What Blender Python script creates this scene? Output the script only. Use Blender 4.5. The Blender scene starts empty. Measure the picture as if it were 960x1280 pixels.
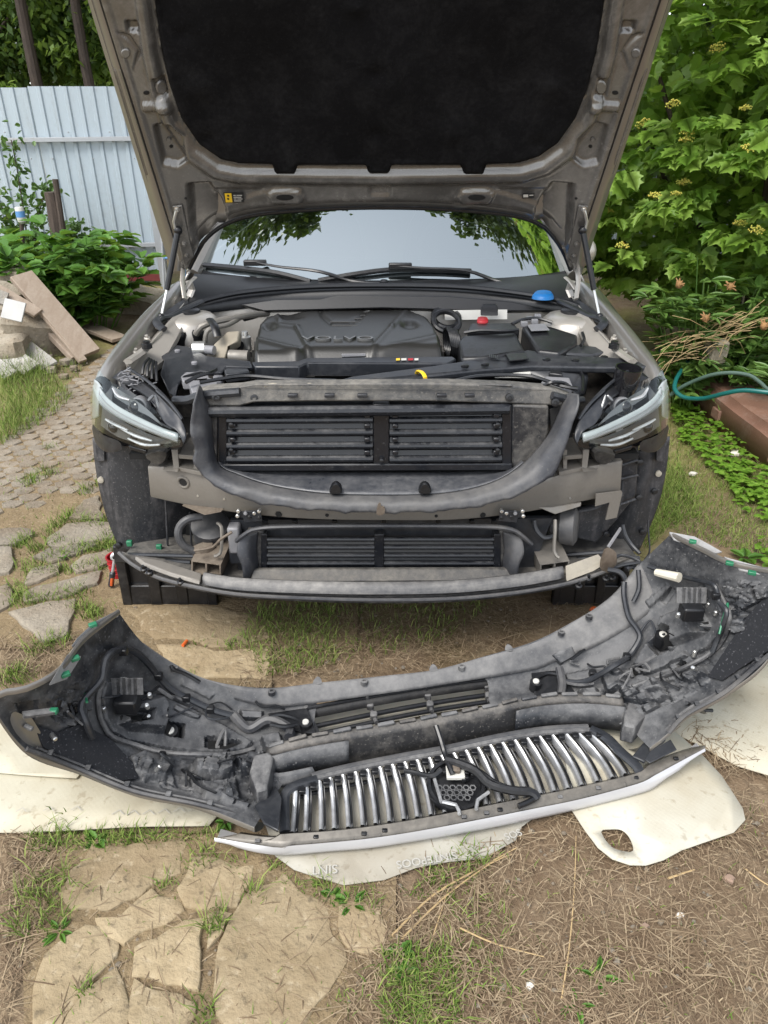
import bpy, bmesh, math, random
from math import radians, sin, cos, pi
from mathutils import Vector, Matrix
from mathutils.bvhtree import BVHTree

# ------------------------------------------------------------------ camera, world, sun, exposure
S = bpy.context.scene
COL = S.collection
PITCH = radians(28.6); FPX = 888.0; CAMZ = 1.65
cam_d = bpy.data.cameras.new('camera'); cam = bpy.data.objects.new('camera', cam_d); COL.objects.link(cam)
cam.location = (0, 0, CAMZ); cam.rotation_euler = (pi/2 - PITCH, 0, 0)
cam_d.sensor_fit = 'VERTICAL'; cam_d.sensor_height = 24.0; cam_d.lens = 24.0*FPX/1280
cam_d.clip_start = 0.02; cam_d.clip_end = 500
S.camera = cam
S.render.resolution_x = 768; S.render.resolution_y = 1024

SUN_EL, SUN_AZ = 57, 218          # degrees; azimuth measured clockwise from +Y (behind the camera)
W = bpy.data.worlds.new('World'); S.world = W; W.use_nodes = True
nt = W.node_tree; nt.nodes.clear()
wo = nt.nodes.new('ShaderNodeOutputWorld'); bg = nt.nodes.new('ShaderNodeBackground')
sk = nt.nodes.new('ShaderNodeTexSky'); sk.sky_type = 'NISHITA'; sk.sun_disc = False
sk.sun_elevation = radians(SUN_EL); sk.sun_rotation = radians(SUN_AZ)
sk.air_density = 1.0; sk.dust_density = 1.5; sk.ozone_density = 1.0
hs = nt.nodes.new('ShaderNodeHueSaturation'); hs.inputs['Saturation'].default_value = 0.32; hs.inputs['Value'].default_value = 1.0
nt.links.new(sk.outputs[0], hs.inputs['Color']); nt.links.new(hs.outputs[0], bg.inputs[0]); nt.links.new(bg.outputs[0], wo.inputs[0])
bg.inputs[1].default_value = 0.15
sun_d = bpy.data.lights.new('sun', 'SUN'); sun = bpy.data.objects.new('sun', sun_d); COL.objects.link(sun)
sun_d.energy = 1.5; sun_d.angle = radians(28); sun_d.color = (1.0, 0.96, 0.90)
az, el = radians(SUN_AZ), radians(SUN_EL)
sdir = Vector((sin(az)*cos(el), cos(az)*cos(el), sin(el)))
sun.rotation_euler = (-sdir).to_track_quat('-Z', 'Y').to_euler(); sun.location = sdir*30
S.view_settings.view_transform = 'Standard'; S.view_settings.look = 'None'
S.view_settings.exposure = 1.2; S.view_settings.gamma = 1.0; S.view_settings.use_curve_mapping = False

# ------------------------------------------------------------------ helpers
RND = random.Random(7)
CP, SP = cos(PITCH), sin(PITCH)
def ray(px, py):
    r, u = (px-480)/FPX, (640-py)/FPX
    return Vector((r, CP+u*SP, -SP+u*CP))
def at(px, py, Y):                 # the place seen at a photo pixel, Y metres in front of the camera
    d = ray(px, py); t = Y/d.y
    return Vector((d.x*t, Y, CAMZ+d.z*t))
def gz(px, py, z=0.0):             # ... at height z
    d = ray(px, py); t = (z-CAMZ)/d.z
    return Vector((d.x*t, d.y*t, z))
def onplane(px, py, p0, n):
    d = ray(px, py); c = Vector((0, 0, CAMZ)); t = (p0-c).dot(n)/d.dot(n)
    return c+d*t
def V(*a): return Vector(a)
def lerp(a, b, t): return a+(b-a)*t
def crv(pts, n, closed=False):     # Catmull-Rom through pts, n samples spread by chord length
    P = [Vector(p) for p in pts]; m = len(P)
    segs = m if closed else m-1
    L = [max((P[(i+1) % m]-P[i]).length, 1e-6) for i in range(segs)]; T = sum(L); out = []
    for k in range(n):
        s = T*k/(n if closed else n-1); i = 0
        while i < segs-1 and s > L[i]: s -= L[i]; i += 1
        t = min(1, s/L[i])
        if closed: a, b, c, d = P[(i-1) % m], P[i], P[(i+1) % m], P[(i+2) % m]
        else: a, b, c, d = P[max(i-1, 0)], P[i], P[i+1], P[min(i+2, m-1)]
        out.append(0.5*((2*b)+(c-a)*t+(2*a-5*b+4*c-d)*t*t+(3*b-a-3*c+d)*t**3))
    return out
def loft(rows, nu, nv):            # rows of control points -> nv rows of nu points
    R = [crv(r, nu) for r in rows]
    if nv <= 0: return R
    cols = [crv([R[j][i] for j in range(len(R))], nv) for i in range(nu)]
    return [[cols[i][j] for i in range(nu)] for j in range(nv)]
def frame(d, up=Vector((0, 0, 1))):
    d = d.normalized(); x = d.cross(up)
    if x.length < 1e-4: x = Vector((1, 0, 0))
    x.normalize(); return x, x.cross(d).normalized(), d
def smooth01(x): x = min(1, max(0, x)); return x*x*(3-2*x)
def inpoly(x, y, poly):
    c = False; j = len(poly)-1
    for i in range(len(poly)):
        xi, yi = poly[i][:2]; xj, yj = poly[j][:2]
        if (yi > y) != (yj > y) and x < (xj-xi)*(y-yi)/(yj-yi)+xi: c = not c
        j = i
    return c
def polydist(x, y, poly):          # signed distance, positive inside
    d = 1e9; m = len(poly)
    for i in range(m):
        ax, ay = poly[i][:2]; bx, by = poly[(i+1) % m][:2]
        vx, vy = bx-ax, by-ay; L = vx*vx+vy*vy
        t = 0 if L == 0 else max(0, min(1, ((x-ax)*vx+(y-ay)*vy)/L))
        d = min(d, math.hypot(x-ax-t*vx, y-ay-t*vy))
    return d if inpoly(x, y, poly) else -d

class MB:
    def __init__(s): s.v = []; s.f = []
    def add(s, v, f):
        o = len(s.v); s.v += [Vector(p) for p in v]; s.f += [tuple(i+o for i in q) for q in f]; return s
    def box(s, c, size, R=None):
        a, b, h = size[0]/2, size[1]/2, size[2]/2; c = Vector(c)
        v = [Vector(p) for p in ((-a,-b,-h),(a,-b,-h),(a,b,-h),(-a,b,-h),(-a,-b,h),(a,-b,h),(a,b,h),(-a,b,h))]
        if R is not None: v = [R @ p for p in v]
        return s.add([c+p for p in v], [(0,3,2,1),(4,5,6,7),(0,1,5,4),(1,2,6,5),(2,3,7,6),(3,0,4,7)])
    def beam(s, a, b, w, h, up=Vector((0, 0, 1))):
        a, b = Vector(a), Vector(b); x, u, d = frame(b-a, up); v = []
        for p in (a, b): v += [p-x*w/2-u*h/2, p+x*w/2-u*h/2, p+x*w/2+u*h/2, p-x*w/2+u*h/2]
        return s.add(v, [(3,2,1,0),(4,5,6,7),(0,1,5,4),(1,2,6,5),(2,3,7,6),(3,0,4,7)])
    def tube(s, pts, r, n=8, cap=True, flat=1.0):
        P = [Vector(p) for p in pts]; m = len(P); rr = r if isinstance(r, (list, tuple)) else [r]*m
        x = None; v = []; f = []
        for i, p in enumerate(P):
            d = (P[min(i+1, m-1)]-P[max(i-1, 0)])
            d = d.normalized() if d.length > 1e-9 else Vector((0, 0, 1))
            if x is None: x, y, _ = frame(d)
            else:
                x = x-d*x.dot(d)
                x = x.normalized() if x.length > 1e-6 else frame(d)[0]
                y = x.cross(d)
            for k in range(n):
                a = 2*pi*k/n; v.append(p+x*cos(a)*rr[i]+y*sin(a)*rr[i]*flat)
        for i in range(m-1):
            for k in range(n): f.append((i*n+k, i*n+(k+1) % n, (i+1)*n+(k+1) % n, (i+1)*n+k))
        if cap: f.append(tuple(range(n-1, -1, -1))); f.append(tuple(range((m-1)*n, m*n)))
        return s.add(v, f)
    def prism(s, pts, off):
        P = [Vector(p) for p in pts]; n = len(P); o = Vector(off)
        return s.add(P+[p+o for p in P], [tuple(range(n-1, -1, -1)), tuple(range(n, 2*n))]+[(i, (i+1) % n, n+(i+1) % n, n+i) for i in range(n)])
    def dome(s, pts, up, prof, cap=True):      # closed outline carried up by (scale, height) steps
        P = [Vector(p) for p in pts]; n = len(P); c = sum(P, Vector())/n; up = Vector(up); v = []; f = []
        for sc, h in prof: v += [c+(p-c)*sc+up*h for p in P]
        for j in range(len(prof)-1):
            for i in range(n): f.append((j*n+i, j*n+(i+1) % n, (j+1)*n+(i+1) % n, (j+1)*n+i))
        if cap: f.append(tuple(range((len(prof)-1)*n, len(prof)*n))); f.append(tuple(range(n-1, -1, -1)))
        return s.add(v, f)
    def lathe(s, c, axis, prof, n=16, cap=True):
        x, y, d = frame(Vector(axis)); c = Vector(c); v = []; f = []
        for r, h in prof:
            for k in range(n): a = 2*pi*k/n; v.append(c+d*h+x*cos(a)*r+y*sin(a)*r)
        for j in range(len(prof)-1):
            for k in range(n): f.append((j*n+k, j*n+(k+1) % n, (j+1)*n+(k+1) % n, (j+1)*n+k))
        if cap: f.append(tuple(range(n-1, -1, -1))); f.append(tuple(range((len(prof)-1)*n, len(prof)*n)))
        return s.add(v, f)
    def grid(s, G, skip=None):
        nr, nc = len(G), len(G[0]); v = [p for r in G for p in r]; f = []
        for j in range(nr-1):
            for i in range(nc-1):
                if skip and skip(i, j): continue
                f.append((j*nc+i, j*nc+i+1, (j+1)*nc+i+1, (j+1)*nc+i))
        return s.add(v, f)
    def ball(s, c, r, n=10, m=6, sc=(1, 1, 1)):
        c = Vector(c); v = [c+Vector((0, 0, -r*sc[2]))]; f = []
        for j in range(1, m):
            t = -pi/2+pi*j/m
            for k in range(n): a = 2*pi*k/n; v.append(c+Vector((r*sc[0]*cos(t)*cos(a), r*sc[1]*cos(t)*sin(a), r*sc[2]*sin(t))))
        v.append(c+Vector((0, 0, r*sc[2]))); e = len(v)-1
        for k in range(n): f.append((0, 1+(k+1) % n, 1+k)); f.append((e, 1+(m-2)*n+k, 1+(m-2)*n+(k+1) % n))
        for j in range(m-2):
            for k in range(n): a = 1+j*n+k; b = 1+j*n+(k+1) % n; f.append((a, b, b+n, a+n))
        return s.add(v, f)
    def torus(s, c, axis, R, r, n=20, m=8, a0=0, a1=2*pi):
        x, y, d = frame(Vector(axis)); c = Vector(c)
        full = abs(a1-a0-2*pi) < 1e-4
        pts = [c+x*R*cos(a0+(a1-a0)*k/n)+y*R*sin(a0+(a1-a0)*k/n) for k in range(n+1)]
        return s.tube(pts, r, m, cap=not full)
    def mesh(s, name, smooth=True, ang=35, recalc=True):
        me = bpy.data.meshes.new(name); me.from_pydata([tuple(p) for p in s.v], [], s.f); me.validate()
        if recalc:
            bm = bmesh.new(); bm.from_mesh(me); bmesh.ops.remove_doubles(bm, verts=bm.verts, dist=1e-6)
            bmesh.ops.recalc_face_normals(bm, faces=bm.faces); bm.to_mesh(me); bm.free()
        if smooth:
            me.shade_smooth()
            if ang < 180: me.set_sharp_from_angle(angle=radians(ang))
        return me
    def build(s, name, mat, parent=None, smooth=True, ang=35, bevel=0, seg=2, solid=0, recalc=True, sub=0):
        o = link(name, s.mesh(name, smooth, ang, recalc), mat, parent)
        if solid: m = o.modifiers.new('solid', 'SOLIDIFY'); m.thickness = solid; m.offset = -1
        if sub: m = o.modifiers.new('sub', 'SUBSURF'); m.levels = sub; m.render_levels = sub
        if bevel:
            m = o.modifiers.new('bevel', 'BEVEL'); m.width = bevel; m.segments = seg; m.limit_method = 'ANGLE'; m.angle_limit = radians(40)
            m.use_clamp_overlap = True
        return o
    def bvh(s): return BVHTree.FromPolygons([tuple(p) for p in s.v], s.f)

def proj(p):                         # where the camera sees a point, in photo pixels
    x, y, z = p.x, p.y, p.z-CAMZ; d = y*CP-z*SP; return 480+FPX*x/d, 640-FPX*(y*SP+z*CP)/d
WT = {}                              # world translation of every object, to place children
def link(name, me, mat, parent=None, loc=None):
    o = bpy.data.objects.new(name, me); COL.objects.link(o)
    if mat is not None and not me.materials: me.materials.append(mat)
    w = Vector(loc) if loc is not None else Vector((0, 0, 0))
    if parent is not None: o.parent = parent; o.location = w-WT[parent]
    else: o.location = w
    WT[o] = w; return o
def tag(o, label, cat, group=None, kind=None):
    o['label'] = label
    if cat: o['category'] = cat
    if group: o['group'] = group
    if kind: o['kind'] = kind
    return o
def thing(name, label, cat, loc, group=None):
    o = bpy.data.objects.new(name, None); COL.objects.link(o); o.location = loc; WT[o] = Vector(loc); o.empty_display_size = 0.1
    return tag(o, label, cat, group)
def inst(name, me, parent, M, mat=None):    # another object on shared mesh data; M is a world matrix
    o = bpy.data.objects.new(name, me); COL.objects.link(o)
    L = M.copy()
    if parent is not None: o.parent = parent; L.translation = M.translation-WT[parent]
    o.matrix_local = L; WT[o] = M.translation.copy(); return o
def hit(bv, px, py, lift=0.0):
    for jx, jy in ((0, 0), (0.37, 0.21), (-0.43, 0.29), (0.3, -0.5), (1.1, 0.7), (-1.2, -0.8)):
        d = ray(px+jx, py+jy).normalized(); r = bv.ray_cast(Vector((0, 0, CAMZ)), d)
        if r[0] is not None: break
    else: return None, None
    n = r[1] if r[1].dot(d) < 0 else -r[1]
    return r[0]+n*lift, n
def text_mesh(txt, size, depth=0.0):
    c = bpy.data.curves.new('writing', 'FONT'); c.body = txt; c.size = size; c.extrude = depth; c.align_x = 'CENTER'; c.align_y = 'CENTER'
    o = bpy.data.objects.new('writing', c); COL.objects.link(o)
    dg = bpy.context.evaluated_depsgraph_get(); me = bpy.data.meshes.new_from_object(o.evaluated_get(dg))
    bpy.data.objects.remove(o); me.materials.clear(); return me

# ------------------------------------------------------------------ materials
def srgb(r, g, b):
    f = lambda c: (c/255/12.92) if c/255 <= 0.04045 else ((c/255+0.055)/1.055)**2.4
    return (f(r), f(g), f(b), 1)
def node(nt, t, **k):
    n = nt.nodes.new(t)
    for a, v in k.items(): setattr(n, a, v)
    return n
def pos_scaled(nt, scale=(1, 1, 1)):
    g = node(nt, 'ShaderNodeNewGeometry'); m = node(nt, 'ShaderNodeMapping'); m.inputs['Scale'].default_value = scale
    nt.links.new(g.outputs['Position'], m.inputs[0]); return m.outputs[0]
def noise(nt, vec, scale, detail=4, rough=0.55, dist=0):
    n = node(nt, 'ShaderNodeTexNoise'); n.inputs['Scale'].default_value = scale; n.inputs['Detail'].default_value = detail
    n.inputs['Roughness'].default_value = rough; n.inputs['Distortion'].default_value = dist
    nt.links.new(vec, n.inputs['Vector']); return n.outputs['Fac']
def ramp(nt, fac, stops):
    r = node(nt, 'ShaderNodeValToRGB'); e = r.color_ramp.elements
    while len(e) < len(stops): e.new(0.5)
    for k, (p, c) in enumerate(stops): e[k].position = p; e[k].color = c if len(c) == 4 else (*c, 1)
    nt.links.new(fac, r.inputs[0]); return r.outputs[0]
def maprange(nt, fac, a, b, c=0.0, d=1.0):
    m = node(nt, 'ShaderNodeMapRange'); m.inputs[1].default_value = a; m.inputs[2].default_value = b
    m.inputs[3].default_value = c; m.inputs[4].default_value = d; nt.links.new(fac, m.inputs[0]); return m.outputs[0]
def mixc(nt, fac, a, b, blend='MIX'):
    m = node(nt, 'ShaderNodeMix', data_type='RGBA', blend_type=blend)
    for s, val in ((m.inputs[0], fac), (m.inputs[6], a), (m.inputs[7], b)):
        if hasattr(val, 'is_linked'): nt.links.new(val, s)
        else: s.default_value = val
    return m.outputs[2]
def math2(nt, op, a, b):
    m = node(nt, 'ShaderNodeMath', operation=op)
    for s, val in ((m.inputs[0], a), (m.inputs[1], b)):
        if hasattr(val, 'is_linked'): nt.links.new(val, s)
        else: s.default_value = val
    return m.outputs[0]
def newmat(name):
    m = bpy.data.materials.new(name); m.use_nodes = True; nt = m.node_tree
    b = nt.nodes['Principled BSDF']; return m, nt, b
def bump(nt, b, h, strength=0.3, dist=0.01):
    n = node(nt, 'ShaderNodeBump'); n.inputs['Strength'].default_value = strength; n.inputs['Distance'].default_value = dist
    nt.links.new(h, n.inputs['Height']); nt.links.new(n.outputs[0], b.inputs['Normal'])
def plain(name, col, rough=0.5, metal=0.0, var=0.12, scale=9, spec=0.5, bmp=0.0):
    m, nt, b = newmat(name); v = pos_scaled(nt); n = noise(nt, v, scale, 5)
    d = tuple(c*(1-var) for c in col[:3])+(1,); l = tuple(min(1, c*(1+var)) for c in col[:3])+(1,)
    nt.links.new(ramp(nt, n, [(0.3, d), (0.7, l)]), b.inputs['Base Color'])
    b.inputs['Roughness'].default_value = rough; b.inputs['Metallic'].default_value = metal; b.inputs['Specular IOR Level'].default_value = spec
    if bmp: bump(nt, b, noise(nt, v, scale*12, 3), bmp, 0.003)
    return m
def dusty(name, base, dust, amt=0.5, scale=6, rough=(0.4, 0.85), metal=0.0, up=0.25, bmp=0.15, speck=0.25, streak=None):
    """dark plastic or metal with road dust lying in patches, thicker on faces that look up, and dried mud specks"""
    m, nt, b = newmat(name); v = pos_scaled(nt)
    if streak: sv = pos_scaled(nt, streak)
    n1 = noise(nt, sv if streak else v, scale, 8, 0.7, 0.6); n2 = noise(nt, v, scale*9, 5, 0.7)
    g = node(nt, 'ShaderNodeNewGeometry'); sx = node(nt, 'ShaderNodeSeparateXYZ'); nt.links.new(g.outputs['Normal'], sx.inputs[0])
    upf = maprange(nt, sx.outputs[2], 0.1, 1.0, 0.0, up*0.4)
    f = math2(nt, 'ADD', math2(nt, 'MULTIPLY', n1, 0.72), math2(nt, 'MULTIPLY', n2, 0.28)); f = math2(nt, 'ADD', f, upf)
    lo = 0.67-0.46*amt; f = maprange(nt, f, lo, lo+0.32)
    f = math2(nt, 'MULTIPLY', f, maprange(nt, n2, 0.3, 0.65, 0.62, 1.0))
    sp = maprange(nt, noise(nt, v, 150, 2, 0.5), 0.63, 0.70, 0, speck); f = math2(nt, 'MAXIMUM', f, sp)
    nt.links.new(mixc(nt, f, base, dust), b.inputs['Base Color'])
    nt.links.new(maprange(nt, f, 0, 1, rough[0], rough[1]), b.inputs['Roughness']); 
    if metal: nt.links.new(maprange(nt, f, 0, 0.6, metal, 0.0), b.inputs['Metallic'])
    if bmp: bump(nt, b, noise(nt, v, 60, 4), bmp, 0.004)
    return m
def leafmat(name, c1, c2, c3, trans=0.35, rough=0.45):
    m, nt, b = newmat(name); g = node(nt, 'ShaderNodeNewGeometry'); oi = node(nt, 'ShaderNodeObjectInfo')
    r = math2(nt, 'FRACT', math2(nt, 'ADD', g.outputs['Random Per Island'], oi.outputs['Random']), 0.0)
    c = ramp(nt, r, [(0.0, c1), (0.55, c2), (1.0, c3)])
    v = pos_scaled(nt); c = mixc(nt, maprange(nt, noise(nt, v, 40, 3), 0.4, 0.7, 0, 0.35), c, tuple(x*0.6 for x in c2[:3])+(1,))
    nt.links.new(c, b.inputs['Base Color']); b.inputs['Roughness'].default_value = rough; b.inputs['Specular IOR Level'].default_value = 0.4
    tr = node(nt, 'ShaderNodeBsdfTranslucent'); mx = node(nt, 'ShaderNodeMixShader'); mx.inputs[0].default_value = trans
    c2_ = mixc(nt, 0.5, c, (0.35, 0.5, 0.06, 1)); nt.links.new(c2_, tr.inputs[0])
    nt.links.new(b.outputs[0], mx.inputs[1]); nt.links.new(tr.outputs[0], mx.inputs[2]); nt.links.new(mx.outputs[0], nt.nodes['Material Output'].inputs[0])
    return m
def glassmat(name, tint, refl=1.5, rough=0.02, clear=1.0):
    """a pane: mirror by Fresnel, otherwise see-through with a tint"""
    m, nt, b = newmat(name); nt.nodes.remove(b)
    t = node(nt, 'ShaderNodeBsdfTransparent'); t.inputs[0].default_value = tint
    g = node(nt, 'ShaderNodeBsdfGlossy'); g.inputs['Roughness'].default_value = rough; g.inputs[0].default_value = (0.92, 1, 0.985, 1)
    lw = node(nt, 'ShaderNodeLayerWeight'); lw.inputs[0].default_value = 0.5; f0 = ((refl-1)/(refl+1))**2
    fr = maprange(nt, math2(nt, 'POWER', lw.outputs['Facing'], 4.0), 0, 1, f0, 1.0)
    mx = node(nt, 'ShaderNodeMixShader'); nt.links.new(fr, mx.inputs[0]); nt.links.new(t.outputs[0], mx.inputs[1]); nt.links.new(g.outputs[0], mx.inputs[2])
    nt.links.new(mx.outputs[0], nt.nodes['Material Output'].inputs[0]); return m

M = {}
def _paint():
    m, nt, b = newmat('bronze_grey_paint'); v = pos_scaled(nt)
    n = noise(nt, v, 5, 5); nt.links.new(ramp(nt, n, [(0.3, (0.22, 0.208, 0.19, 1)), (0.7, (0.255, 0.243, 0.224, 1))]), b.inputs['Base Color'])
    b.inputs['Metallic'].default_value = 0.6; b.inputs['Roughness'].default_value = 0.32
    b.inputs['Coat Weight'].default_value = 0.7; b.inputs['Coat Roughness'].default_value = 0.06
    return m
M['paint'] = _paint()
M['inner'] = dusty('bare_painted_panel', (0.172, 0.165, 0.154, 1), (0.22, 0.21, 0.196, 1), 0.42, 3, (0.22, 0.36), 0.6, 0.1, 0.03, 0.15)
M['bay'] = plain('bay_paint', (0.42, 0.395, 0.355, 1), 0.34, 0.5, 0.12, 5)
M['blk'] = dusty('black_plastic', (0.008, 0.0085, 0.010, 1), (0.036, 0.036, 0.036, 1), 0.3, 8, (0.34, 0.7), 0, 0.12, 0.1, 0.3)
M['blkgrey'] = dusty('greyed_black_plastic', (0.016, 0.018, 0.022, 1), (0.058, 0.059, 0.062, 1), 0.42, 6, (0.32, 0.6), 0, 0.15, 0.12, 0.35)
M['blkdust'] = dusty('dusty_black_plastic', (0.014, 0.015, 0.018, 1), (0.18, 0.168, 0.148, 1), 0.5, 5, (0.42, 0.9), 0, 0.35, 0.2, 0.4)
M['slat'] = dusty('shutter_plastic', (0.008, 0.009, 0.012, 1), (0.10, 0.10, 0.10, 1), 0.22, 6, (0.28, 0.75), 0, 0.4, 0.06, 0.3)
M['rubber'] = dusty('dusty_rubber', (0.032, 0.034, 0.040, 1), (0.15, 0.144, 0.135, 1), 0.50, 1.6, (0.40, 0.85), 0, 0.3, 0.25, 0.3)
M['shell'] = dusty('bumper_inside_plastic', (0.017, 0.019, 0.023, 1), (0.175, 0.174, 0.173, 1), 0.48, 3.5, (0.38, 0.85), 0, 0.35, 0.3, 0.7)
M['shelldust'] = dusty('bumper_lower_plastic', (0.048, 0.049, 0.053, 1), (0.20, 0.196, 0.19, 1), 0.64, 3, (0.45, 0.9), 0, 0.3, 0.3, 0.6)
M['bracket'] = dusty('bracket_plastic', (0.020, 0.021, 0.025, 1), (0.19, 0.187, 0.182, 1), 0.52, 6, (0.38, 0.85), 0, 0.4, 0.2, 0.6)
M['felt'] = dusty('dark_felt', (0.010, 0.011, 0.014, 1), (0.10, 0.10, 0.11, 1), 0.2, 20, (0.9, 0.95), 0, 0.05, 0.5, 0.8)
M['pad'] = dusty('hood_felt', (0.0055, 0.0055, 0.0062, 1), (0.022, 0.022, 0.023, 1), 0.45, 9, (0.95, 0.98), 0, 0.0, 0.5, 0.35)
M['pad'].node_tree.nodes['Principled BSDF'].inputs['Specular IOR Level'].default_value = 0.12
M['alu'] = dusty('dirty_aluminium', (0.205, 0.192, 0.172, 1), (0.12, 0.102, 0.08, 1), 0.42, 3, (0.45, 0.9), 0.45, 0.15, 0.15, 0.3, streak=(2.5, 2.5, 0.6))
M['metal'] = plain('bright_metal', (0.62, 0.62, 0.60, 1), 0.3, 0.9, 0.1)
M['rustmetal'] = dusty('rusty_casting', (0.10, 0.077, 0.058, 1), (0.20, 0.168, 0.13, 1), 0.55, 10, (0.6, 0.95), 0.2, 0.2, 0.3, 0.3)
M['chrome'] = plain('chrome_trim', (0.52, 0.525, 0.53, 1), 0.34, 0.6, 0.25, 30)
M['white'] = plain('white_plastic', (0.50, 0.49, 0.45, 1), 0.45)
M['grey'] = plain('grey_plastic', (0.20, 0.20, 0.21, 1), 0.5)
M['foam'] = dusty('pale_foam', (0.34, 0.31, 0.25, 1), (0.24, 0.22, 0.19, 1), 0.5, 8, (0.8, 0.95), 0, 0.1, 0.3, 0.3)
M['green'] = plain('green_clip_plastic', (0.02, 0.15, 0.075, 1), 0.4)
M['blue'] = plain('blue_plastic', (0.004, 0.14, 0.40, 1), 0.4)
M['red'] = plain('red_plastic', (0.34, 0.012, 0.018, 1), 0.45)
M['yellow'] = plain('yellow_plastic', (0.75, 0.48, 0.02, 1), 0.4)
M['print'] = plain('black_print', (0.012, 0.012, 0.012, 1), 0.45)
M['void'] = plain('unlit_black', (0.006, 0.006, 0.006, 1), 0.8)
M['tyre'] = dusty('tyre_rubber', (0.02, 0.02, 0.02, 1), (0.14, 0.12, 0.1, 1), 0.4, 8, (0.8, 0.95))
M['glass'] = glassmat('windscreen_glass', (0.42, 0.47, 0.46, 1), 7.5, 0.015)
M['lens'] = glassmat('headlight_lens', (0.9, 0.92, 0.91, 1), 1.5, 0.05)
M['drl'] = plain('milky_light_guide', (0.32, 0.35, 0.355, 1), 0.2)
M['cowl'] = plain('satin_black_cowl', (0.009, 0.0095, 0.011, 1), 0.38, 0, 0.2, 14, bmp=0.05)
M['darkglass'] = plain('dark_gloss', (0.012, 0.012, 0.014, 1), 0.08, 0.0, 0.05, spec=0.6)
# ------------------------------------------------------------------ the car
def gp(L, z): return [gz(x, y, z) for x, y in L]
def ap(L, Y): return [at(x, y, Y) for x, y in L]
def a3(L): return [at(x, y, Y) for x, y, Y in L]
def g3(L): return [gz(x, y, z) for x, y, z in L]
MIRC = 951
def mr(L, s): return L if s < 0 else [(MIRC-p[0],)+tuple(p[1:]) for p in L]

car = thing('car', 'bronze grey car with its hood open and its front bumper taken off', 'car', (0, 3.0, 0))

# ---- hood, open at about sixty degrees
HP = V(0, 2.90, 1.12); HN = V(0, -0.848, -0.53).normalized()
def hd(px, py, off=0.0): return onplane(px, py, HP, HN)+HN*off
HB = [V(x, y, 0) for x, y in ((220, 346), (236, 338), (245, 320), (257, 301), (281, 283), (320, 271), (400, 264), (478, 262), (556, 264), (636, 271), (675, 283), (694, 301), (706, 320), (714, 340), (724, 352))]
HTOP = -85
def hx(py, side): return (217-(346-py)*0.309) if side < 0 else (724+(352-py)*0.331)
PAD = [(176, -85), (190, 0), (198, 60), (208, 105), (224, 150), (246, 182), (275, 202), (300, 207), (338, 208), (338, 220), (375, 220), (375, 209), (455, 209), (455, 219), (492, 219), (492, 209), (573, 209), (573, 221), (610, 221), (611, 208), (650, 206), (676, 198), (700, 181), (722, 150), (738, 110), (750, 60), (759, 0), (774, -85)]
PADR = [(176, -85), (190, 0), (198, 60), (208, 105), (224, 150), (246, 182), (275, 202), (300, 207), (476, 209), (650, 206), (676, 198), (700, 181), (722, 150), (738, 110), (750, 60), (759, 0), (774, -85)]
def mp(P): return [(952-x, y) for x, y in P]
POCK = []
for P, h, sf in (([(193, 158), (212, 153), (230, 170), (234, 200), (222, 208), (204, 204)], -0.016, 5),
                 ([(157, 27), (173, 27), (176, 40), (160, 40)], -0.012, 3),
                 ([(146, 40), (162, 44), (176, 66), (167, 88), (172, 64), (158, 50)], -0.007, 2.5),
                 ([(178, 128), (212, 126), (216, 136), (180, 138)], 0.010, 3),
                 ([(190, 96), (204, 94), (210, 118), (196, 122)], -0.014, 4),
                 ([(236, 232), (262, 230), (281, 262), (279, 285), (262, 290), (248, 308), (240, 290)], -0.022, 7),
                 ([(334, 241), (344, 236), (374, 237), (381, 247), (374, 254), (340, 253)], 0.010, 4),
                 ([(268, 236), (330, 236), (330, 240), (272, 258)], -0.006, 3),
                 ([(140, 88), (150, 88), (190, 220), (182, 224)], 0.005, 4)):
    POCK += [(P, h, sf), (mp(P), h, sf)]
POCK.append(([(463, 234), (487, 234), (487, 244), (463, 244)], -0.006, 2))
NS, NT = 230, 150
hb = crv(HB, NS); hg = []
for j in range(NT+1):
    t = j/NT; row = []
    for i in range(NS):
        b = hb[i]; s = i/(NS-1)
        py = lerp(b.y, HTOP, t); x0, x1 = hx(lerp(346, HTOP, t), -1), hx(lerp(352, HTOP, t), 1)
        px = lerp(x0, x1, (b.x-220)/(724-220))
        ds = min(px-hx(py, -1), hx(py, 1)-px); h = 0.0
        h += -0.020*(1-smooth01((ds-9)/6)) if ds < 16 else 0.004*math.exp(-((ds-21)/4)**2)
        dp = polydist(px, py, PADR)
        h += 0.022*smooth01((dp+24)/9)*(1-smooth01((dp+9)/9))
        h += -0.012*(1-smooth01((t*260-3)/7)) if t < 0.05 else 0
        if dp < 6:
            for P, hh, sf in POCK:
                xs = [q[0] for q in P]; ys = [q[1] for q in P]
                if min(xs)-sf < px < max(xs)+sf and min(ys)-sf < py < max(ys)+sf:
                    h += 1.5*hh*smooth01((polydist(px, py, P)+sf*0.5)/sf)
        else: h -= 0.02
        row.append(hd(px, py, h))
    hg.append(row)
hood = MB().grid(hg).build('hood_inner_panel', M['inner'], car, ang=180, recalc=False)
# outer skin: slightly larger, crowned away from the engine
og = []
for j in range(31):
    row = []
    for i in range(41):
        a = hg[round(j/30*NT)][round(i/40*(NS-1))].copy(); s = i/40; t = j/30
        e = min(s, 1-s, t*0.8+0.0, (1-t)*0.8)
        if j == 30: a += V(0, -0.08, 0.05)*sin(pi*s)
        row.append(a-HN*(0.008+0.055*smooth01(e/0.18))+V((s-0.5)*0.018, 0, -0.006*(1-t)))
    og.append(row)
MB().grid(og).build('hood_skin', M['paint'], hood, ang=180, solid=0.003)
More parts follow.
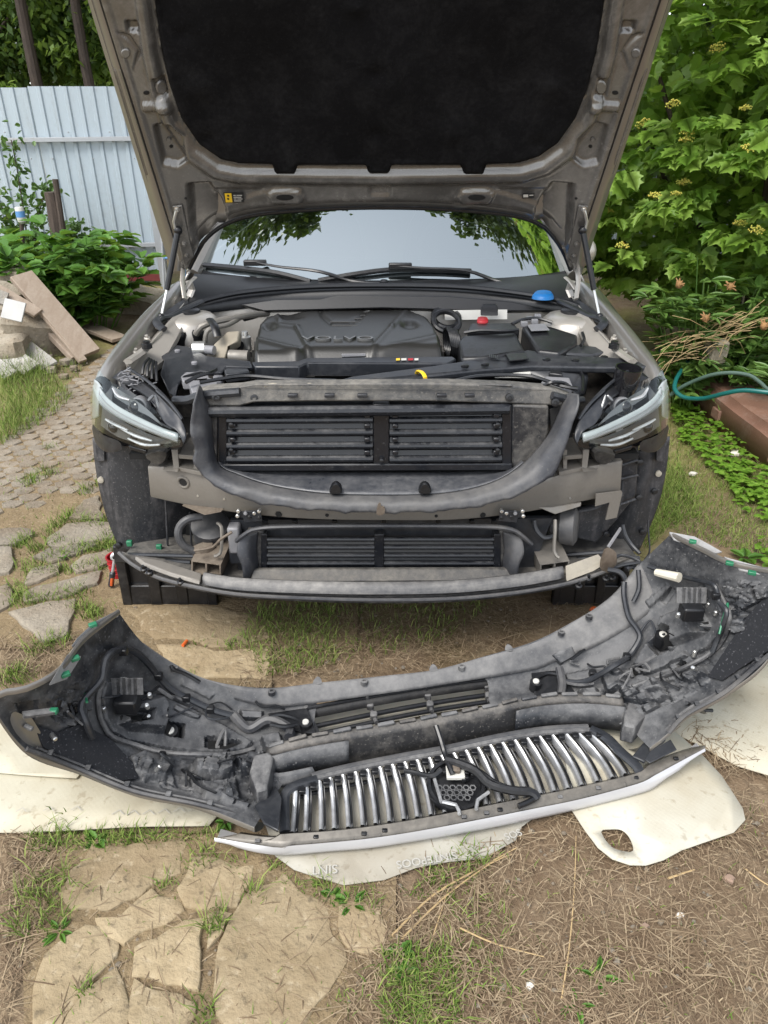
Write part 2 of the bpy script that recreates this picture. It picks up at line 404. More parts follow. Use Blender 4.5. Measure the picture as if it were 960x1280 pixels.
# insulation pad: quilted felt, rounded at its edge
pg = []; XA, XB, YA, YB = 170, 780, -85, 224; NX, NY = 204, 104
padm = MB(); idx = {}
for j in range(NY+1):
    for i in range(NX+1):
        px, py = lerp(XA, XB, i/NX), lerp(YA, YB, j/NY); d = polydist(px, py, PAD)
        if d < -0.2: 
            if d < -3.2: continue
        e = smooth01(min(1, max(0, d)/9))
        bulge = 0.010*(sin(px*0.021+1)*sin(py*0.026+2)) if d > 9 else 0
        for cx, cy, r, hh in ((565, 160, 20, 0.010), (470, 88, 14, -0.01), (470, 165, 13, -0.008), (262, 170, 12, -0.008), (672, 178, 14, -0.008), (445, 5, 16, 0.01), (690, 105, 20, 0.008), (250, 105, 20, 0.008), (230, 40, 16, -0.006)):
            q = math.hypot((px-cx), (py-cy)*1.2)/r
            if q < 2: bulge += hh*math.exp(-(q**2)*1.5)
        idx[i, j] = len(padm.v); padm.v.append(hd(px, py, -0.012+0.034*e+bulge*e))
for j in range(NY):
    for i in range(NX):
        q = [(i, j), (i+1, j), (i+1, j+1), (i, j+1)]
        if all(k in idx for k in q): padm.f.append(tuple(idx[k] for k in q))
padm.build('insulation_pad', M['pad'], hood, ang=180)
# holes, label, bumpers on the inner panel
HV = BVHTree.FromPolygons([tuple(p) for r in hg for p in r], [(j*NS+i, j*NS+i+1, (j+1)*NS+i+1, (j+1)*NS+i) for j in range(NT) for i in range(NS-1)])
def hdisc(px, py, rx, ry, mat, name, th=0.004, n=14):
    if hit(HV, px, py)[0] is None: print("MISS", px, py, rx); return None
    c, nn = hit(HV, px, py, 0.001)
    pts = []
    for k in range(n):
        a = 2*pi*k/n; q = onplane(px+rx*cos(a), py+ry*sin(a), c, nn); pts.append(q)
    return MB().dome(pts, nn, [(1, -0.004), (1, th*0.6), (0.8, th)]).build(name, mat, hood)
for s in (0, 1):
    f = (lambda x: 952-x) if s else (lambda x: x)
    hdisc(f(356), 247, 11, 3.6, M['void'], 'drain_slot', 0.0005)
    hdisc(f(183), 116, 4, 2.6, M['void'], 'panel_hole', 0.0005); hdisc(f(214), 183, 2.4, 2.2, M['void'], 'panel_hole', 0.0005)
    hdisc(f(211), 174, 3.2, 3, M['inner'], 'grommet', 0.006); hdisc(f(157), 66, 6, 6, M['inner'], 'pressed_dimple', 0.006)
    hdisc(f(232), 248, 1.8, 1.5, M['void'], 'panel_hole', 0.0005); hdisc(f(201), 108, 7, 9, M['inner'], 'pressed_dimple', 0.008)
lab = MB().prism([hd(x, y, 0.008) for x, y in ((279.5, 238.5), (304.5, 238), (305.5, 250.5), (281.5, 251.5))], HN*0.0015).build('warning_label', M['print'], hood)
MB().prism([hd(x, y, 0.0096) for x, y in ((281, 239.4), (289.5, 239.2), (291, 250.4), (282.6, 250.7))], HN*0.0006).build('yellow_field', M['yellow'], lab)
w = MB()
for y, xs in ((241.5, ((292, 295), (296, 303))), (243.8, ((292.4, 302),)), (246, ((292.7, 296), (297, 303.5))), (248.4, ((293, 302),))):
    for xa, xb in xs: w.prism([hd(xa, y, 0.0096), hd(xb, y, 0.0096), hd(xb, y+0.9, 0.0096), hd(xa, y+0.9, 0.0096)], HN*0.0004)
w.build('small_print', M['white'], lab)
w = MB()
for y in (242.3, 246.2): w.lathe(hd(285.6, y, 0.0099), HN, [(0.0042, 0), (0.0042, 0.0005)], 10)
w.build('warning_symbol', M['print'], lab)
lb = MB().prism([hd(x, y, 0.004) for x, y in ((653, 240.5), (668, 240), (667.5, 246.5), (652.5, 247))], HN*0.001).build('small_label', M['print'], hood)
w = MB().prism([hd(x, y, 0.0054) for x, y in ((654, 242), (660, 241.8), (660, 245.2), (654, 245.4))], HN*0.0004)
w.prism([hd(x, y, 0.0054) for x, y in ((661.5, 242.3), (666.5, 242.1), (666.5, 243.2), (661.5, 243.4))], HN*0.0004).build('small_print', M['white'], lb)
for s_ in (-1, 1):
    for dx, r_s, mt in ((15, 0.0035, 'blk'), (5, 0.003, 'inner')):
        P = [(hx(y, s_)-s_*dx, y) for y in range(-80, 320, 20)]
        Q = [hit(HV, x, y, 0.0) for x, y in P]; Q = [q[0] for q in Q if q[0] is not None]
        MB().tube(crv(Q, 50), r_s, 6).build('hem_seam', M[mt], hood)
# rear edge rubber lip
MB().tube([hd(p.x, p.y+1.5, -0.018) for p in crv(HB[1:-1], 60)], 0.008, 8).build('rear_edge_seal', M['blk'], hood)
MB().tube([hd(p.x, p.y-5, 0.005) for p in crv(HB[3:-3], 50)], 0.0035, 6).build('washer_hose', M['blk'], hood)
# gas struts, hinges
for s in (-1, 1):
    x0 = (lambda x: x) if s < 0 else (lambda x: 951-x)
    top = hd(x0(224), 281, 0.03); mid = at(x0(208.5), 362, 2.70); bot = at(x0(201.5), 396, 2.655)
    g = MB().tube([top, lerp(top, mid, 0.5), mid], 0.0105, 10).build('gas_strut', M['blk'], car)
    MB().tube([mid, bot], 0.0048, 8).build('rod', M['metal'], g)
    MB().ball(top, 0.016, 10, 6).build('ball_joint', M['blk'], g); MB().ball(bot, 0.014, 10, 6).build('ball_joint', M['blk'], g)
    k = MB().prism([hd(x0(x), y, 0.002) for x, y in ((216, 256), (228, 255), (238, 300), (243, 318), (231, 330), (222, 290))], HN*0.008)
    hg_ = k.build('hinge_plate', M['inner'], car, bevel=0.002)
    MB().tube([hd(x0(222), 258, 0.012), hd(x0(219), 270, 0.03), hd(x0(221), 281, 0.03)], 0.006, 6).build('strut_bracket', M['metal'], hg_)
    for bx, by in ((222, 258), (231, 302), (234, 317)):
        MB().lathe(hd(x0(bx), by, 0.009), HN, [(0.010, 0), (0.010, 0.006), (0.006, 0.008), (0.006, 0.014)], 8).build('bolt', M['metal'] if by < 300 else M['inner'], hg_)
    a = MB().tube(a3([(x0(234), 320, 2.88), (x0(229), 335, 2.90), (x0(228), 352, 2.86), (x0(231), 374, 2.80)]), 0.012, 8, flat=0.45).build('hinge_arm', M['bay'], car)
    MB().tube(a3([(x0(231), 362, 2.86), (x0(238), 352, 2.90), (x0(244), 347, 2.94)]), 0.010, 8, flat=0.5).build('hinge_link', M['bay'], car)
    MB().tube(a3([(x0(236), 352, 2.95), (x0(240), 362, 2.96), (x0(236), 372, 2.94)]), 0.018, 8, flat=0.6).build('hinge_base', M['bay'], car)

# ---- windscreen, roof, body sides behind
wb = [V(-0.86, 3.44, 1.055), V(-0.55, 3.24, 1.06), V(0, 3.16, 1.062), V(0.55, 3.24, 1.06), V(0.86, 3.44, 1.055)]
wt = [V(-0.64, 4.26, 1.50), V(-0.4, 4.13, 1.53), V(0, 4.08, 1.545), V(0.4, 4.13, 1.53), V(0.64, 4.26, 1.50)]
wm = [lerp(a, b, 0.5)+V(0, -0.02, 0.035) for a, b in zip(wb, wt)]
MB().grid(loft([wb, wm, wt], 25, 13)).build('windscreen', M['glass'], car, ang=180)
MB().grid(loft([[lerp(a, b, -0.02) for a, b in zip(wb, wt)], [lerp(a, b, 0.055)+V(0, 0.004, -0.002) for a, b in zip(wb, wt)]], 25, 2)).build('windscreen_frit', M['blk'], car)
rt = [V(-0.6, 6.0, 1.36), V(-0.3, 6.1, 1.39), V(0, 6.14, 1.40), V(0.3, 6.1, 1.39), V(0.6, 6.0, 1.36)]
rm = [lerp(a, b, 0.45)+V(0, 0, 0.05) for a, b in zip(wt, rt)]
MB().grid(loft([wt, rm, rt], 15, 11)).build('roof', M['paint'], car, ang=180, solid=0.02)
for s in (-1, 1):
    MB().tube([V(s*0.88, 3.40, 1.04), V(s*0.77, 3.85, 1.31), V(s*0.66, 4.26, 1.495), V(s*0.64, 5.2, 1.50), V(s*0.62, 6.0, 1.37), V(s*0.72, 6.45, 1.12)], [0.035, 0.032, 0.035, 0.035, 0.035, 0.04], 10).build('roof_pillar', M['paint'], car)
    rows = [[V(s*0.895, 3.36, 1.06), V(s*0.905, 4.2, 1.06), V(s*0.90, 5.2, 1.07), V(s*0.86, 6.2, 1.09), V(s*0.74, 6.62, 1.05)],
            [V(s*0.935, 3.36, 0.95), V(s*0.935, 4.2, 0.93), V(s*0.93, 5.2, 0.93), V(s*0.90, 6.2, 0.93), V(s*0.76, 6.72, 0.9)],
            [V(s*0.925, 3.36, 0.62), V(s*0.925, 4.2, 0.56), V(s*0.925, 5.2, 0.55), V(s*0.91, 6.2, 0.55), V(s*0.76, 6.74, 0.55)],
            [V(s*0.90, 3.36, 0.36), V(s*0.90, 4.2, 0.30), V(s*0.90, 5.2, 0.26), V(s*0.88, 6.2, 0.28), V(s*0.74, 6.68, 0.3)]]
    MB().grid(loft(rows, 25, 13)).build('body_side', M['paint'], car, ang=180, solid=0.01)
    MB().grid(loft([[V(s*0.885, 3.5, 1.07), V(s*0.895, 4.5, 1.07), V(s*0.86, 6.1, 1.10)], [V(s*0.70, 4.2, 1.46), V(s*0.66, 5.0, 1.49), V(s*0.64, 5.9, 1.38)]], 13, 4)).build('side_glass', M['glass'], car, ang=180)
MB().grid(loft([[V(-0.74, 6.62, 1.05), V(0, 6.7, 1.08), V(0.74, 6.62, 1.05)], [V(-0.76, 6.74, 0.7), V(0, 6.82, 0.7), V(0.76, 6.74, 0.7)], [V(-0.74, 6.68, 0.3), V(0, 6.74, 0.3), V(0.74, 6.68, 0.3)]], 9, 7)).build('tail_panel', M['paint'], car, ang=180, solid=0.01)
MB().grid(loft([[V(-0.62, 6.02, 1.37), V(0, 6.14, 1.40), V(0.62, 6.02, 1.37)], [V(-0.74, 6.62, 1.05), V(0, 6.7, 1.08), V(0.74, 6.62, 1.05)]], 9, 4)).build('rear_glass', M['glass'], car, ang=180)
MB().box((0, 4.95, 0.36), (1.72, 3.1, 0.14)).build('floor_pan', M['blk'], car, bevel=0.02)
d = MB().grid(loft([[V(-0.80, 3.42, 0.98), V(0, 3.2, 1.0), V(0.80, 3.42, 0.98)], [V(-0.74, 3.8, 1.06), V(0, 3.72, 1.06), V(0.74, 3.8, 1.06)], [V(-0.74, 3.95, 0.85), V(0, 3.92, 0.8), V(0.74, 3.95, 0.85)]], 13, 9)).build('dashboard', M['blk'], car, ang=180)
MB().torus(V(0.36, 4.0, 1.06), V(0, -0.9, 0.42), 0.17, 0.014, 22, 8).build('steering_wheel', M['blk'], car)
for s in (-1, 1):
    MB().dome(crv([V(s*0.38-0.24, 4.75, 0.6), V(s*0.38-0.22, 4.75, 1.1), V(s*0.38-0.11, 4.78, 1.22), V(s*0.38-0.1, 4.8, 1.38), V(s*0.38+0.1, 4.8, 1.38), V(s*0.38+0.11, 4.78, 1.22), V(s*0.38+0.22, 4.75, 1.1), V(s*0.38+0.24, 4.75, 0.6)], 24, True), V(0, 1, 0.15), [(0.9, -0.02), (1, 0.02), (1, 0.08), (0.9, 0.12)]).build('front_seat', M['blk'], car)
MB().box((0, 4.35, 0.55), (1.6, 1.6, 0.2)).build('cabin_floor', M['blk'], car)
MB().box((0, 4.12, 1.46), (0.22, 0.02, 0.06)).build('rear_view_mirror', M['blk'], car, bevel=0.01)
# door mirror showing beside the hood
for s in (-1, 1):
    mc = V(s*0.965, 3.62, 1.11)
    mm = MB().ball(mc, 0.1, 14, 9, (0.62, 0.55, 0.66)).build('door_mirror', M['paint'] if s < 0 else M['bay'], car, ang=180)
    MB().tube([mc+V(-s*0.05, 0.02, -0.04), V(s*0.9, 3.68, 1.06)], 0.022, 8).build('mirror_arm', M['blk'], mm)
# wheels
for s in (-1, 1):
    for y, z in ((2.74, 0.565), (5.6, 0.335)):
        c = V(s*0.80, y, z)
        wh = MB().lathe(c, V(s, 0, 0), [(0.23, -0.11), (0.30, -0.115), (0.325, -0.09), (0.33, -0.03), (0.33, 0.03), (0.325, 0.09), (0.30, 0.115), (0.23, 0.11)], 36, False).build('wheel', M['tyre'], car, ang=180)
        rim = MB().lathe(c, V(s, 0, 0), [(0.235, -0.1), (0.225, 0.0), (0.235, 0.1), (0.22, 0.1), (0.2, 0.05)], 28, False)
        for k in range(5):
            a = 2*pi*k/5; rim.beam(c+V(s*0.08, 0, 0), c+V(s*0.085, cos(a)*0.225, sin(a)*0.225), 0.05, 0.02, V(1, 0, 0))
        rim.lathe(c+V(s*0.06, 0, 0), V(s, 0, 0), [(0.06, 0), (0.06, 0.03), (0.03, 0.04)], 12).build('rim', M['alu'], wh)

# ---- wipers and cowl
cw = MB().grid(loft([a3([(243, 342, 3.18), (340, 348, 3.22), (478, 350, 3.20), (610, 348, 3.22), (708, 342, 3.18)]),
                     a3([(236, 358, 3.02), (340, 357, 3.08), (478, 356, 3.08), (610, 357, 3.08), (716, 358, 3.02)]),
                     a3([(222, 384, 2.86), (330, 369, 2.98), (478, 363, 3.00), (620, 369, 2.98), (730, 384, 2.86)]),
                     a3([(226, 396, 2.86), (330, 384, 2.97), (478, 378, 2.98), (620, 384, 2.97), (726, 396, 2.86)])], 31, 13)).build('cowl_panel', M['cowl'], car, ang=60)
MB().tube(crv(a3([(216, 392, 2.80), (245, 379, 2.86), (300, 366, 2.95), (380, 359, 3.0), (478, 357, 3.01), (575, 359, 3.0), (650, 367, 2.95), (710, 378, 2.86), (738, 391, 2.80)]), 50), 0.011, 8).build('cowl_seal', M['blk'], cw)
MB().prism(a3([(300, 381, 2.90), (345, 374, 2.92), (400, 374, 2.93), (420, 369, 2.93), (560, 370, 2.93), (640, 377, 2.92), (690, 388, 2.9), (620, 389, 2.9), (478, 385, 2.9), (330, 389, 2.9)]), V(0, 0.05, -0.02)).build('cowl_cover', M['cowl'], cw, bevel=0.004)
fw = MB().prism(a3([(215, 392, 2.93), (330, 384, 2.97), (620, 384, 2.97), (735, 392, 2.93), (735, 440, 2.93), (215, 440, 2.93)]), V(0, 0.02, 0)).build('firewall', M['bay'], car)
WG = loft([wb, wm, wt], 25, 13); WV = MB().grid(WG).bvh()
def og_(px, py, lift):
    c, n = hit(WV, px, py, lift)
    return c if c is not None and c.y > 3.0 else at(px, py, 3.17)
for pts, yb, hold in (([(318, 334), (350, 341), (400, 347), (440, 351), (480, 355)], [(257, 334), (300, 338), (345, 344), (388, 352)], (322, 335)), ([(494, 340), (530, 343), (580, 346), (620, 351), (655, 360)], [(398, 351), (450, 345), (500, 340), (588, 342)], (500, 339))):
    P = [og_(x, y, 0.035) for x, y in pts]; P[-1] = at(pts[-1][0], pts[-1][1], 3.10)
    wi = MB().tube(crv(P, 16), [0.007+0.009*k/15 for k in range(16)], 8, flat=0.6).build('wiper', M['blk'], car)
    MB().tube(crv([og_(x, y, 0.014) for x, y in yb], 16), 0.010, 6, flat=1.2).build('wiper_blade', M['blk'], wi)
    MB().box(og_(hold[0], hold[1], 0.03), (0.10, 0.03, 0.024)).build('blade_holder', M['blk'], wi, bevel=0.005); MB().lathe(P[-1], V(0, 0, 1), [(0.02, -0.02), (0.02, 0.012), (0.012, 0.018)], 12).build('pivot_cap', M['blk'], wi)
bc = MB().dome(crv(g3([(665, 373.5, 1.05), (669, 368.8, 1.05), (679, 367.6, 1.05), (689, 369.2, 1.05), (692, 374, 1.05), (680, 375.6, 1.05)]), 24, True), V(0, 0, 1), [(1, 0), (0.95, 0.010), (0.78, 0.019), (0.7, 0.020)]).build('washer_cap', M['blue'], cw, ang=60)
bc['label'] = 'bright blue filler cap on the cowl below the windscreen'

# ---- fenders and inner flanges
for s in (-1, 1):
    f = lambda L: a3(mr(L, s))
    crown = f([(119, 474, 2.22), (127, 458, 2.27), (141, 437, 2.38), (170, 401, 2.60), (206, 366, 2.87), (222, 352, 3.02)])
    inner = f([(137, 475, 2.20), (143, 460, 2.25), (161, 436, 2.37), (186, 405, 2.57), (214, 374, 2.83), (228, 358, 3.0)])
    drop = [p+V(0, 0.0, -0.035) for p in f([(141, 477, 2.20), (148, 463, 2.25), (165, 440, 2.37), (190, 408, 2.57), (217, 377, 2.83), (230, 360, 3.0)])]
    shoulder = [V(s*max(abs(p.x)+0.012, 0.905), p.y+0.02, p.z-0.055) for p in crown]
    side = [V(s*0.94, p.y+0.08, 0.78) for p in crown]; low = [V(s*0.93, p.y+0.2, 0.60) for p in crown]
    MB().grid(loft([drop, inner, [lerp(a, b, 0.5)+V(0, 0, 0.012) for a, b in zip(inner, crown)], crown, shoulder, side, low], 26, 26)).build('fender', M['paint'], car, ang=180)
    fl = MB().grid(loft([drop, f([(152, 478, 2.22), (160, 458, 2.28), (178, 440, 2.38), (203, 412, 2.55), (224, 386, 2.78), (238, 368, 2.95)])], 26, 3)).build('fender_flange', M['bay'], car, ang=180, solid=0.004)
    FV = None
    for px, py, Y in ((161, 455, 2.30), (171, 441, 2.38), (184, 424, 2.48), (197, 407, 2.60)):
        MB().lathe(at(mr([(px, py)], s)[0][0], py, Y), V(0, -0.3, 1), [(0.011, -0.01), (0.011, 0.006), (0.006, 0.008), (0.006, 0.016)], 8).build('bolt', M['bay'], fl)
    MB().prism(f([(150, 478, 2.25), (178, 470, 2.27), (205, 450, 2.40), (222, 420, 2.55), (238, 385, 2.80), (224, 386, 2.78), (203, 412, 2.55), (178, 440, 2.38), (160, 458, 2.28)]), V(0, 0, -0.02)).build('inner_fender', M['bay'], car)
    ch = MB().tube(crv(f([(160, 452, 2.27), (172, 444, 2.33), (182, 436, 2.38)]), 6), 0.018, 6, flat=0.5).build('fender_bracket', M['bay'], car)
    MB().lathe(f([(184, 435, 2.36)])[0], V(0, 0, 1), [(0.018, 0), (0.018, 0.014), (0.012, 0.016), (0.012, 0.024)], 10).build('rubber_stop', M['blk'], car)
    # strut tower
    c = gz(mr([(236, 412)], s)[0][0], 412, 0.955)
    tw = MB().lathe(c, V(0, 0, 1), [(0.135, -0.25), (0.128, 0.0), (0.118, 0.035), (0.095, 0.055), (0.055, 0.06), (0.03, 0.058)], 32).build('strut_tower', M['bay'], car, ang=60)
    MB().lathe(c+V(0.0, 0.03, 0.056), V(0, 0, 1), [(0.044, 0), (0.044, 0.012), (0.038, 0.016)], 18).build('tower_cap', M['blk'], tw, sub=0)
    # black gutter seal along the fender by the strut foot
    MB().tube(crv(f([(252, 377, 2.86), (232, 386, 2.78), (214, 395, 2.70), (200, 398, 2.64), (196, 404, 2.58), (205, 412, 2.55)]), 22), 0.016, 8, flat=0.6).build('gutter_trim', M['blkgrey'], car)
    MB().prism(f([(196, 396, 2.66), (222, 378, 2.84), (234, 372, 2.9), (236, 380, 2.86), (216, 395, 2.72), (200, 404, 2.6)]), V(0, 0, -0.012)).build('gutter_panel', M['blk'], car, bevel=0.003)
# dark bay floor and core so nothing shows through
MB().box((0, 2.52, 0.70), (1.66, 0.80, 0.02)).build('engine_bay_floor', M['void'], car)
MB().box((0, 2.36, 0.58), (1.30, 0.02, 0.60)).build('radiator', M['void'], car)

# ---- engine cover
EC = [(311, 446), (313, 428), (319, 408), (330, 397), (352, 391), (400, 388), (478, 387), (515, 389), (536, 397), (549, 411), (556, 428), (558, 443), (480, 446), (384, 447), (372, 451), (318, 452)]
NX, NY = 96, 46; ec = MB(); idx = {}
for j in range(NY+1):
    for i in range(NX+1):
        px, py = lerp(308, 561, i/NX), lerp(385, 454, j/NY); d = polydist(px, py, EC)
        if d < -2.6: continue
        z = 0.905+0.075*smooth01(d/9)+0.012*smooth01((446-py)/50)
        def groove(P, dep, wd):
            dd = min(abs(polydist(px, py, P)), 99); return dep*math.exp(-(dd/wd)**2)
        z += groove([(396, 380), (467, 380), (463, 392), (450, 405), (436, 412), (414, 412), (403, 403)], -0.008, 1.8)
        dl = [((335, 413), (372, 417)), ((372, 417), (388, 444)), ((490, 416), (462, 444)), ((490, 416), (512, 392)), ((345, 392), (350, 408)), ((320, 430), (384, 445)), ((460, 444), (552, 426))]
        for a, b in dl:
            vx, vy = b[0]-a[0], b[1]-a[1]; t = max(0, min(1, ((px-a[0])*vx+(py-a[1])*vy)/(vx*vx+vy*vy)))
            z += 0.007*math.exp(-((math.hypot(px-a[0]-t*vx, py-a[1]-t*vy))/2.2)**2)
        for cx, cy, rx, ry in ((364, 402, 15, 4.5), (337, 415, 8, 4), (512, 413, 10, 4)):
            q = ((px-cx)/rx)**2+((py-cy)/ry)**2; z -= 0.016*math.exp(-q**2)
        idx[i, j] = len(ec.v); ec.v.append(gz(px, py, 0.965)+V(0, 0, z-0.965))
for j in range(NY):
    for i in range(NX):
        q = [(i, j), (i+1, j), (i+1, j+1), (i, j+1)]
        if all(k in idx for k in q): ec.f.append(tuple(idx[k] for k in q))
M['cover'] = plain('satin_engine_cover', (0.019, 0.0185, 0.017, 1), 0.33, 0, 0.1, 12, bmp=0.08)
eng = ec.build('engine_cover', M['cover'], car, ang=180)
for k in range(5):
    y = 390+k*4.2; MB().tube([gz(405+k*2.5, y, 0.988), gz(460-k*3.2, y, 0.988)], 0.0022, 6).build('cover_rib', M['cover'], eng)
tm = text_mesh('VOLVO', 0.050, 0.007); c = gz(422, 424.5, 0.984)
L = inst('raised_lettering', tm, eng, Matrix.Translation(c) @ Matrix.Scale(1.55, 4, (1, 0, 0)) @ Matrix.Rotation(radians(4), 4, 'X')); tm.materials.append(plain('letter_metal', (0.17, 0.17, 0.165, 1), 0.32, 0.6))
MB().prism(gp([(427, 443), (456, 442), (457, 445), (427, 446)], 0.955), V(0, 0, 0.006)).build('oil_label', M['grey'], eng)
# trim band in front of the engine cover, with small coloured decals
tb = MB().prism(g3([(314, 452, 0.955), (372, 451, 0.955), (384, 447, 0.955), (566, 445, 0.955), (571, 449, 0.95), (560, 454, 0.95), (384, 453, 0.95), (374, 458, 0.95), (318, 458, 0.95)]), V(0, 0, -0.05)).build('front_trim', M['blkgrey'], car, bevel=0.005)
for xa, xb, mt in ((495, 500, 'yellow'), (501.5, 508, 'white'), (510, 516.5, 'red'), (518, 523, 'white')):
    MB().prism(g3([(xa, 448.3, 0.956), (xb, 448.1, 0.956), (xb, 450.4, 0.956), (xa, 450.6, 0.956)]), V(0, 0, 0.0012)).build('decal', M[mt], tb)
# long cover over the slam panel, right
lc = MB().prism(g3([(408, 479, 0.945), (440, 470, 0.95), (540, 457, 0.955), (600, 448, 0.96), (660, 437, 0.965), (705, 444, 0.965), (765, 446, 0.965), (812, 452, 0.96), (815, 458, 0.96), (760, 459, 0.955), (665, 457, 0.95), (600, 462, 0.95), (540, 469, 0.945), (470, 477, 0.94)]), V(0, 0.0, -0.022)).build('slam_panel_cover', M['blkgrey'], car, bevel=0.006, seg=3)
MB().prism(gp([(632, 443.5), (656, 442), (661, 449.5), (637, 452)], 0.967), V(0, 0, 0.004)).build('cover_lid', M['blk'], lc, bevel=0.001)
for px, py in ((581, 459), (683, 451), (755, 448), (606, 457), (719, 452)): MB().lathe(gz(px, py, 0.958), V(0, 0, 1), [(0.013, 0), (0.013, 0.007), (0.008, 0.009)], 12).build('push_clip', M['blk'], lc)
wm_ = MB()
for k in range(5): wm_.prism(gp([(611+k*2.4, 443+k*0.4), (612.4+k*2.4, 442.8+k*0.4), (613.4+k*2.4, 447+k*0.4), (612+k*2.4, 447.3+k*0.4)], 0.969), V(0, 0, 0.001))
wm_.build('moulded_mark', M['blk'], lc)
# left trim
lt = MB().prism(g3([(193, 441, 0.95), (220, 431, 0.955), (236, 433, 0.955), (260, 445, 0.955), (313, 451, 0.955), (316, 459, 0.95), (283, 458, 0.95), (277, 466, 0.94), (250, 464, 0.945), (228, 469, 0.94), (222, 480, 0.90), (219, 497, 0.86), (211, 492, 0.87), (200, 467, 0.93), (205, 449, 0.945)]), V(0, 0.01, -0.018)).build('air_guide_cover', M['blkgrey'], car, bevel=0.006, seg=3)
for px, py in ((222, 440), (243, 455)): MB().lathe(gz(px, py, 0.952), V(0, 0, 1), [(0.010, 0), (0.010, 0.007), (0.006, 0.009)], 10).build('push_clip', M['grey'], lt)
for k in range(4):
    MB().tube(crv(a3([(186+k*3, 448+k*1.5, 2.3), (180+k*5, 456+k*3, 2.25), (178+k*6, 468+k*3, 2.22)]), 8), 0.005, 6).build('bellows_rib', M['blk'], lt)
# pipes, mounts and small units on the left of the engine
MB().tube(crv(g3([(245, 418, 0.97), (252, 408, 1.0), (270, 402, 1.01), (290, 398, 1.01), (312, 394, 1.0), (335, 392, 0.97)]), 24), 0.012, 10).build('coolant_pipe', M['alu'], car)
MB().tube(crv(g3([(256, 428, 0.95), (259, 414, 0.99), (270, 409, 1.0), (287, 405, 1.0), (305, 394, 1.0)]), 24), 0.009, 10).build('coolant_pipe', M['alu'], car)
MB().tube(crv(g3([(262, 399, 1.02), (268, 407, 1.03), (272, 421, 1.0)]), 8), 0.014, 8, flat=0.4).build('hose_strap', M['blk'], car)
MB().ball(gz(235, 421, 0.95), 0.045, 14, 9, (1, 0.8, 0.9)).build('expansion_bottle', M['white'], car, ang=180)
for px, py, r in ((225, 424, 0.022), (247, 422, 0.024)): MB().lathe(gz(px, py, 0.95), V(0.2, 0, 1), [(r, -0.03), (r, 0), (r*1.1, 0.01), (r*1.1, 0.02), (r*0.9, 0.03)], 12).build('hose_cap', M['blk'], car)
MB().tube([gz(242, 436, 0.96), gz(257, 436, 0.96)], 0.026, 14).build('solenoid', M['metal'], car)
MB().tube([gz(257, 437, 0.96), gz(268, 438, 0.96)], 0.016, 12).build('connector', M['grey'], car)
M['cast'] = plain('cast_aluminium', (0.36, 0.32, 0.25, 1), 0.5, 0.5, 0.1, 20, bmp=0.1)
mt_ = MB().prism(g3([(267, 430, 0.97), (284, 414, 1.0), (300, 413, 1.0), (298, 426, 0.985), (284, 432, 0.98), (282, 449, 0.93), (268, 448, 0.93)]), V(0.0, 0.03, -0.03)).build('engine_mount', M['cast'], car, bevel=0.006)
MB().lathe(gz(306, 421, 0.96), V(0, 0, 1), [(0.022, -0.05), (0.022, 0), (0.014, 0.005), (0.012, 0.02)], 12).build('mount_bolt', M['metal'], mt_)
MB().tube([gz(287, 445, 0.95), gz(311, 446, 0.95)], 0.022, 12).build('starter_unit', M['alu'], car)
MB().tube([gz(281, 428, 0.94), gz(300, 433, 0.94)], 0.02, 10).build('mount_rubber', M['blk'], car)
# right side of the bay: airbox, battery, fuse box, hoses
ab = MB().prism(g3([(573, 426, 0.985), (578, 419, 0.99), (645, 415, 0.99), (657, 438, 0.975), (600, 446, 0.97), (576, 448, 0.96)]), V(0, 0, -0.1)).build('air_filter_box', M['blk'], car, bevel=0.012, seg=3)
bt = MB().prism(g3([(652, 408, 0.995), (668, 404, 1.0), (690, 408, 1.0), (722, 418, 0.99), (722, 428, 0.98), (700, 441, 0.975), (672, 438, 0.975), (664, 425, 0.985)]), V(0, 0, -0.12)).build('battery_cover', M['blk'], car, bevel=0.01, seg=3)
MB().prism(g3([(659, 406.5, 1.0), (680, 405, 1.0), (687, 413, 1.0), (664, 414, 1.0)]), V(0, 0, 0.002)).build('battery_label', M['grey'], bt)
MB().prism(g3([(690, 440, 0.965), (722, 430, 0.97), (745, 433, 0.965), (757, 440, 0.96), (740, 444, 0.955)]), V(0, 0, -0.03)).build('battery_tray', M['blkgrey'], bt, bevel=0.006)
fb = MB().prism(g3([(584, 413, 0.995), (588, 404, 1.0), (642, 403, 1.0), (650, 412, 0.995)]), V(0, 0, -0.05)).build('fuse_box', M['blk'], car, bevel=0.008, seg=3)
rc = MB().dome(crv(g3([(597, 404, 1.0), (598, 399, 1.0), (608, 399, 1.0), (609.5, 404, 1.0)]), 16, True), V(0, 0, 1), [(1, 0), (1, 0.006), (0.9, 0.010)]).build('terminal_cap', M['red'], fb, ang=60); rc['label'] = 'red battery terminal cap'
for k in range(2):
    MB().torus(gz(558, 397+5*k, 0.97), V(0.1, -0.55, 0.8), 0.052, 0.011, 22, 8).build('turbo_hose', M['blk'], car)
MB().prism(a3([(556, 388, 2.90), (634, 387, 2.90), (634, 399, 2.88), (556, 400, 2.88)]), V(0, 0.01, 0)).build('heat_shield', M['white'], car)
for k in range(6):
    MB().torus(gz(560+k*2.2, 428+k*0.6, 0.945), V(1, 0.2, 0.1), 0.052, 0.006, 20, 6, ).build('intake_bellows', M['blk'], car)
MB().prism(g3([(600, 384, 1.02), (604, 379, 1.03), (620, 379, 1.03), (623, 384, 1.02)]), V(0, -0.02, -0.03)).build('cowl_clip', M['blk'], car, bevel=0.004)
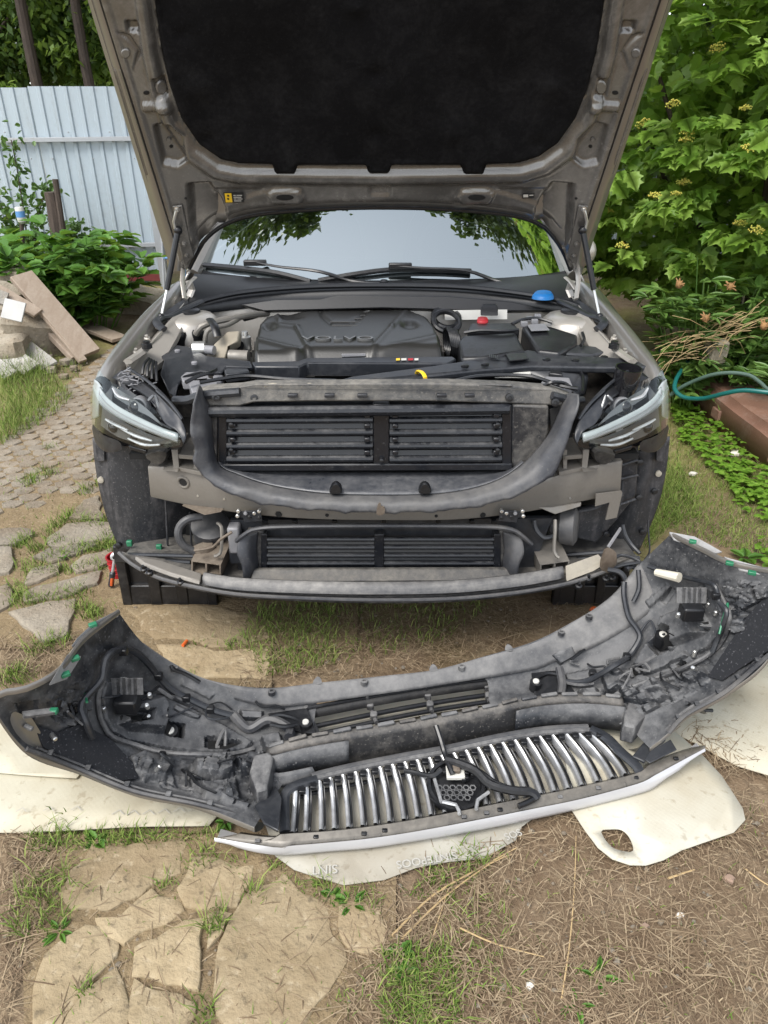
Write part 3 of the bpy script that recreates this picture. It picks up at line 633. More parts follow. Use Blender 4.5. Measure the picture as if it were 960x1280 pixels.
for px, py in ((655, 405), (668, 402), (672, 396), (662, 399)): MB().box(gz(px, py, 1.0), (0.025, 0.02, 0.02)).build('connector', M['grey'], car, bevel=0.003)
for L in ([(640, 405, 1.0), (655, 399, 1.01), (672, 398, 1.01), (690, 403, 1.0)], [(580, 416, 0.99), (600, 413, 1.0), (630, 413.5, 1.0), (648, 412, 1.0)], [(726, 432, 0.98), (730, 424, 0.99), (728, 416, 1.0)], [(735, 410, 0.95), (748, 417, 0.95), (756, 424, 0.94)], [(305, 400, 0.98), (320, 396, 0.98), (331, 390, 0.98)]):
    MB().tube(crv(g3(L), 14), 0.006, 6).build('cable', M['blk'] if L[0][0] != 735 else M['white'], car)
MB().prism(g3([(748, 428, 0.95), (765, 415, 0.96), (772, 418, 0.96), (757, 432, 0.95)]), V(0, 0, -0.02)).build('relay_box', M['blkgrey'], car, bevel=0.004)

# ---- gap between the covers and the slam panel: latch, shutter motor, ducts
for P, z, h, mt in (([(226, 470), (232, 465), (258, 464), (262, 472), (258, 476), (228, 476)], 0.93, 0.03, 'grey'), ([(236, 480), (240, 474), (262, 472), (272, 474), (272, 484), (240, 490)], 0.93, 0.06, 'grey'), ([(266, 470), (272, 465), (280, 466), (276, 476), (266, 478)], 0.93, 0.03, 'grey'), ([(280, 462), (286, 457), (308, 456), (312, 464), (282, 468)], 0.945, 0.03, 'blkgrey'),
                    ([(618, 466), (622, 461), (664, 460), (664, 466)], 0.93, 0.02, 'white'), ([(676, 478), (682, 470), (712, 472), (716, 482), (700, 488), (680, 486)], 0.93, 0.06, 'grey'), ([(686, 466), (690, 458), (700, 460), (704, 468)], 0.94, 0.03, 'blk'), ([(570, 478), (620, 474), (660, 480), (660, 486), (575, 486)], 0.92, 0.03, 'blk')):
    o = MB().prism(gp(P, z), V(0, 0, -h)).build('latch_unit', M[mt], car, bevel=0.004)
for L in ([(250, 478, 0.95), (275, 474, 0.95), (310, 470, 0.95), (360, 474, 0.945), (420, 476, 0.94)], [(560, 478, 0.945), (600, 470, 0.95), (660, 470, 0.95), (700, 482, 0.945), (722, 486, 0.94)], [(232, 478, 0.95), (248, 470, 0.96), (262, 466, 0.96), (270, 462, 0.955)], [(676, 484, 0.94), (690, 478, 0.96), (705, 479, 0.95), (715, 486, 0.94)], [(720, 455, 0.94), (728, 470, 0.93), (728, 490, 0.92)]):
    MB().tube(crv(g3(L), 18), 0.006, 6).build('cable', M['blk'], car)
MB().grid(loft([g3([(640, 458, 0.94), (680, 460, 0.94), (730, 459, 0.94)]), g3([(640, 462, 0.93), (690, 466, 0.93), (735, 470, 0.92)]), g3([(716, 490, 0.88), (724, 494, 0.88), (732, 494, 0.86)])], 12, 8)).build('air_guide_cover', M['blkgrey'], car, ang=180, solid=0.004)
yl = MB().tube(crv(g3([(521, 468, 0.945), (522, 464, 0.96), (527, 465, 0.97), (531, 470, 0.965), (532, 476, 0.95)]), 10), 0.007, 8, flat=0.6).build('yellow_pull_tab', M['yellow'], car)
M['slam'] = dusty('slam_panel_plastic', (0.035, 0.036, 0.038, 1), (0.22, 0.205, 0.178, 1), 0.58, 6, (0.5, 0.9), 0, 0.2, 0.3, 0.6)
sl = MB().prism(a3([(246, 490, 2.07), (262, 486, 2.07), (300, 484, 2.06), (318, 481, 2.05), (560, 479, 2.05), (640, 482, 2.06), (690, 486, 2.07), (716, 496, 2.08), (712, 508, 2.07), (640, 505, 2.05), (540, 502, 2.04), (400, 502, 2.04), (318, 503, 2.04), (300, 508, 2.05), (250, 508, 2.07)]), V(0, 0.05, 0.0)).build('slam_panel', M['slam'], car, bevel=0.006, seg=3)
for px in (366, 412, 453, 552, 587): MB().box(at(px, 494, 2.035), (0.03, 0.018, 0.010)).build('clip', M['blkgrey'], sl, bevel=0.002)
for px, py in ((318, 498), (637, 497), (270, 497), (694, 503)): MB().lathe(at(px, py, 2.045), V(0, -1, 0.2), [(0.012, -0.01), (0.012, 0.004), (0.006, 0.005), (0.006, 0.001)], 12).build('screw', M['blk'], sl)
for a, b in ((330, 352), (376, 398), (422, 446), (470, 540), (560, 640)):
    MB().tube(a3([(a, 482, 2.06), ((a+b)/2, 480.5, 2.06), (b, 482, 2.06)]), 0.005, 6).build('moulded_edge', M['foam'] if a < 400 else M['slam'], sl)
MB().tube(crv(a3([(218, 500, 2.10), (235, 500, 2.08), (255, 494, 2.06), (300, 490, 2.05)]), 12), 0.014, 8).build('support_tube', M['blkgrey'], car)
MB().tube(crv(a3([(728, 500, 2.10), (716, 500, 2.08), (690, 494, 2.06)]), 10), 0.012, 8).build('support_tube', M['blkgrey'], car)

# ---- upper shutter
us = MB()
us.prism(a3([(262, 500, 2.10), (700, 500, 2.10), (704, 600, 2.10), (262, 600, 2.10)]), V(0, 0.02, 0))
fr = us.build('shutter_housing', M['blkgrey'], car)
for (xa, xb), (ya, yb) in (((272, 284), (508, 586)), ((627, 640), (506, 586)), ((466, 487), (505, 583))):
    MB().prism(ap([(xa, ya), (xb, ya), (xb, yb), (xa, yb)], 2.052), V(0, 0.03, 0)).build('shutter_post', M['slat'], fr, bevel=0.004)
MB().tube(a3([(262, 515, 2.05), (466, 513, 2.04), (487, 513, 2.04), (636, 511, 2.05)]), 0.017, 10).build('shutter_rail', M['slat'], fr)
MB().prism(ap([(268, 581), (640, 580), (642, 588), (266, 589)], 2.045), V(0, 0.04, 0)).build('shutter_rail', M['slat'], fr, bevel=0.003)
MB().prism(ap([(640, 506), (686, 508), (686, 540), (672, 584), (640, 584)], 2.05), V(0, 0.03, 0)).build('side_panel', M['blkdust'], fr, bevel=0.006)
MB().prism(ap([(258, 512), (272, 512), (272, 588), (262, 588)], 2.055), V(0, 0.03, 0)).build('side_panel', M['blkdust'], fr, bevel=0.006)
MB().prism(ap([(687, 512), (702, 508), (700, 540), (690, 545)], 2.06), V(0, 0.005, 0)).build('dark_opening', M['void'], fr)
for xa, xb in ((284, 466), (487, 627)):
    for y in (525.5, 541, 557.5, 574):
        MB().tube([at(xa, y, 2.055), at(xb, y-1, 2.055)], 0.0115, 10).build('slat', M['slat'], fr)
        MB().beam(at(xa, y-7.6, 2.066), at(xb, y-8.6, 2.066), 0.006, 0.020, V(0, 0.3, 1)).build('slat', M['slat'], fr, bevel=0.001)
    for y in (519, 532, 549, 565):
        for x in (xa+7, xb-7): MB().box(at(x, y, 2.05), (0.018, 0.02, 0.014)).build('slat_pivot', M['slat'], fr, bevel=0.003)
for x, y in ((289, 531), (289, 563), (622, 531), (622, 563), (477, 512), (477, 576)): MB().lathe(at(x, y, 2.04), V(0, -1, 0), [(0.008, -0.01), (0.008, 0.004), (0.004, 0.006)], 8).build('screw', M['blk'], fr)

# ---- rubber air duct that hangs round the shutter in a U
outer = a3([(250, 482, 2.02), (243, 505, 1.99), (238, 530, 1.98), (239, 545, 1.97), (244, 562, 1.97), (241, 575, 1.96), (250, 590, 1.96), (262, 602, 1.955), (290, 618, 1.94), (330, 630, 1.93), (400, 638, 1.915), (478, 641, 1.91), (560, 638, 1.915), (620, 628, 1.93), (660, 613, 1.94), (690, 594, 1.955), (701, 575, 1.96), (710, 548, 1.97), (716, 528, 1.98), (723, 508, 1.99), (722, 490, 2.02)])
midr = a3([(252, 484, 2.05), (254, 510, 2.015), (256, 535, 2.0), (258, 550, 1.995), (261, 566, 1.99), (263, 580, 1.985), (270, 592, 1.98), (283, 600, 1.965), (308, 610, 1.95), (345, 619, 1.94), (405, 627, 1.925), (478, 629, 1.92), (553, 627, 1.925), (606, 618, 1.94), (642, 604, 1.955), (670, 585, 1.97), (684, 566, 1.98), (696, 545, 1.99), (704, 525, 2.0), (711, 508, 2.015), (716, 490, 2.05)])
innr = a3([(254, 488, 2.08), (264, 512, 2.06), (266, 535, 2.055), (267, 550, 2.05), (269, 566, 2.045), (272, 578, 2.04), (280, 586, 2.03), (295, 592, 2.02), (322, 602, 2.0), (355, 610, 1.985), (408, 617, 1.97), (478, 619, 1.965), (548, 617, 1.97), (596, 609, 1.985), (630, 596, 2.0), (655, 578, 2.02), (672, 560, 2.03), (685, 543, 2.04), (694, 525, 2.05), (700, 510, 2.06), (708, 492, 2.08)])
dg_ = loft([outer, midr, innr], 90, 9)
for r_i, r in enumerate(dg_):
    for c_i, p in enumerate(r):
        k = (1-r_i/8); q = sin(c_i*0.9)*0.003+sin(c_i*2.3+1)*0.002
        p += V(0, -abs(q)*k, q*k)
duct = MB().grid(dg_).build('rubber_air_duct', M['rubber'], car, ang=180, solid=0.004)
M['shelf'] = dusty('duct_floor_plastic', (0.030, 0.033, 0.040, 1), (0.12, 0.12, 0.122, 1), 0.5, 5, (0.25, 0.6), 0, 0.2, 0.1, 0.4)
shelf = MB().grid(loft([[p.copy() for p in innr[5:16]], a3([(285, 578, 2.08), (290, 583, 2.09), (300, 586, 2.09), (330, 588, 2.09), (400, 589, 2.09), (478, 589, 2.09), (550, 589, 2.09), (610, 588, 2.09), (635, 585, 2.09), (645, 580, 2.09), (650, 574, 2.08)])], 50, 6)).build('duct_shelf', M['shelf'], duct, ang=180, solid=0.003)
for x in (420, 531):
    MB().dome(crv(ap([(x-7, 615), (x-6, 606), (x, 602), (x+6, 606), (x+7, 615)], 1.965), 16, True), V(0, -1, 0.2), [(1, -0.01), (1, 0.014), (0.8, 0.02)]).build('duct_clip', M['blk'], duct)
MB().dome(crv(ap([(471, 643), (472, 632), (475, 628), (477, 633), (481, 634), (480, 642)], 1.905), 14, True), V(0, -1, 0.1), [(1, -0.004), (1, 0.003)]).build('torn_notch', M['rustmetal'], duct)

# ---- crash beam
bt_ = [(185, 583, 2.09), (230, 586, 2.06), (300, 603, 2.02), (380, 623, 1.97), (478, 630, 1.955), (575, 623, 1.97), (660, 605, 2.02), (730, 585, 2.06), (777, 576, 2.10)]
bb_ = [(189, 621, 2.10), (235, 631, 2.065), (300, 641, 2.025), (380, 648, 1.975), (478, 650, 1.96), (575, 649, 1.975), (655, 640, 2.025), (725, 627, 2.065), (774, 617, 2.11)]
T, B = crv(a3(bt_), 40), crv(a3(bb_), 40)
beam = MB().grid([[p+V(0, 0.07, 0.0) for p in T], T, [p+V(0, -0.004, -0.008) for p in T], [p+V(0, -0.004, 0.008) for p in B], B, [p+V(0, 0.07, 0) for p in B], [p+V(0, 0.07, 0) for p in T]]).build('crash_beam', M['alu'], car, ang=40)
for a, b in ((T[0], B[0]), (T[-1], B[-1])): MB().prism([a, b, b+V(0, 0.07, 0), a+V(0, 0.07, 0)], V(0.003, 0, 0)).build('beam_end', M['alu'], beam)
BV = BVHTree.FromPolygons([tuple(p) for p in T+B], [(i, i+1, 41+i, 40+i) for i in range(39)])
c, n = hit(BV, 230, 602, 0.004); MB().torus(c, n, 0.018, 0.005, 20, 8).build('tow_eye_ring', M['alu'], beam); MB().lathe(c, n, [(0.017, -0.006), (0.016, 0.0015)], 18).build('tow_eye_hole', M['void'], beam)
for px, py, rx, mt in ((349, 642, 4.5, 'void'), (603, 643, 3.8, 'void'), (409, 643, 2.4, 'void'), (545, 644, 2.2, 'void'), (248, 619, 1.5, 'metal'), (281, 623, 1.6, 'metal'), (766, 620, 1.6, 'metal'), (712, 622, 1.5, 'metal')):
    c, n = hit(BV, px, py, 0.0035)
    if c: MB().lathe(c, n, [(rx*0.0024, -0.004), (rx*0.0024, 0.0025)], 14).build('beam_hole' if mt == 'void' else 'rivet', M[mt], beam)
MB().prism(a3([(745, 618, 2.05), (777, 614, 2.085), (778, 616, 2.085), (771, 647, 2.085), (757, 650, 2.07), (762, 628, 2.06), (744, 633, 2.05)]), V(0, 0.006, 0)).build('beam_tab', M['alu'], beam)
# bracket boxes above the beam, both sides
for s in (-1, 1):
    f = lambda L: a3(mr(L, s))
    bx = MB()
    bx.prism(f([(214, 562, 2.06), (222, 562, 2.06), (224, 586, 2.05), (217, 586, 2.05)]), V(0, 0.14, 0)); bx.prism(f([(222, 568, 2.06), (245, 570, 2.05), (245, 575, 2.05), (222, 573, 2.06)]), V(0, 0.14, 0))
    bx.prism(f([(222, 584, 2.05), (252, 590, 2.03), (252, 595, 2.03), (218, 587, 2.05)]), V(0, 0.14, 0)); bx.prism(f([(242, 562, 2.06), (247, 562, 2.06), (247, 588, 2.05), (242, 588, 2.05)]), V(0, 0.14, 0))
    bx.prism(f([(204, 585, 2.07), (222, 586, 2.04), (222, 590, 2.02), (204, 588, 2.06)]), V(0, 0.05, 0)).build('headlamp_bracket', M['alu'], car, bevel=0.001)
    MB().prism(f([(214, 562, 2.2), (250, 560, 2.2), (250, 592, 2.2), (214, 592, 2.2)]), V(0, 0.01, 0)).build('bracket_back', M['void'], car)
    # bracket plate with bolts under the beam
    pl_ = MB().prism(f([(296, 639, 1.985), (326, 637, 1.975), (328, 650, 1.975), (306, 652, 1.98), (304, 646, 1.98), (296, 646, 1.985)]), V(0, -0.006, 0)).build('bumper_bracket', M['blkgrey'], car, bevel=0.001)
    for px, py, mt in ((298, 639, 'metal'), (297, 645, 'metal'), (307, 641.5, 'grey'), (318, 641.5, 'metal'), (324, 639, 'metal'), (324, 647, 'blk'), (312, 646, 'blk')):
        MB().lathe(f([(px, py, 1.972)])[0], V(0, -1, 0.1), [(0.006, -0.01), (0.006, 0.004), (0.004, 0.006)], 10).build('bolt', M[mt], pl_)

# ---- lower shutter and its frame
lf = MB().prism(a3([(288, 650, 2.06), (690, 648, 2.06), (660, 728, 2.05), (300, 728, 2.05)]), V(0, 0.02, 0)).build('lower_shutter_housing', M['blkgrey'], car)
for (xa, xb), (ya, yb) in (((326, 334), (668, 715)), ((468, 480), (668, 713)), ((617, 626), (668, 713))): MB().prism(ap([(xa, ya), (xb, ya), (xb, yb), (xa, yb)], 2.025), V(0, 0.03, 0)).build('shutter_post', M['slat'], lf, bevel=0.003)
MB().prism(ap([(308, 664), (330, 664), (330, 718), (316, 718)], 2.03), V(0, 0.03, 0)).build('side_panel', M['blkdust'], lf, bevel=0.005)
MB().prism(ap([(624, 664), (642, 664), (636, 718), (624, 718)], 2.03), V(0, 0.03, 0)).build('side_panel', M['blkdust'], lf, bevel=0.005)
for xa, xb in ((334, 468), (480, 617)):
    for y in (674, 684, 694, 704):
        MB().tube([at(xa, y, 2.03), at(xb, y, 2.03)], 0.0075, 8).build('slat', M['slat'], lf); MB().beam(at(xa, y+4.6, 2.038), at(xb, y+4.6, 2.038), 0.005, 0.011, V(0, 0.3, 1)).build('slat', M['slat'], lf, bevel=0.001)
MB().prism(a3([(316, 712, 2.0), (640, 711, 2.0), (644, 726, 1.97), (312, 728, 1.97)]), V(0, 0.02, -0.004)).build('shutter_sill', M['blkdust'], lf, bevel=0.004)
MB().tube(crv(a3([(296, 676, 2.0), (306, 668, 1.99), (320, 661, 1.985), (360, 658, 1.98), (478, 657, 1.975), (600, 658, 1.98), (636, 661, 1.985), (650, 668, 1.99), (664, 680, 2.0)]), 50), 0.011, 8, flat=0.7).build('lower_duct_lip', M['rubber'], car)
for px in (331, 368, 418, 480, 548, 590, 618): MB().prism(ap([(px-3, 651), (px+3, 651), (px+3.5, 657), (px-3.5, 657)], 2.01), V(0, 0.02, 0)).build('housing_rib', M['blk'], lf)
for s in (-1, 1):
    f = lambda L: a3(mr(L, s))
    g = loft([f([(299, 672, 2.0), (296, 690, 1.98), (302, 706, 1.97), (304, 722, 1.97)]), f([(308, 668, 2.01), (308, 690, 1.985), (312, 705, 1.98), (310, 724, 1.98)]), f([(322, 664, 2.03), (320, 690, 2.03), (322, 706, 2.03), (318, 726, 2.02)])], 14, 9)
    MB().grid(g).build('torn_duct_flap', M['rubber'], car, ang=180, solid=0.004)
    # frame rails: two-chamber box sections, open to the front
    q = f([(239, 701, 2.00), (276, 706, 1.98), (276, 723, 1.975), (239, 716, 1.995)]); dv = f([(253, 655, 2.22)])[0]-q[0]
    dv = V(0.02*(-s), 0.26, 0.02)
    rl = MB(); th = 0.004
    c_ = sum(q, Vector())/4; inn = [c_+(p-c_)*0.90 for p in q]
    nq = 4; bk = [p+dv for p in q]; bi = [p+dv for p in inn]
    rl.add(q+inn+bk+bi, [(i, (i+1) % 4, 4+(i+1) % 4, 4+i) for i in range(4)]+[(i, 8+i, 8+(i+1) % 4, (i+1) % 4) for i in range(4)]+[(4+i, 4+(i+1) % 4, 12+(i+1) % 4, 12+i) for i in range(4)])
    m0, m1 = (inn[0]+inn[1])/2, (inn[2]+inn[3])/2
    rl.prism([m0+V(-0.003, 0.002, 0), m0+V(0.003, 0.002, 0), m1+V(0.003, 0.002, 0), m1+V(-0.003, 0.002, 0)], dv)
    rail = rl.build('frame_rail', M['rustmetal'] if s < 0 else M['alu'], car)
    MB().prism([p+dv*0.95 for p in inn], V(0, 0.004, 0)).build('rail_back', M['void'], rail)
    if s < 0:
        hr = MB().lathe(at(264, 664, 2.14), V(0.1, -0.35, 1), [(0.055, -0.05), (0.062, -0.03), (0.062, 0.02), (0.066, 0.025), (0.066, 0.035), (0.04, 0.045)], 22).build('horn', M['rubber'], car)
        MB().prism(a3([(227, 632, 2.05), (280, 636, 2.03), (276, 640, 2.0), (256, 644, 2.0)]), V(0, 0.03, -0.006)).build('beam_lower_flange', M['rustmetal'], car, bevel=0.002)
        MB().tube(crv(a3([(252, 646, 2.08), (235, 649, 2.06), (225, 658, 2.05), (223, 670, 2.04), (230, 682, 2.04), (243, 689, 2.05)]), 20), 0.0135, 10).build('coolant_hose', M['rubber'], car)
        MB().dome(crv(a3([(240, 688, 2.06), (262, 680, 2.1), (270, 684, 2.08), (262, 692, 2.05), (246, 693, 2.04)]), 18, True), V(0, -0.3, 1), [(1, -0.02), (1, 0.01), (0.8, 0.02)]).build('hose_flange', M['rustmetal'], car)
        MB().tube(crv(a3([(272, 654, 2.04), (277, 660, 2.02), (276, 690, 2.0), (268, 695, 2.0)]), 12), 0.006, 6).build('wire_bracket', M['alu'], car)
        MB().tube(crv(a3([(243, 688, 2.0), (265, 684, 1.99), (276, 674, 1.98), (290, 665, 1.99)]), 12), 0.005, 6).build('cable', M['rustmetal'], car)
        MB().box(at(294, 672, 2.04), (0.04, 0.05, 0.10)).build('pump_unit', M['grey'], car, bevel=0.008)
        MB().box(at(296, 690, 2.05), (0.045, 0.05, 0.07)).build('pump_body', M['blkgrey'], car, bevel=0.008)
    else:
        hr = MB().lathe(at(707, 657, 2.10), V(1, -0.35, 0.1), [(0.03, -0.05), (0.035, -0.03), (0.062, -0.015), (0.066, 0.01), (0.066, 0.03), (0.05, 0.04)], 24).build('horn', M['rubber'], car)
        MB().tube(crv(a3([(694, 650, 2.02), (694, 662, 2.0), (693, 690, 1.98), (699, 697, 1.97)]), 12), 0.006, 6).build('wire_bracket', M['alu'], hr)
        MB().prism(a3([(672, 634, 2.03), (690, 634, 2.03), (727, 628, 2.06), (726, 633, 2.05), (694, 643, 2.02)]), V(0, 0.03, -0.006)).build('beam_lower_flange', M['alu'], car, bevel=0.002)
        MB().tube(crv(a3([(668, 650, 2.04), (670, 662, 2.03), (680, 672, 2.02), (692, 670, 2.02)]), 12), 0.008, 8).build('coolant_hose', M['blkgrey'], car)
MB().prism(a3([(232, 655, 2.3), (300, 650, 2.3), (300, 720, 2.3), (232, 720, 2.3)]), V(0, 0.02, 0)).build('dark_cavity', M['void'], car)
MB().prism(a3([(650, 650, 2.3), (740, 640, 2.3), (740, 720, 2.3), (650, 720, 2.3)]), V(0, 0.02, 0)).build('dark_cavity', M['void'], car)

# ---- wheel arch liners
ll = MB().grid(loft([a3([(117, 547, 2.26), (140, 550, 2.22), (170, 556, 2.20), (205, 572, 2.22), (238, 590, 2.30)]), a3([(122, 590, 2.25), (145, 600, 2.21), (180, 608, 2.20), (215, 612, 2.24), (240, 616, 2.32)]),
                     a3([(133, 640, 2.24), (155, 645, 2.21), (190, 650, 2.22), (220, 650, 2.27), (246, 650, 2.34)]), a3([(151, 688, 2.22), (170, 690, 2.22), (200, 690, 2.26), (225, 690, 2.32), (250, 690, 2.38)])], 25, 17)).build('wheel_arch_liner', M['felt'], car, ang=180, solid=0.006)
M['liner'] = dusty('liner_plastic', (0.020, 0.022, 0.026, 1), (0.16, 0.15, 0.15, 1), 0.42, 4, (0.5, 0.85), 0, 0.15, 0.2, 0.5, streak=(3, 3, 0.5)); ll.data.materials[0] = M['liner']
lr = MB().grid(loft([a3([(836, 545, 2.26), (820, 552, 2.24), (805, 560, 2.22), (790, 565, 2.24)]), a3([(831, 590, 2.26), (815, 598, 2.24), (800, 604, 2.22), (770, 610, 2.28)]),
                     a3([(820, 635, 2.25), (800, 645, 2.23), (785, 650, 2.23), (740, 655, 2.30)]), a3([(799, 686, 2.24), (780, 690, 2.24), (760, 690, 2.26), (700, 690, 2.36)])], 20, 17)).build('wheel_arch_liner', M['liner'], car, ang=180, solid=0.006)
MB().prism(a3([(776, 560, 2.20), (800, 552, 2.20), (798, 580, 2.19), (796, 620, 2.18), (770, 650, 2.17), (745, 680, 2.14), (715, 672, 2.13), (716, 640, 2.12), (745, 634, 2.13), (776, 618, 2.14)]), V(0, 0.03, 0)).build('radiator_air_guide', M['liner'], car, bevel=0.008)
for a, b in (((775, 582), (797, 575)), ((770, 600), (797, 594)), ((748, 640), (794, 624)), ((726, 640), (724, 672)), ((734, 640), (732, 674)), ((742, 636), (740, 676))): MB().tube([at(*a, 2.135), at(*b, 2.165)], 0.005, 6).build('moulded_rib', M['liner'], car)
for px, py in ((118, 578), (127, 577)): pass
for px, py, Y in ((126, 600, 2.225), (148, 682, 2.20), (823, 592, 2.235), (818, 614, 2.23), (803, 665, 2.22), (800, 578, 2.18), (799, 622, 2.17), (758, 668, 2.13)):
    MB().lathe(at(px, py, Y), V(0, -1, 0.1), [(0.011, -0.01), (0.011, 0.004), (0.005, 0.006)], 12).build('liner_clip', M['foam'] if (px, py) in ((126, 600), (823, 592)) else M['blk'], car)
for s in (-1, 1):
    f = lambda L: a3(mr(L, s))
    MB().prism(f([(120, 553, 2.235), (131, 553, 2.22), (132, 575, 2.22), (122, 576, 2.235)]), V(0, -0.01, 0)).build('liner_flange', M['liner'], car, bevel=0.002)
MB().tube(a3([(207, 625, 2.18), (210, 690, 2.20)]), 0.004, 6).build('liner_rib', M['liner'], car); MB().tube(a3([(237, 640, 2.2), (240, 690, 2.22)]), 0.004, 6).build('liner_rib', M['liner'], car)
MB().tube(crv(a3([(778, 656, 2.12), (782, 670, 2.10), (790, 682, 2.08), (800, 692, 2.05)]), 10), 0.007, 8).build('sensor_cable', M['blkgrey'], car)
MB().tube(crv(a3([(776, 660, 2.12), (768, 672, 2.10), (760, 684, 2.08)]), 8), 0.006, 6).build('sensor_cable', M['grey'], car)
MB().tube(crv(a3([(810, 650, 2.15), (811, 670, 2.10), (812, 690, 2.05), (806, 699, 2.02)]), 10), 0.003, 6).build('sensor_cable', M['blk'], car)

# ---- headlights
M['bezel'] = plain('smoked_bezel', (0.14, 0.145, 0.15, 1), 0.25, 0.4)
def headlight(s):
    f = lambda L: a3(mr(L, s))
    h = MB().grid(loft([f([(126, 458, 2.30), (140, 470, 2.24), (165, 484, 2.20), (185, 497, 2.17), (203, 516, 2.12), (216, 535, 2.07), (230, 545, 2.03)]),
                        f([(121, 500, 2.26), (137, 505, 2.20), (160, 515, 2.15), (180, 524, 2.12), (198, 536, 2.09), (213, 545, 2.06), (229, 550, 2.03)]),
                        f([(118, 536, 2.24), (130, 548, 2.20), (150, 556, 2.16), (168, 562, 2.13), (186, 566, 2.10), (203, 564, 2.07), (228, 558, 2.03)])], 25, 13)).build('headlight', M['darkglass'], car, ang=180)
    h['label'] = 'angular headlight with pale T shaped light band, %s side of the picture' % ('left' if s < 0 else 'right')
    lens = MB().grid(loft([f([(123, 462, 2.235), (137, 476, 2.165), (160, 488, 2.125), (180, 500, 2.085), (196, 515, 2.045), (207, 531, 2.005), (226, 542, 1.965)]),
                           f([(113, 496, 2.19), (127, 506, 2.09), (150, 519, 2.045), (172, 529, 2.01), (190, 537, 1.985), (207, 543, 1.965), (226, 547, 1.95)]),
                           f([(115, 530, 2.18), (128, 541, 2.10), (148, 550, 2.06), (165, 557, 2.03), (183, 562, 2.005), (200, 561, 1.985), (225, 556, 1.96)])], 37, 17)).build('lens', M['lens'], h, ang=180)
    # light guide: bar and cross piece
    up_ = [(126, 484, 2.15), (135, 497, 2.12), (150, 509, 2.085), (170, 520, 2.05), (190, 530, 2.02), (208, 538, 1.995), (223, 543, 1.985)]
    lo_ = [(125, 503, 2.145), (135, 512, 2.115), (150, 522, 2.08), (170, 532, 2.045), (190, 540, 2.015), (208, 547, 1.992), (223, 552, 1.982)]
    md_ = [((a[0]+b[0])/2, (a[1]+b[1])/2, a[2]-0.010) for a, b in zip(up_, lo_)]
    dr = MB().grid(loft([f(up_), f(md_), f(lo_)], 25, 5)).build('light_guide', M['drl'], h, ang=180, solid=0.006)
    for k in (0.35, 0.7): MB().tube(crv([lerp(a, b, k)+V(0, -0.012, 0) for a, b in zip(f(up_), f(lo_))], 24), 0.0022, 6).build('guide_line', M['grey'], dr)
    MB().grid(loft([f([(119, 474, 2.215), (117, 500, 2.195), (117, 524, 2.19)]), f([(124, 478, 2.175), (121, 502, 2.155), (122, 522, 2.15)]), f([(129, 486, 2.155), (125, 503, 2.14), (124, 520, 2.14)])], 12, 7)).build('light_guide', M['drl'], h, ang=180, solid=0.004)
    # bezels, lamp units, chrome lines
    MB().grid(loft([f([(140, 482, 2.15), (165, 497, 2.10), (187, 514, 2.06), (203, 531, 2.02)]), f([(143, 496, 2.13), (165, 510, 2.09), (187, 521, 2.05), (203, 533, 2.02)])], 16, 5)).build('bezel', M['bezel'], h, ang=180)
    MB().grid(loft([f([(128, 508, 2.125), (145, 521, 2.095), (165, 533, 2.06), (190, 544, 2.02), (214, 551, 1.995)]), f([(126, 532, 2.13), (145, 545, 2.09), (165, 552, 2.06), (188, 556, 2.025), (214, 554, 2.0)])], 16, 5)).build('lower_bezel', M['bezel'], h, ang=180)
    for L in ([(141, 485, 2.12), (148, 495, 2.10), (162, 500, 2.08)], [(132, 524, 2.10), (142, 530, 2.075), (160, 538, 2.04)], [(150, 535, 2.06), (170, 545, 2.03), (190, 551, 2.0)], [(160, 548, 2.045), (180, 556, 2.015), (200, 556, 1.995)], [(185, 501, 2.07), (192, 494, 2.08)], [(194, 494, 2.09), (203, 520, 2.05), (212, 531, 2.02)]):
        MB().tube(crv(f(L), 10), [0.003+0.0022*sin(pi*k/9) for k in range(10)], 6).build('chrome_line' if L[0][0] < 180 else 'bezel_line', M['chrome'] if L[0][0] < 180 else M['bezel'], h)
    for px, py, Y, r in ((172, 509, 2.10, 0.03), (143, 534, 2.10, 0.022), (170, 546, 2.06, 0.018)):
        c = f([(px, py, Y)])[0]; ax = V(0, -1, 0.15)
        u = MB().lathe(c, ax, [(r, -0.04), (r, 0), (r*0.9, 0.004), (r*0.86, 0.0)], 20).build('lamp_unit', M['grey'], h)
        MB().ball(c, r*0.8, 14, 8).build('projector_lens', M['darkglass'], u, ang=180)
    # black housing inward of the lens and below
    MB().grid(loft([f([(176, 480, 2.17), (196, 492, 2.11), (212, 508, 2.06), (226, 524, 2.02), (232, 540, 1.99)]), f([(182, 494, 2.12), (198, 506, 2.075), (212, 520, 2.04), (224, 533, 2.0), (233, 548, 1.975)]), f([(192, 506, 2.07), (200, 518, 2.05), (208, 531, 2.01), (222, 540, 1.985), (230, 556, 1.97)])], 18, 9)).build('headlight_housing', M['blkgrey'], h, ang=180, solid=0.004)
    MB().grid(loft([f([(152, 462, 2.22), (175, 474, 2.17), (198, 490, 2.11), (218, 512, 2.05), (232, 536, 2.0)]), f([(140, 472, 2.19), (165, 485, 2.15), (188, 500, 2.09), (206, 520, 2.05), (228, 543, 1.99)])], 18, 4)).build('headlight_top', M['blk'], h, ang=180, solid=0.003)
    for L in ([(160, 460, 2.2), (184, 476, 2.14), (206, 496, 2.08), (222, 516, 2.04)], [(196, 488, 2.1), (214, 505, 2.05), (228, 524, 2.01)]): MB().tube(crv(f(L), 14), 0.005, 6).build('housing_rib', M['blkgrey'], h)
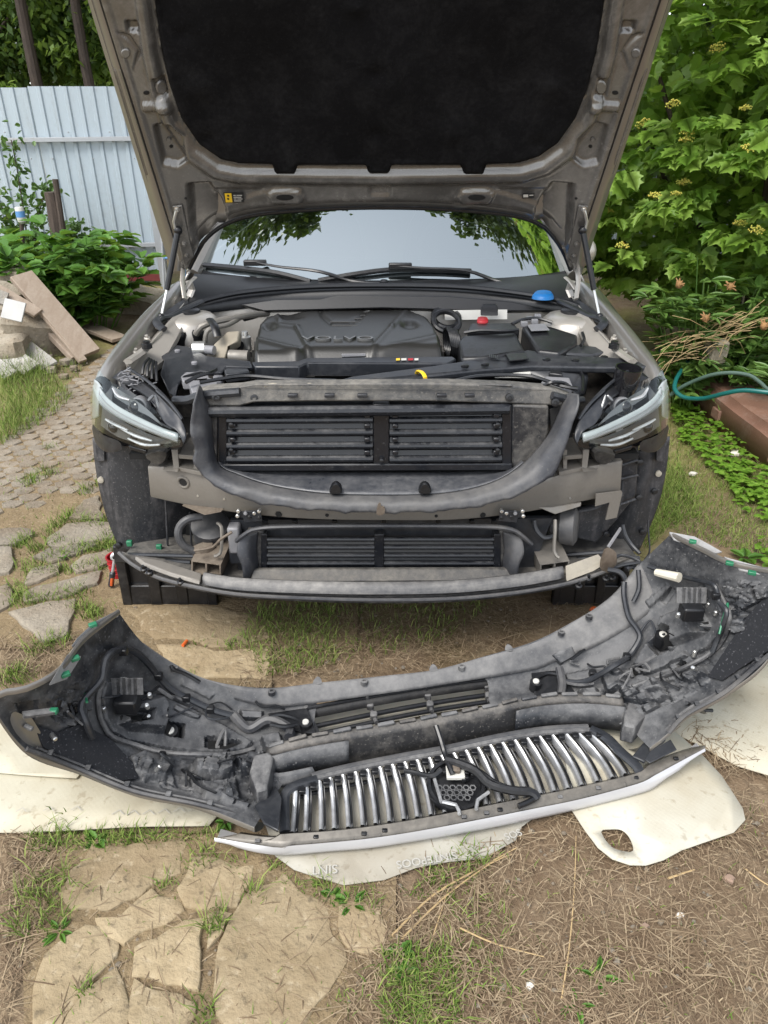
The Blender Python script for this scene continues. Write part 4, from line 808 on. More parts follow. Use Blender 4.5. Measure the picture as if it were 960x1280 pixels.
    MB().dome(crv(f([(116, 530, 2.2), (128, 543, 2.14), (150, 552, 2.1), (147, 556, 2.1), (130, 556, 2.14), (117, 545, 2.2)]), 18, True), V(0, 0, -1), [(1, 0), (1, 0.02), (0.8, 0.03)]).build('housing_foot', M['blkgrey'], h)
    MB().prism(f([(160, 557, 2.06), (183, 563, 2.03), (182, 568, 2.03), (162, 562, 2.06)]), V(0, 0.02, -0.004)).build('housing_clip', M['blk'], h, bevel=0.003)
    MB().dome(crv(f([(182, 566, 2.08), (200, 560, 2.06), (212, 562, 2.06), (208, 575, 2.08), (196, 579, 2.09), (186, 572, 2.09)]), 18, True), V(0, 1, 0), [(0.85, -0.02), (1, 0), (1, 0.06)]).build('housing_foot', M['blkdust'], h)
    return h
headlight(-1); headlight(1)
cup = MB().lathe(gz(786, 461, 0.985), V(0.05, -0.1, 1), [(0.036, -0.12), (0.038, -0.06), (0.041, -0.055), (0.041, 0.0), (0.041, 0.004), (0.037, 0.004), (0.034, -0.10)], 26, False).build('filler_neck', M['darkglass'], car)
wv = MB()
for k in range(26):
    x, y = RND.uniform(150, 185), RND.uniform(468, 490); y = 468+(x-150)*0.55+RND.uniform(-7, 6); p = at(x, y, 2.16)
    wv.tube(crv([p, p+V(RND.uniform(-.02, .02), RND.uniform(-.01, .01), RND.uniform(-.008, .01)), p+V(RND.uniform(-.03, .03), RND.uniform(-.02, .02), RND.uniform(-.01, .01))], 5), 0.0018, 5)
o = wv.build('lamp_wiring', M['grey'], car); o['kind'] = 'stuff'

# ---- undertray and lip
lipf = [(149, 690, 2.10), (165, 704, 2.06), (195, 720, 2.00), (240, 732, 1.95), (300, 742, 1.91), (390, 747, 1.88), (478, 749, 1.87), (570, 747, 1.88), (650, 739, 1.91), (715, 727, 1.95), (765, 710, 2.02), (798, 696, 2.08)]
lipb = [(162, 687, 2.16), (185, 693, 2.12), (215, 703, 2.08), (255, 713, 2.04), (310, 722, 2.0), (392, 726, 1.98), (478, 727, 1.97), (565, 726, 1.98), (640, 719, 2.0), (700, 708, 2.05), (745, 697, 2.10), (790, 688, 2.14)]
lm_ = [((a[0]+b[0])/2, (a[1]+b[1])/2, (a[2]+b[2])/2-0.005) for a, b in zip(lipf, lipb)]
und = MB().grid(loft([[p+V(0, 0.005, -0.02) for p in a3(lipf)], a3(lipf), a3(lm_), a3(lipb), [p+V(0, 0.35, -0.03) for p in a3(lipb)]], 50, 13)).build('undertray', M['blkdust'], car, ang=50, solid=0.004)
edge = crv(a3(lipf), 60)
MB().tube([p+V(0, -0.004, 0.0) for p in edge], 0.007, 8).build('undertray_edge', M['rubber'], und)
top_ = crv(a3([(253, 722, 1.94), (300, 729, 1.905), (390, 733, 1.875), (478, 734, 1.865), (570, 732, 1.875), (650, 724, 1.905), (705, 714, 1.94)]), 50)
G = [[p+V(0, 0.05, -0.012) for p in top_], [p+V(0, 0.02, 0.006) for p in top_], [p+V(0, 0, 0) for p in top_], [p+V(0, -0.008, -0.022) for p in top_], [p+V(0, 0.02, -0.03) for p in top_]]
M['lip'] = dusty('spoiler_lip_plastic', (0.045, 0.046, 0.05, 1), (0.24, 0.23, 0.215, 1), 0.58, 4, (0.5, 0.85), 0, 0.35, 0.15, 0.3, streak=(0.4, 1, 3))
MB().grid(G).build('spoiler_lip', M['lip'], car, ang=60, solid=0.003)
for P in ([(168, 700, 2.06), (200, 706, 2.05), (252, 722, 1.97), (250, 732, 1.94), (215, 722, 1.97), (180, 710, 2.03)], [(707, 713, 1.97), (748, 698, 2.05), (755, 706, 2.02), (742, 714, 2.0), (708, 727, 1.94)]):
    MB().prism(a3(P), V(0, 0.01, 0.012)).build('foam_strip', M['foam'] if P[0][0] > 600 else M['alu'], und, bevel=0.004)
for px, py in ((162, 679), (199, 684), (746, 692), (780, 692)):
    MB().box(at(px, py, 2.17), (0.02, 0.015, 0.022)).build('green_clip', M['green'], und, bevel=0.003)
for px, py, Y in ((180, 712, 2.02), (187, 716, 2.0), (226, 728, 1.96), (723, 733, 1.945), (757, 724, 1.98), (765, 723, 1.985), (735, 724, 1.97)):
    c = at(px, py, Y); MB().lathe(c, V(0, -0.3, 1), [(0.012, -0.005), (0.012, 0.006), (0.006, 0.008), (0.005, 0.02)], 8).build('undertray_screw', M['blk'], und)
for a, b in (((160, 693), (244, 695)), ((168, 698), (238, 703)), ((700, 694), (760, 690)), ((706, 700), (756, 696))): MB().tube([at(*a, 2.12), at(*b, 2.08)], 0.007, 6).build('undertray_rib', M['blkgrey'], und)
cn = MB().dome(crv(a3([(752, 695, 2.0), (756, 690, 2.0), (768, 697, 2.0), (769, 708, 1.99), (760, 712, 1.99), (752, 706, 1.99)]), 16, True), V(0, -0.3, 0.9), [(1, -0.02), (1, 0.02), (0.8, 0.035)]).build('wiring_connector', M['rustmetal'], car)
for L in ([(768, 710, 1.99), (780, 706, 1.98), (795, 704, 1.97), (815, 703, 1.96)], [(760, 712, 1.98), (776, 716, 1.96), (783, 730, 1.94), (780, 745, 1.93), (784, 752, 1.93)], [(783, 712, 1.97), (790, 708, 1.98), (801, 712, 1.97), (806, 704, 1.97)], [(766, 700, 2.0), (776, 694, 2.02), (790, 697, 2.0), (800, 702, 1.98)]):
    MB().tube(crv(a3(L), 14), 0.009 if L[0][1] > 711 else 0.006, 8).build('wiring_loom', M['blkgrey'], car)
# ------------------------------------------------------------------ the detached bumper, lying face down
M['lipgrey'] = dusty('arch_lip_plastic', (0.30, 0.30, 0.30, 1), (0.18, 0.175, 0.165, 1), 0.45, 9, (0.4, 0.8), 0, 0.1, 0.1, 0.4)
bump_ = thing('bumper_cover', 'detached dusty front bumper lying face down with its grille on pale mats', 'bumper', (0, 1.45, 0))
LW = [[(148, 765, .50), (178, 803, .37), (215, 828, .28), (262, 850, .21), (330, 860, .17), (400, 853, .155)],
      [(104, 800, .53), (150, 838, .35), (195, 860, .235), (245, 880, .16), (320, 888, .115), (395, 885, .10)],
      [(74, 838, .54), (120, 872, .345), (170, 895, .215), (230, 912, .13), (310, 918, .09), (390, 915, .085)],
      [(35, 860, .55), (85, 905, .35), (145, 928, .215), (210, 945, .13), (300, 950, .085), (375, 945, .08)],
      [(4, 866, .56), (45, 922, .37), (110, 953, .235), (185, 978, .15), (270, 990, .105), (350, 985, .08)],
      [(-14, 876, .56), (33, 937, .38), (98, 962, .255), (170, 990, .185), (245, 1006, .145), (318, 1034, .095)]]
RW = [[(838, 668, .56), (800, 705, .43), (765, 745, .33), (715, 778, .25), (665, 803, .195), (600, 822, .165)],
      [(880, 688, .57), (850, 745, .39), (810, 785, .27), (755, 815, .18), (690, 838, .12), (610, 855, .10)],
      [(908, 702, .58), (878, 775, .38), (830, 815, .25), (770, 845, .15), (700, 865, .10), (620, 885, .09)],
      [(940, 710, .59), (910, 795, .39), (858, 838, .25), (795, 868, .15), (735, 882, .09), (700, 890, .085)],
      [(975, 716, .61), (950, 800, .42), (892, 855, .28), (836, 884, .18), (800, 900, .12), (775, 905, .09)],
      [(1000, 728, .61), (962, 820, .43), (908, 866, .30), (860, 893, .22), (838, 914, .16), (812, 935, .10)]]
# moulded relief of the inner side: carrier plates, lamp towers, pockets, ribs and stepped ledges
LREL = [([(128, 850), (160, 858), (200, 868), (236, 884), (280, 908), (316, 930), (306, 940), (262, 944), (205, 938), (160, 928), (138, 917), (128, 900), (123, 872)], .014, 3), ([(144, 906), (150, 882), (197, 870), (204, 880), (205, 903), (201, 919), (158, 914)], .034, 5), ([(148, 896), (153, 888), (182, 890), (180, 904), (151, 907)], -.040, 3), ([(201, 890), (209, 905), (229, 908), (228, 925), (207, 922)], -.040, 2.5),
        ([(256, 924), (268, 924), (272, 930), (296, 928), (302, 932), (284, 938), (256, 938)], -.022, 2), ([(140, 862), (180, 868), (172, 873), (142, 870)], -.008, 2), ([(218, 882), (250, 896), (246, 901), (214, 888)], .008, 2), ([(150, 854), (188, 864), (186, 868), (150, 859)], .012, 2),
        ([(160, 948), (188, 936), (206, 941), (214, 960), (206, 974), (180, 976), (166, 968)], .018, 3), ([(242, 956), (289, 953), (292, 969), (278, 976), (245, 973)], .034, 3), ([(293, 952), (330, 944), (334, 962), (302, 969)], .030, 3), ([(296, 972), (326, 966), (332, 990), (312, 1000), (298, 992)], -.022, 4), ([(215, 962), (236, 958), (240, 982), (222, 982)], -.014, 3), ([(250, 982), (284, 980), (290, 1000), (256, 998)], .020, 3),
        ([(60, 878), (78, 868), (104, 862), (108, 884), (104, 908), (84, 904), (66, 898)], .012, 3), ([(84, 884), (98, 882), (99, 896), (88, 898)], .024, 2), ([(72, 882), (82, 876), (84, 886), (74, 892)], -.02, 2), ([(20, 880), (48, 876), (46, 892), (38, 906), (26, 894)], .016, 3), ([(228, 848), (268, 868), (262, 874), (226, 856)], .006, 3), ([(300, 888), (328, 890), (328, 902), (302, 900)], .024, 2.5), ([(326, 926), (350, 920), (356, 940), (334, 946)], .028, 3)]
RREL = [([(884, 726), (898, 740), (906, 762), (906, 790), (888, 810), (855, 826), (815, 842), (790, 846), (772, 852), (765, 848), (790, 835), (806, 808), (832, 780), (850, 758)], .014, 3), ([(828, 772), (878, 760), (892, 784), (882, 794), (848, 808), (842, 814), (832, 800)], .034, 5), ([(872, 776), (886, 774), (889, 789), (878, 792)], -.035, 2.5), ([(838, 786), (848, 790), (846, 810), (824, 820), (812, 808)], -.040, 2.5), ([(788, 836), (800, 832), (806, 840), (792, 846)], -.022, 2),
        ([(862, 738), (884, 732), (880, 740), (866, 746)], .008, 2), ([(838, 734), (846, 738), (832, 756), (826, 752)], -.012, 2), ([(806, 752), (834, 730), (838, 736), (812, 760)], .007, 2), ([(752, 846), (778, 840), (786, 858), (760, 868)], .030, 3), ([(776, 862), (802, 846), (824, 852), (834, 868), (808, 880), (782, 878)], .022, 3), ([(838, 832), (860, 816), (874, 826), (886, 846), (864, 854), (846, 847)], .020, 3), ([(850, 832), (860, 828), (864, 838), (854, 842)], -.018, 2),
        ([(914, 742), (940, 734), (948, 752), (930, 762)], .020, 3), ([(914, 774), (932, 770), (936, 786), (918, 792)], .026, 3), ([(944, 734), (962, 730), (964, 746), (948, 748)], .024, 3), ([(722, 868), (746, 862), (750, 876), (728, 884)], .026, 3), ([(688, 818), (714, 806), (720, 818), (700, 830)], .014, 3), ([(810, 866), (832, 862), (838, 876), (816, 886)], -.018, 3), ([(706, 844), (744, 836), (748, 850), (712, 858)], .010, 3)]
BANDL = [(138, 930), (205, 946), (262, 950), (318, 942), (352, 930), (356, 975), (312, 1012), (245, 998), (180, 980), (150, 950)]
BANDR = [(690, 862), (740, 860), (772, 856), (820, 846), (892, 818), (905, 832), (884, 858), (840, 884), (800, 898), (720, 888)]
TIPL, TIPR = [(56, 872), (104, 846), (116, 858), (112, 908), (70, 908)], [(902, 722), (960, 728), (966, 745), (940, 772), (915, 795), (906, 760)]
def cells(x, y, th, w, h, hs):
    a, b = (x*cos(th)+y*sin(th))/w, (-x*sin(th)+y*cos(th))/h; ia, ib = math.floor(a), math.floor(b); a += 0.35*(ib % 2)+0.2*math.sin(ib*1.7); ia = math.floor(a)
    q = random.Random(ia*7919+ib*104729).random(); v = hs[int(q*len(hs))]; fa, fb = a-ia, b-ib
    return v if min(fa*w, (1-fa)*w, fb*h, (1-fb)*h) > 0.8 else -.0015
def moulded(G, rel, band, tip, th):
    out = []
    for j in range(len(G)):
        row = []
        for i in range(len(G[0])):
            p = G[j][i]; du = G[j][min(i+1, len(G[0])-1)]-G[j][max(i-1, 0)]; dv = G[min(j+1, len(G)-1)][i]-G[max(j-1, 0)][i]; n = du.cross(dv)
            if n.length < 1e-12: row.append(p.copy()); continue
            n.normalize(); n = n if n.z > 0 or n.y < -0.5 else -n
            x, y = proj(p); h = 0.0
            for P, hh, sf in rel:
                xs = [q[0] for q in P]; ys = [q[1] for q in P]
                if min(xs)-sf < x < max(xs)+sf and min(ys)-sf < y < max(ys)+sf: h += hh*smooth01((polydist(x, y, P)+sf*0.5)/sf)
            m = smooth01(polydist(x, y, band)/5) if min(q[0] for q in band) < x < max(q[0] for q in band) else 0
            if m > 0: h += m*(cells(x, y, th, 19, 11, (0, 0, .003, .007, .011, -.004))+0.45*cells(x+3, y+40, th+.12, 9, 6, (0, 0, 0, .003, .006, -.002)))
            m = smooth01(polydist(x, y, tip)/4) if min(q[0] for q in tip) < x < max(q[0] for q in tip) else 0
            if m > 0: h += m*(cells(x, y, th-.6, 14, 12, (0, 0, .005, .010, -.004))+0.4*cells(x+9, y+4, th, 8, 7, (0, 0, .003, .006)))
            row.append(p+n*h)
        out.append(row)
    return out
shells = MB()
for R_, rel, band, tip, th in ((LW, LREL, BANDL, TIPL, 0.22), (RW, RREL, BANDR, TIPR, -0.45)):
    G = moulded(loft([g3(r) for r in R_], 270, 120), rel, band, tip, th); shells.grid(G); MB().grid(G).build('shell', M['shell'], bump_, ang=40, recalc=False)
SHV = shells.bvh()
def pt(px, py, lift=0.0):
    c, n = hit(SHV, px, py, lift)
    if c is None: c = gz(px, py, 0.12+lift); n = V(0, 0, 1)
    return c, n
def bplate(L, lift, th, mat, name='moulded_panel', bevel=0.003, parent=None):
    P = [pt(x, y, lift) for x, y in L]; n = sum((q[1] for q in P), Vector()).normalized()
    return MB().prism([q[0] for q in P], n*th).build(name, M[mat], parent or bump_, bevel=bevel)
def btube(L, r, mat, name, lift=0.0, n=30, parent=None, flat=1.0, seg=8):
    P = crv([pt(x, y, lift+(r if isinstance(r, float) else r[0])*0.6)[0] for x, y in L], n)
    return MB().tube(P, r, seg, flat=flat).build(name, M[mat], parent or bump_)
# lower spoiler strip and dusty outer band along the far edge
far = g3(LW[0][1:])+g3([(478, 845, .15), (545, 837, .15)])+list(reversed(g3(RW[0][1:])))
near = [p+V(0, 0, 0.012) for p in g3([(172, 818, .335), (205, 842, .235), (255, 866, .165), (328, 886, .12), (383, 884, .105)])+g3([(478, 871, .105), (545, 861, .105)])+list(reversed(g3([(822, 762, .32), (782, 790, .24), (735, 815, .175), (690, 832, .13), (665, 841, .115)])))]
sp_ = MB().grid(loft([[p+V(0, 0.02, -0.03) for p in far], far, [lerp(a, b, 0.5)+V(0, 0, 0.006) for a, b in zip(far, near)], near], 80, 9)).build('lower_spoiler', M['shelldust'], bump_, ang=180, solid=0.004)
FARC = crv(far, 200)
for k, (px, py) in enumerate(((219, 832), (342, 858), (456, 849), (578, 830), (738, 768), (700, 786))):
    c = min(FARC, key=lambda p: (p-gz(px, py, p.z)).length)+V(0, -0.018, 0.0)
    MB().lathe(c, V(0, 0.1, 1), [(0.011, -0.008), (0.011, 0.004), (0.005, 0.005), (0.005, 0.001)], 12).build('screw_eyelet', M['bracket'], sp_)
for px, py in ((395, 851), (537, 830), (632, 806)):
    c = min(FARC, key=lambda p: (p-gz(px, py, p.z)).length)+V(0, -0.004, 0.004); MB().dome(crv([c+V(-0.012, 0, -0.01), c+V(-0.01, 0.02, -0.01), c+V(0, 0.032, -0.01), c+V(0.01, 0.02, -0.01), c+V(0.012, 0, -0.01)], 14, True), V(0, 0, 1), [(1, 0), (1, 0.006)]).build('locating_tab', M['shelldust'], sp_)
# painted outer skin rolling under along the near edges
for nm, R_ in (('l', LW), ('r', RW)):
    e = crv(g3(R_[5]), 40); c0 = V(0, 1.35, 0)
    rows = [e, [p+V(0, -0.005, -0.010) for p in e], [p+V(0.0, 0.002, -0.022) for p in e], [p+V(0.008 if nm == 'l' else -0.008, 0.03, -0.05) for p in e], [V(p.x*0.96, p.y+0.07, max(0.02, p.z-0.12)) for p in e]]
    MB().grid(loft(rows, 40, 12)).build('painted_skin', M['paint'], bump_, ang=180)
    we = crv(g3([r[0] for r in R_]), 24)
    MB().tube(we, 0.006, 8, flat=1.4).build('wheel_arch_edge', M['paint'] if nm == 'l' else M['paint'], bump_)
# arch lip strips with green clips
for P, cl in (([(147, 764, .505), (118, 779, .525), (97, 799, .535), (90, 809, .54), (95, 810, .52), (114, 799, .50), (136, 781, .49), (148, 771, .49)], [(116, 781, .52)]), ([(85, 819, .545), (102, 821, .50), (84, 849, .50), (62, 857, .545), (70, 845, .55)], [(94, 823, .515), (82, 843, .515)]),
              ([(836, 666, .565), (868, 672, .57), (888, 683, .57), (902, 691, .575), (894, 693, .56), (868, 684, .555), (842, 676, .55)], [(866, 677, .565)]), ([(904, 697, .58), (940, 707, .59), (970, 714, .6), (955, 721, .58), (925, 714, .57)], [(912, 704, .58), (940, 716, .585)])):
    o = MB().prism(g3(P), V(0, -0.002, 0.005)).build('arch_lip', M['lipgrey'], bump_, bevel=0.001)
    for x, y, z in cl: MB().box(gz(x, y, z+0.012), (0.020, 0.014, 0.01), Matrix.Rotation(0.6 if x < 480 else -0.4, 3, 'Z')).build('green_clip', M['green'], o, bevel=0.002)
# felt linings near the fender ends
bplate([(40, 905), (70, 915), (102, 905), (138, 926), (165, 952), (172, 975), (150, 978), (95, 955), (52, 936)], 0.004, 0.004, 'felt', 'felt_lining', 0.001)
bplate([(962, 738), (962, 815), (925, 838), (905, 852), (885, 846), (900, 832), (932, 772)], 0.004, 0.004, 'felt', 'felt_lining', 0.001)
# moulded lamp carrier frames, left and right
M['cream'] = plain('lit_mat_cream', (0.62, 0.58, 0.48, 1), 0.5)
def carrier(ring, plate_, tower, towertop, holes, lamp, bulb, slot):
    btube(ring, 0.007, 'bracket', 'carrier_rim', 0.004, 40)
    tw = bump_
    for h in holes:
        cx = sum(q[0] for q in h)/len(h); cy = sum(q[1] for q in h)/len(h)
        bplate([(cx+(x-cx)*0.8, cy+(y-cy)*0.8) for x, y in h], 0.002, 0.001, 'void', 'carrier_opening', 0)
    c, nn = pt(lamp[0], lamp[1], 0.03); hsn = MB().box(c, (0.06, 0.045, 0.045)).build('lamp_heat_sink', M['blk'], bump_, bevel=0.006)
    for k in range(5): MB().beam(c+V(-0.03+0.015*k, 0.012, 0.02), c+V(-0.03+0.015*k, 0.03, 0.062), 0.006, 0.026, V(1, 0, 0)).build('fin', M['bracket'], hsn, bevel=0.001)
    MB().ball(c+V(-0.014, 0.034, 0.05), 0.012, 10, 6, (1.5, 0.8, 0.7)).build('lamp_plug', M['white'], hsn, ang=180)
    for dx, dy in ((0.055, 0.02), (0.06, -0.02), (-0.05, -0.03)):
        MB().lathe(c+V(dx, dy, 0.012), V(0, -0.2, 1), [(0.006, -0.01), (0.006, 0.004), (0.004, 0.006)], 10).build('bolt', M['metal'], tw)
    c, nn = pt(bulb[0], bulb[1], 0.028); b_ = MB().lathe(c, V(0, -0.2, 1), [(0.02, -0.01), (0.022, 0.01), (0.022, 0.03)], 16).build('bulb_socket', M['blk'], bump_)
    MB().lathe(c, V(0, -0.2, 1), [(0.012, 0.028), (0.012, 0.033), (0.009, 0.035)], 16).build('socket_seal', M['white'], b_)
carrier([(126, 850), (120, 868), (121, 890), (126, 905), (137, 921), (165, 932), (205, 941), (250, 946), (290, 945), (318, 938)],
        [(128, 850), (160, 858), (200, 868), (236, 884), (280, 908), (316, 930), (306, 940), (262, 944), (205, 938), (160, 928), (138, 917), (128, 900), (123, 872)],
        [(146, 905), (150, 884), (196, 872), (203, 880), (204, 902), (200, 918), (158, 912)], None,
        [[(147, 896), (152, 890), (182, 892), (180, 904), (150, 907)], [(200, 890), (208, 905), (229, 908), (228, 925), (206, 922)], [(256, 924), (268, 924), (272, 930), (296, 928), (302, 932), (284, 938), (256, 938)]],
        (165, 884), (214, 911), [(258, 926), (266, 926), (266, 936), (258, 936)])
carrier([(896, 730), (908, 752), (913, 775), (908, 795), (892, 815), (860, 832), (825, 846), (790, 858)],
        [(884, 726), (898, 740), (906, 762), (906, 790), (888, 810), (855, 826), (815, 842), (790, 846), (772, 852), (765, 848), (790, 835), (806, 808), (832, 780), (850, 758)],
        [(830, 772), (876, 762), (890, 784), (882, 792), (846, 806), (842, 812), (834, 800)], None,
        [[(876, 778), (886, 776), (888, 788), (880, 790)], [(838, 788), (846, 792), (844, 808), (824, 818), (812, 808)], [(788, 836), (800, 832), (806, 840), (792, 846)]],
        (866, 770), (832, 806), [(790, 838), (798, 835), (802, 840), (794, 844)])
for x, y in ((183, 866), (194, 884), (214, 911), (150, 893), (832, 806)): pass
# wiring looms
for L, r in (([(107, 920), (105, 900), (106, 872), (114, 850), (118, 838), (120, 824), (130, 813), (146, 810), (162, 815), (178, 828), (196, 846), (214, 862), (240, 876), (268, 890), (296, 900)], 0.0095),
             ([(290, 896), (312, 900), (336, 906), (350, 917), (362, 930)], 0.0145),
             ([(118, 870), (134, 869), (150, 872)], 0.003), ([(240, 886), (252, 890), (258, 900), (272, 903), (290, 899)], 0.0035), ([(204, 897), (218, 888), (240, 884)], 0.003),
             ([(700, 858), (730, 852), (770, 838), (790, 824), (803, 800), (797, 785), (786, 770), (780, 745), (780, 728)], 0.009),
             ([(698, 838), (703, 862), (700, 874)], 0.0135), ([(803, 790), (815, 776), (830, 790), (836, 796)], 0.0035),
             ([(815, 706), (850, 716), (880, 724), (900, 730), (906, 750), (913, 775), (905, 795), (896, 815)], 0.007), ([(801, 712), (800, 735), (792, 752)], 0.008)):
    btube(L, r, 'rubber' if r > 0.0125 else 'blkgrey', 'wiring_loom', 0.02, 44)
btube([(912, 755), (917, 772), (910, 792)], 0.0032, 'green', 'green_wire', 0.04, 16); btube([(106, 862), (107, 878)], 0.0032, 'green', 'green_wire', 0.035, 8)
c1, c2 = pt(830, 711, 0.045)[0], pt(862, 717, 0.045)[0]; MB().tube(crv([c1, lerp(c1, c2, 0.5), c2], 8), [0.011, 0.012, 0.0125, 0.013, 0.0135, 0.014, 0.0145, 0.015], 10).build('loom_sleeve', M['cream'], bump_)
for x, y in ((142, 812), (192, 842), (231, 872), (262, 888), (750, 846), (788, 826), (903, 742)): c, n = pt(x, y, 0.03); MB().box(c, (0.022, 0.02, 0.02)).build('loom_clip', M['blk'], bump_, bevel=0.003)
# stiffening blocks, brackets, sensor pods along the wings
rr = random.Random(11)
for poly, n in (([(140, 925), (310, 945), (330, 965), (300, 1005), (170, 970)], 7), ([(770, 850), (890, 815), (900, 840), (830, 888), (770, 890)], 6), ([(200, 850), (330, 900), (330, 915), (220, 880)], 5), ([(700, 830), (790, 800), (780, 830), (700, 860)], 5), ([(60, 850), (110, 860), (110, 905), (70, 905)], 3)):
    xs = [q[0] for q in poly]; ys = [q[1] for q in poly]
    for k in range(n):
        x, y = rr.uniform(min(xs), max(xs)), rr.uniform(min(ys), max(ys)); L = [(x, y)]
        for j in range(3): x += rr.uniform(-22, 22); y += rr.uniform(-12, 12); L.append((x, y))
        btube(L, rr.uniform(.0025, .006), rr.choice(['blk', 'bracket', 'blk']), 'cable', rr.uniform(.012, .03), 16, seg=6)
for x, y in ((178, 898), (193, 966), (866, 824), (872, 838), (62, 915), (28, 905)):
    c, nn = pt(x, y, 0.03); MB().lathe(c, nn, [(0.006, -0.02), (0.006, 0.0), (0.004, 0.002)], 10).build('bolt', M['metal'] if x != 28 else M['bracket'], bump_)
bt1, bt2 = pt(28, 877, 0.03)[0], pt(54, 876, 0.04)[0]; MB().beam(bt1, bt2, 0.02, 0.006).build('lip_tab', M['bracket'], bump_); MB().box(bt2, (0.018, 0.014, 0.012)).build('green_clip', M['green'], bump_, bevel=0.002)
# near edge flange along the top of the wings
for P in ([(33, 936), (98, 961), (168, 989), (245, 1005), (300, 1020)], [(962, 818), (908, 864), (858, 893), (836, 916)]):
    E = crv([gz(x, y, LW[5][min(k+1, 5)][2]+0.004 if P[0][0] < 480 else RW[5][k+1][2]+0.004) for k, (x, y) in enumerate(P)], 40)
    MB().tube(E, 0.006, 6).build('edge_flange', M['rubber'], bump_)
    MB().tube([q+V(0.0, 0.016, -0.006) for q in E[2:]], 0.004, 6).build('edge_ridge', M['bracket'], bump_)
    for k in range(5, 38, 7): MB().box(E[k]+V(0.0, 0.012, 0.0), (0.014, 0.016, 0.008)).build('edge_clip', M['shell'], bump_, bevel=0.001)
# lower grille: mesh panels, bars and dividers, an added cream strip stands for lit mats in the gaps
gl = lambda t: (lerp(383, 664, t), 885-43*t-3*sin(pi*t)); gn = lambda t: (lerp(398, 665, t), 918-48*t-4*sin(pi*t))
M['honey'] = dusty('honeycomb_plastic', (0.016, 0.016, 0.017, 1), (0.06, 0.058, 0.054, 1), 0.5, 12, (0.6, 0.9), 0, 0.1, 0.3, 0.3)
def gpos(t, k, z): a, b = gl(t), gn(t); return gz(lerp(a[0], b[0], k), lerp(a[1], b[1], k), z)
lg = MB().grid([[gpos(t/24, 0.0, 0.10) for t in range(25)], [gpos(t/24, 0.40, 0.075) for t in range(25)]]).build('lower_grille', M['honey'], bump_, solid=0.004)
for k, r in ((0.70, 0.009), (1.0, 0.008), (0.0, 0.006)): MB().tube([gpos(t/20, k, 0.06 if k else 0.105) for t in range(21)], r, 8, flat=0.8).build('grille_bar', M['blk'], lg)
for t in (0.0, 0.27, 0.53, 0.80, 1.0):
    MB().tube([gpos(t, k, z) for k, z in ((-0.05, 0.11), (0.3, 0.07), (0.6, 0.06), (1.05, 0.075))], 0.007, 8).build('grille_divider', M['bracket'], lg)
    if 0 < t < 1:
        for k in (0.35, 0.75): MB().box(gpos(t, k, 0.075), (0.022, 0.022, 0.02)).build('grille_clip', M['bracket'], lg, bevel=0.004)
for P in ([(334, 893), (384, 886), (396, 919), (368, 915)], [(664, 842), (700, 838), (720, 868), (668, 872)]):
    bplate(P, 0.0, 0.006, 'blk', 'fog_pocket', 0.002)
for x, y in ((382, 903), (670, 852)):
    c = gz(x, y, 0.13); b_ = MB().lathe(c, V(0, -0.1, 1), [(0.018, -0.04), (0.018, 0)], 14).build('bulb_socket', M['blk'], bump_); MB().lathe(c, V(0, -0.1, 1), [(0.010, -0.001), (0.010, 0.004), (0.008, 0.006)], 14).build('socket_seal', M['white'], b_)
for L in ([(336, 896), (350, 893), (368, 897), (380, 904)], [(668, 848), (684, 841), (700, 843)], [(338, 905), (356, 908), (372, 905)]): MB().tube(crv(g3([(x, y, .13) for x, y in L]), 10), 0.006, 6).build('cable', M['blk'], bump_)
# cross member behind the grille
xt = g3([(332, 944, .12), (350, 938, .135), (385, 930, .14), (440, 921, .14), (500, 912, .14), (560, 902, .14), (620, 890, .14), (675, 879, .14), (730, 876, .14), (780, 880, .14)])
xb_ = [p+V(0, -0.012, -0.095) for p in xt]; xf = [p+V(0, 0.026, 0.004) for p in xt]
M['cross'] = dusty('absorber_plastic', (0.018, 0.018, 0.019, 1), (0.20, 0.185, 0.165, 1), 0.40, 5, (0.5, 0.9), 0, 0.45, 0.4, 0.5)
xm = MB().grid(loft([[p+V(0, 0.03, -0.05) for p in xf], xf, [lerp(a, b, 0.5)+V(0, 0, 0.004) for a, b in zip(xf, xt)], xt, [lerp(a, b, 0.5)+V(0, -0.006, 0) for a, b in zip(xt, xb_)], xb_], 60, 16)).build('absorber_beam', M['cross'], bump_, ang=60, solid=0.004)
for k in range(17):
    p = crv([lerp(a, b, 0.75) for a, b in zip(xt, xf)], 18)[k]; q = crv([lerp(a, b, 0.75) for a, b in zip(xt, xf)], 18)[k+1]
    MB().beam(lerp(p, q, 0.1)+V(0, 0, 0.006), lerp(p, q, 0.88)+V(0, 0, 0.006+0.004*(k % 2)), 0.012, 0.010).build('beam_ledge', M[rr.choice(['cross', 'shell', 'bracket'])], xm, bevel=0.003)
for a, b in ((0, 2), (6.2, 9)):
    L_ = crv(xt, 91)[int(a*10):int(b*10)+1]; MB().grid([[p+V(0, -0.014, 0.004) for p in L_], [p+V(0, -0.03, -0.075) for p in L_]]).build('beam_panel', M['shell'], xm, solid=0.006)
MB().grid(loft([g3([(330, 960, .10), (348, 966, .10), (390, 958, .10)]), g3([(332, 978, .07), (352, 984, .07), (398, 972, .07)])], 10, 4)).build('beam_panel', M['shell'], xm, solid=0.004)
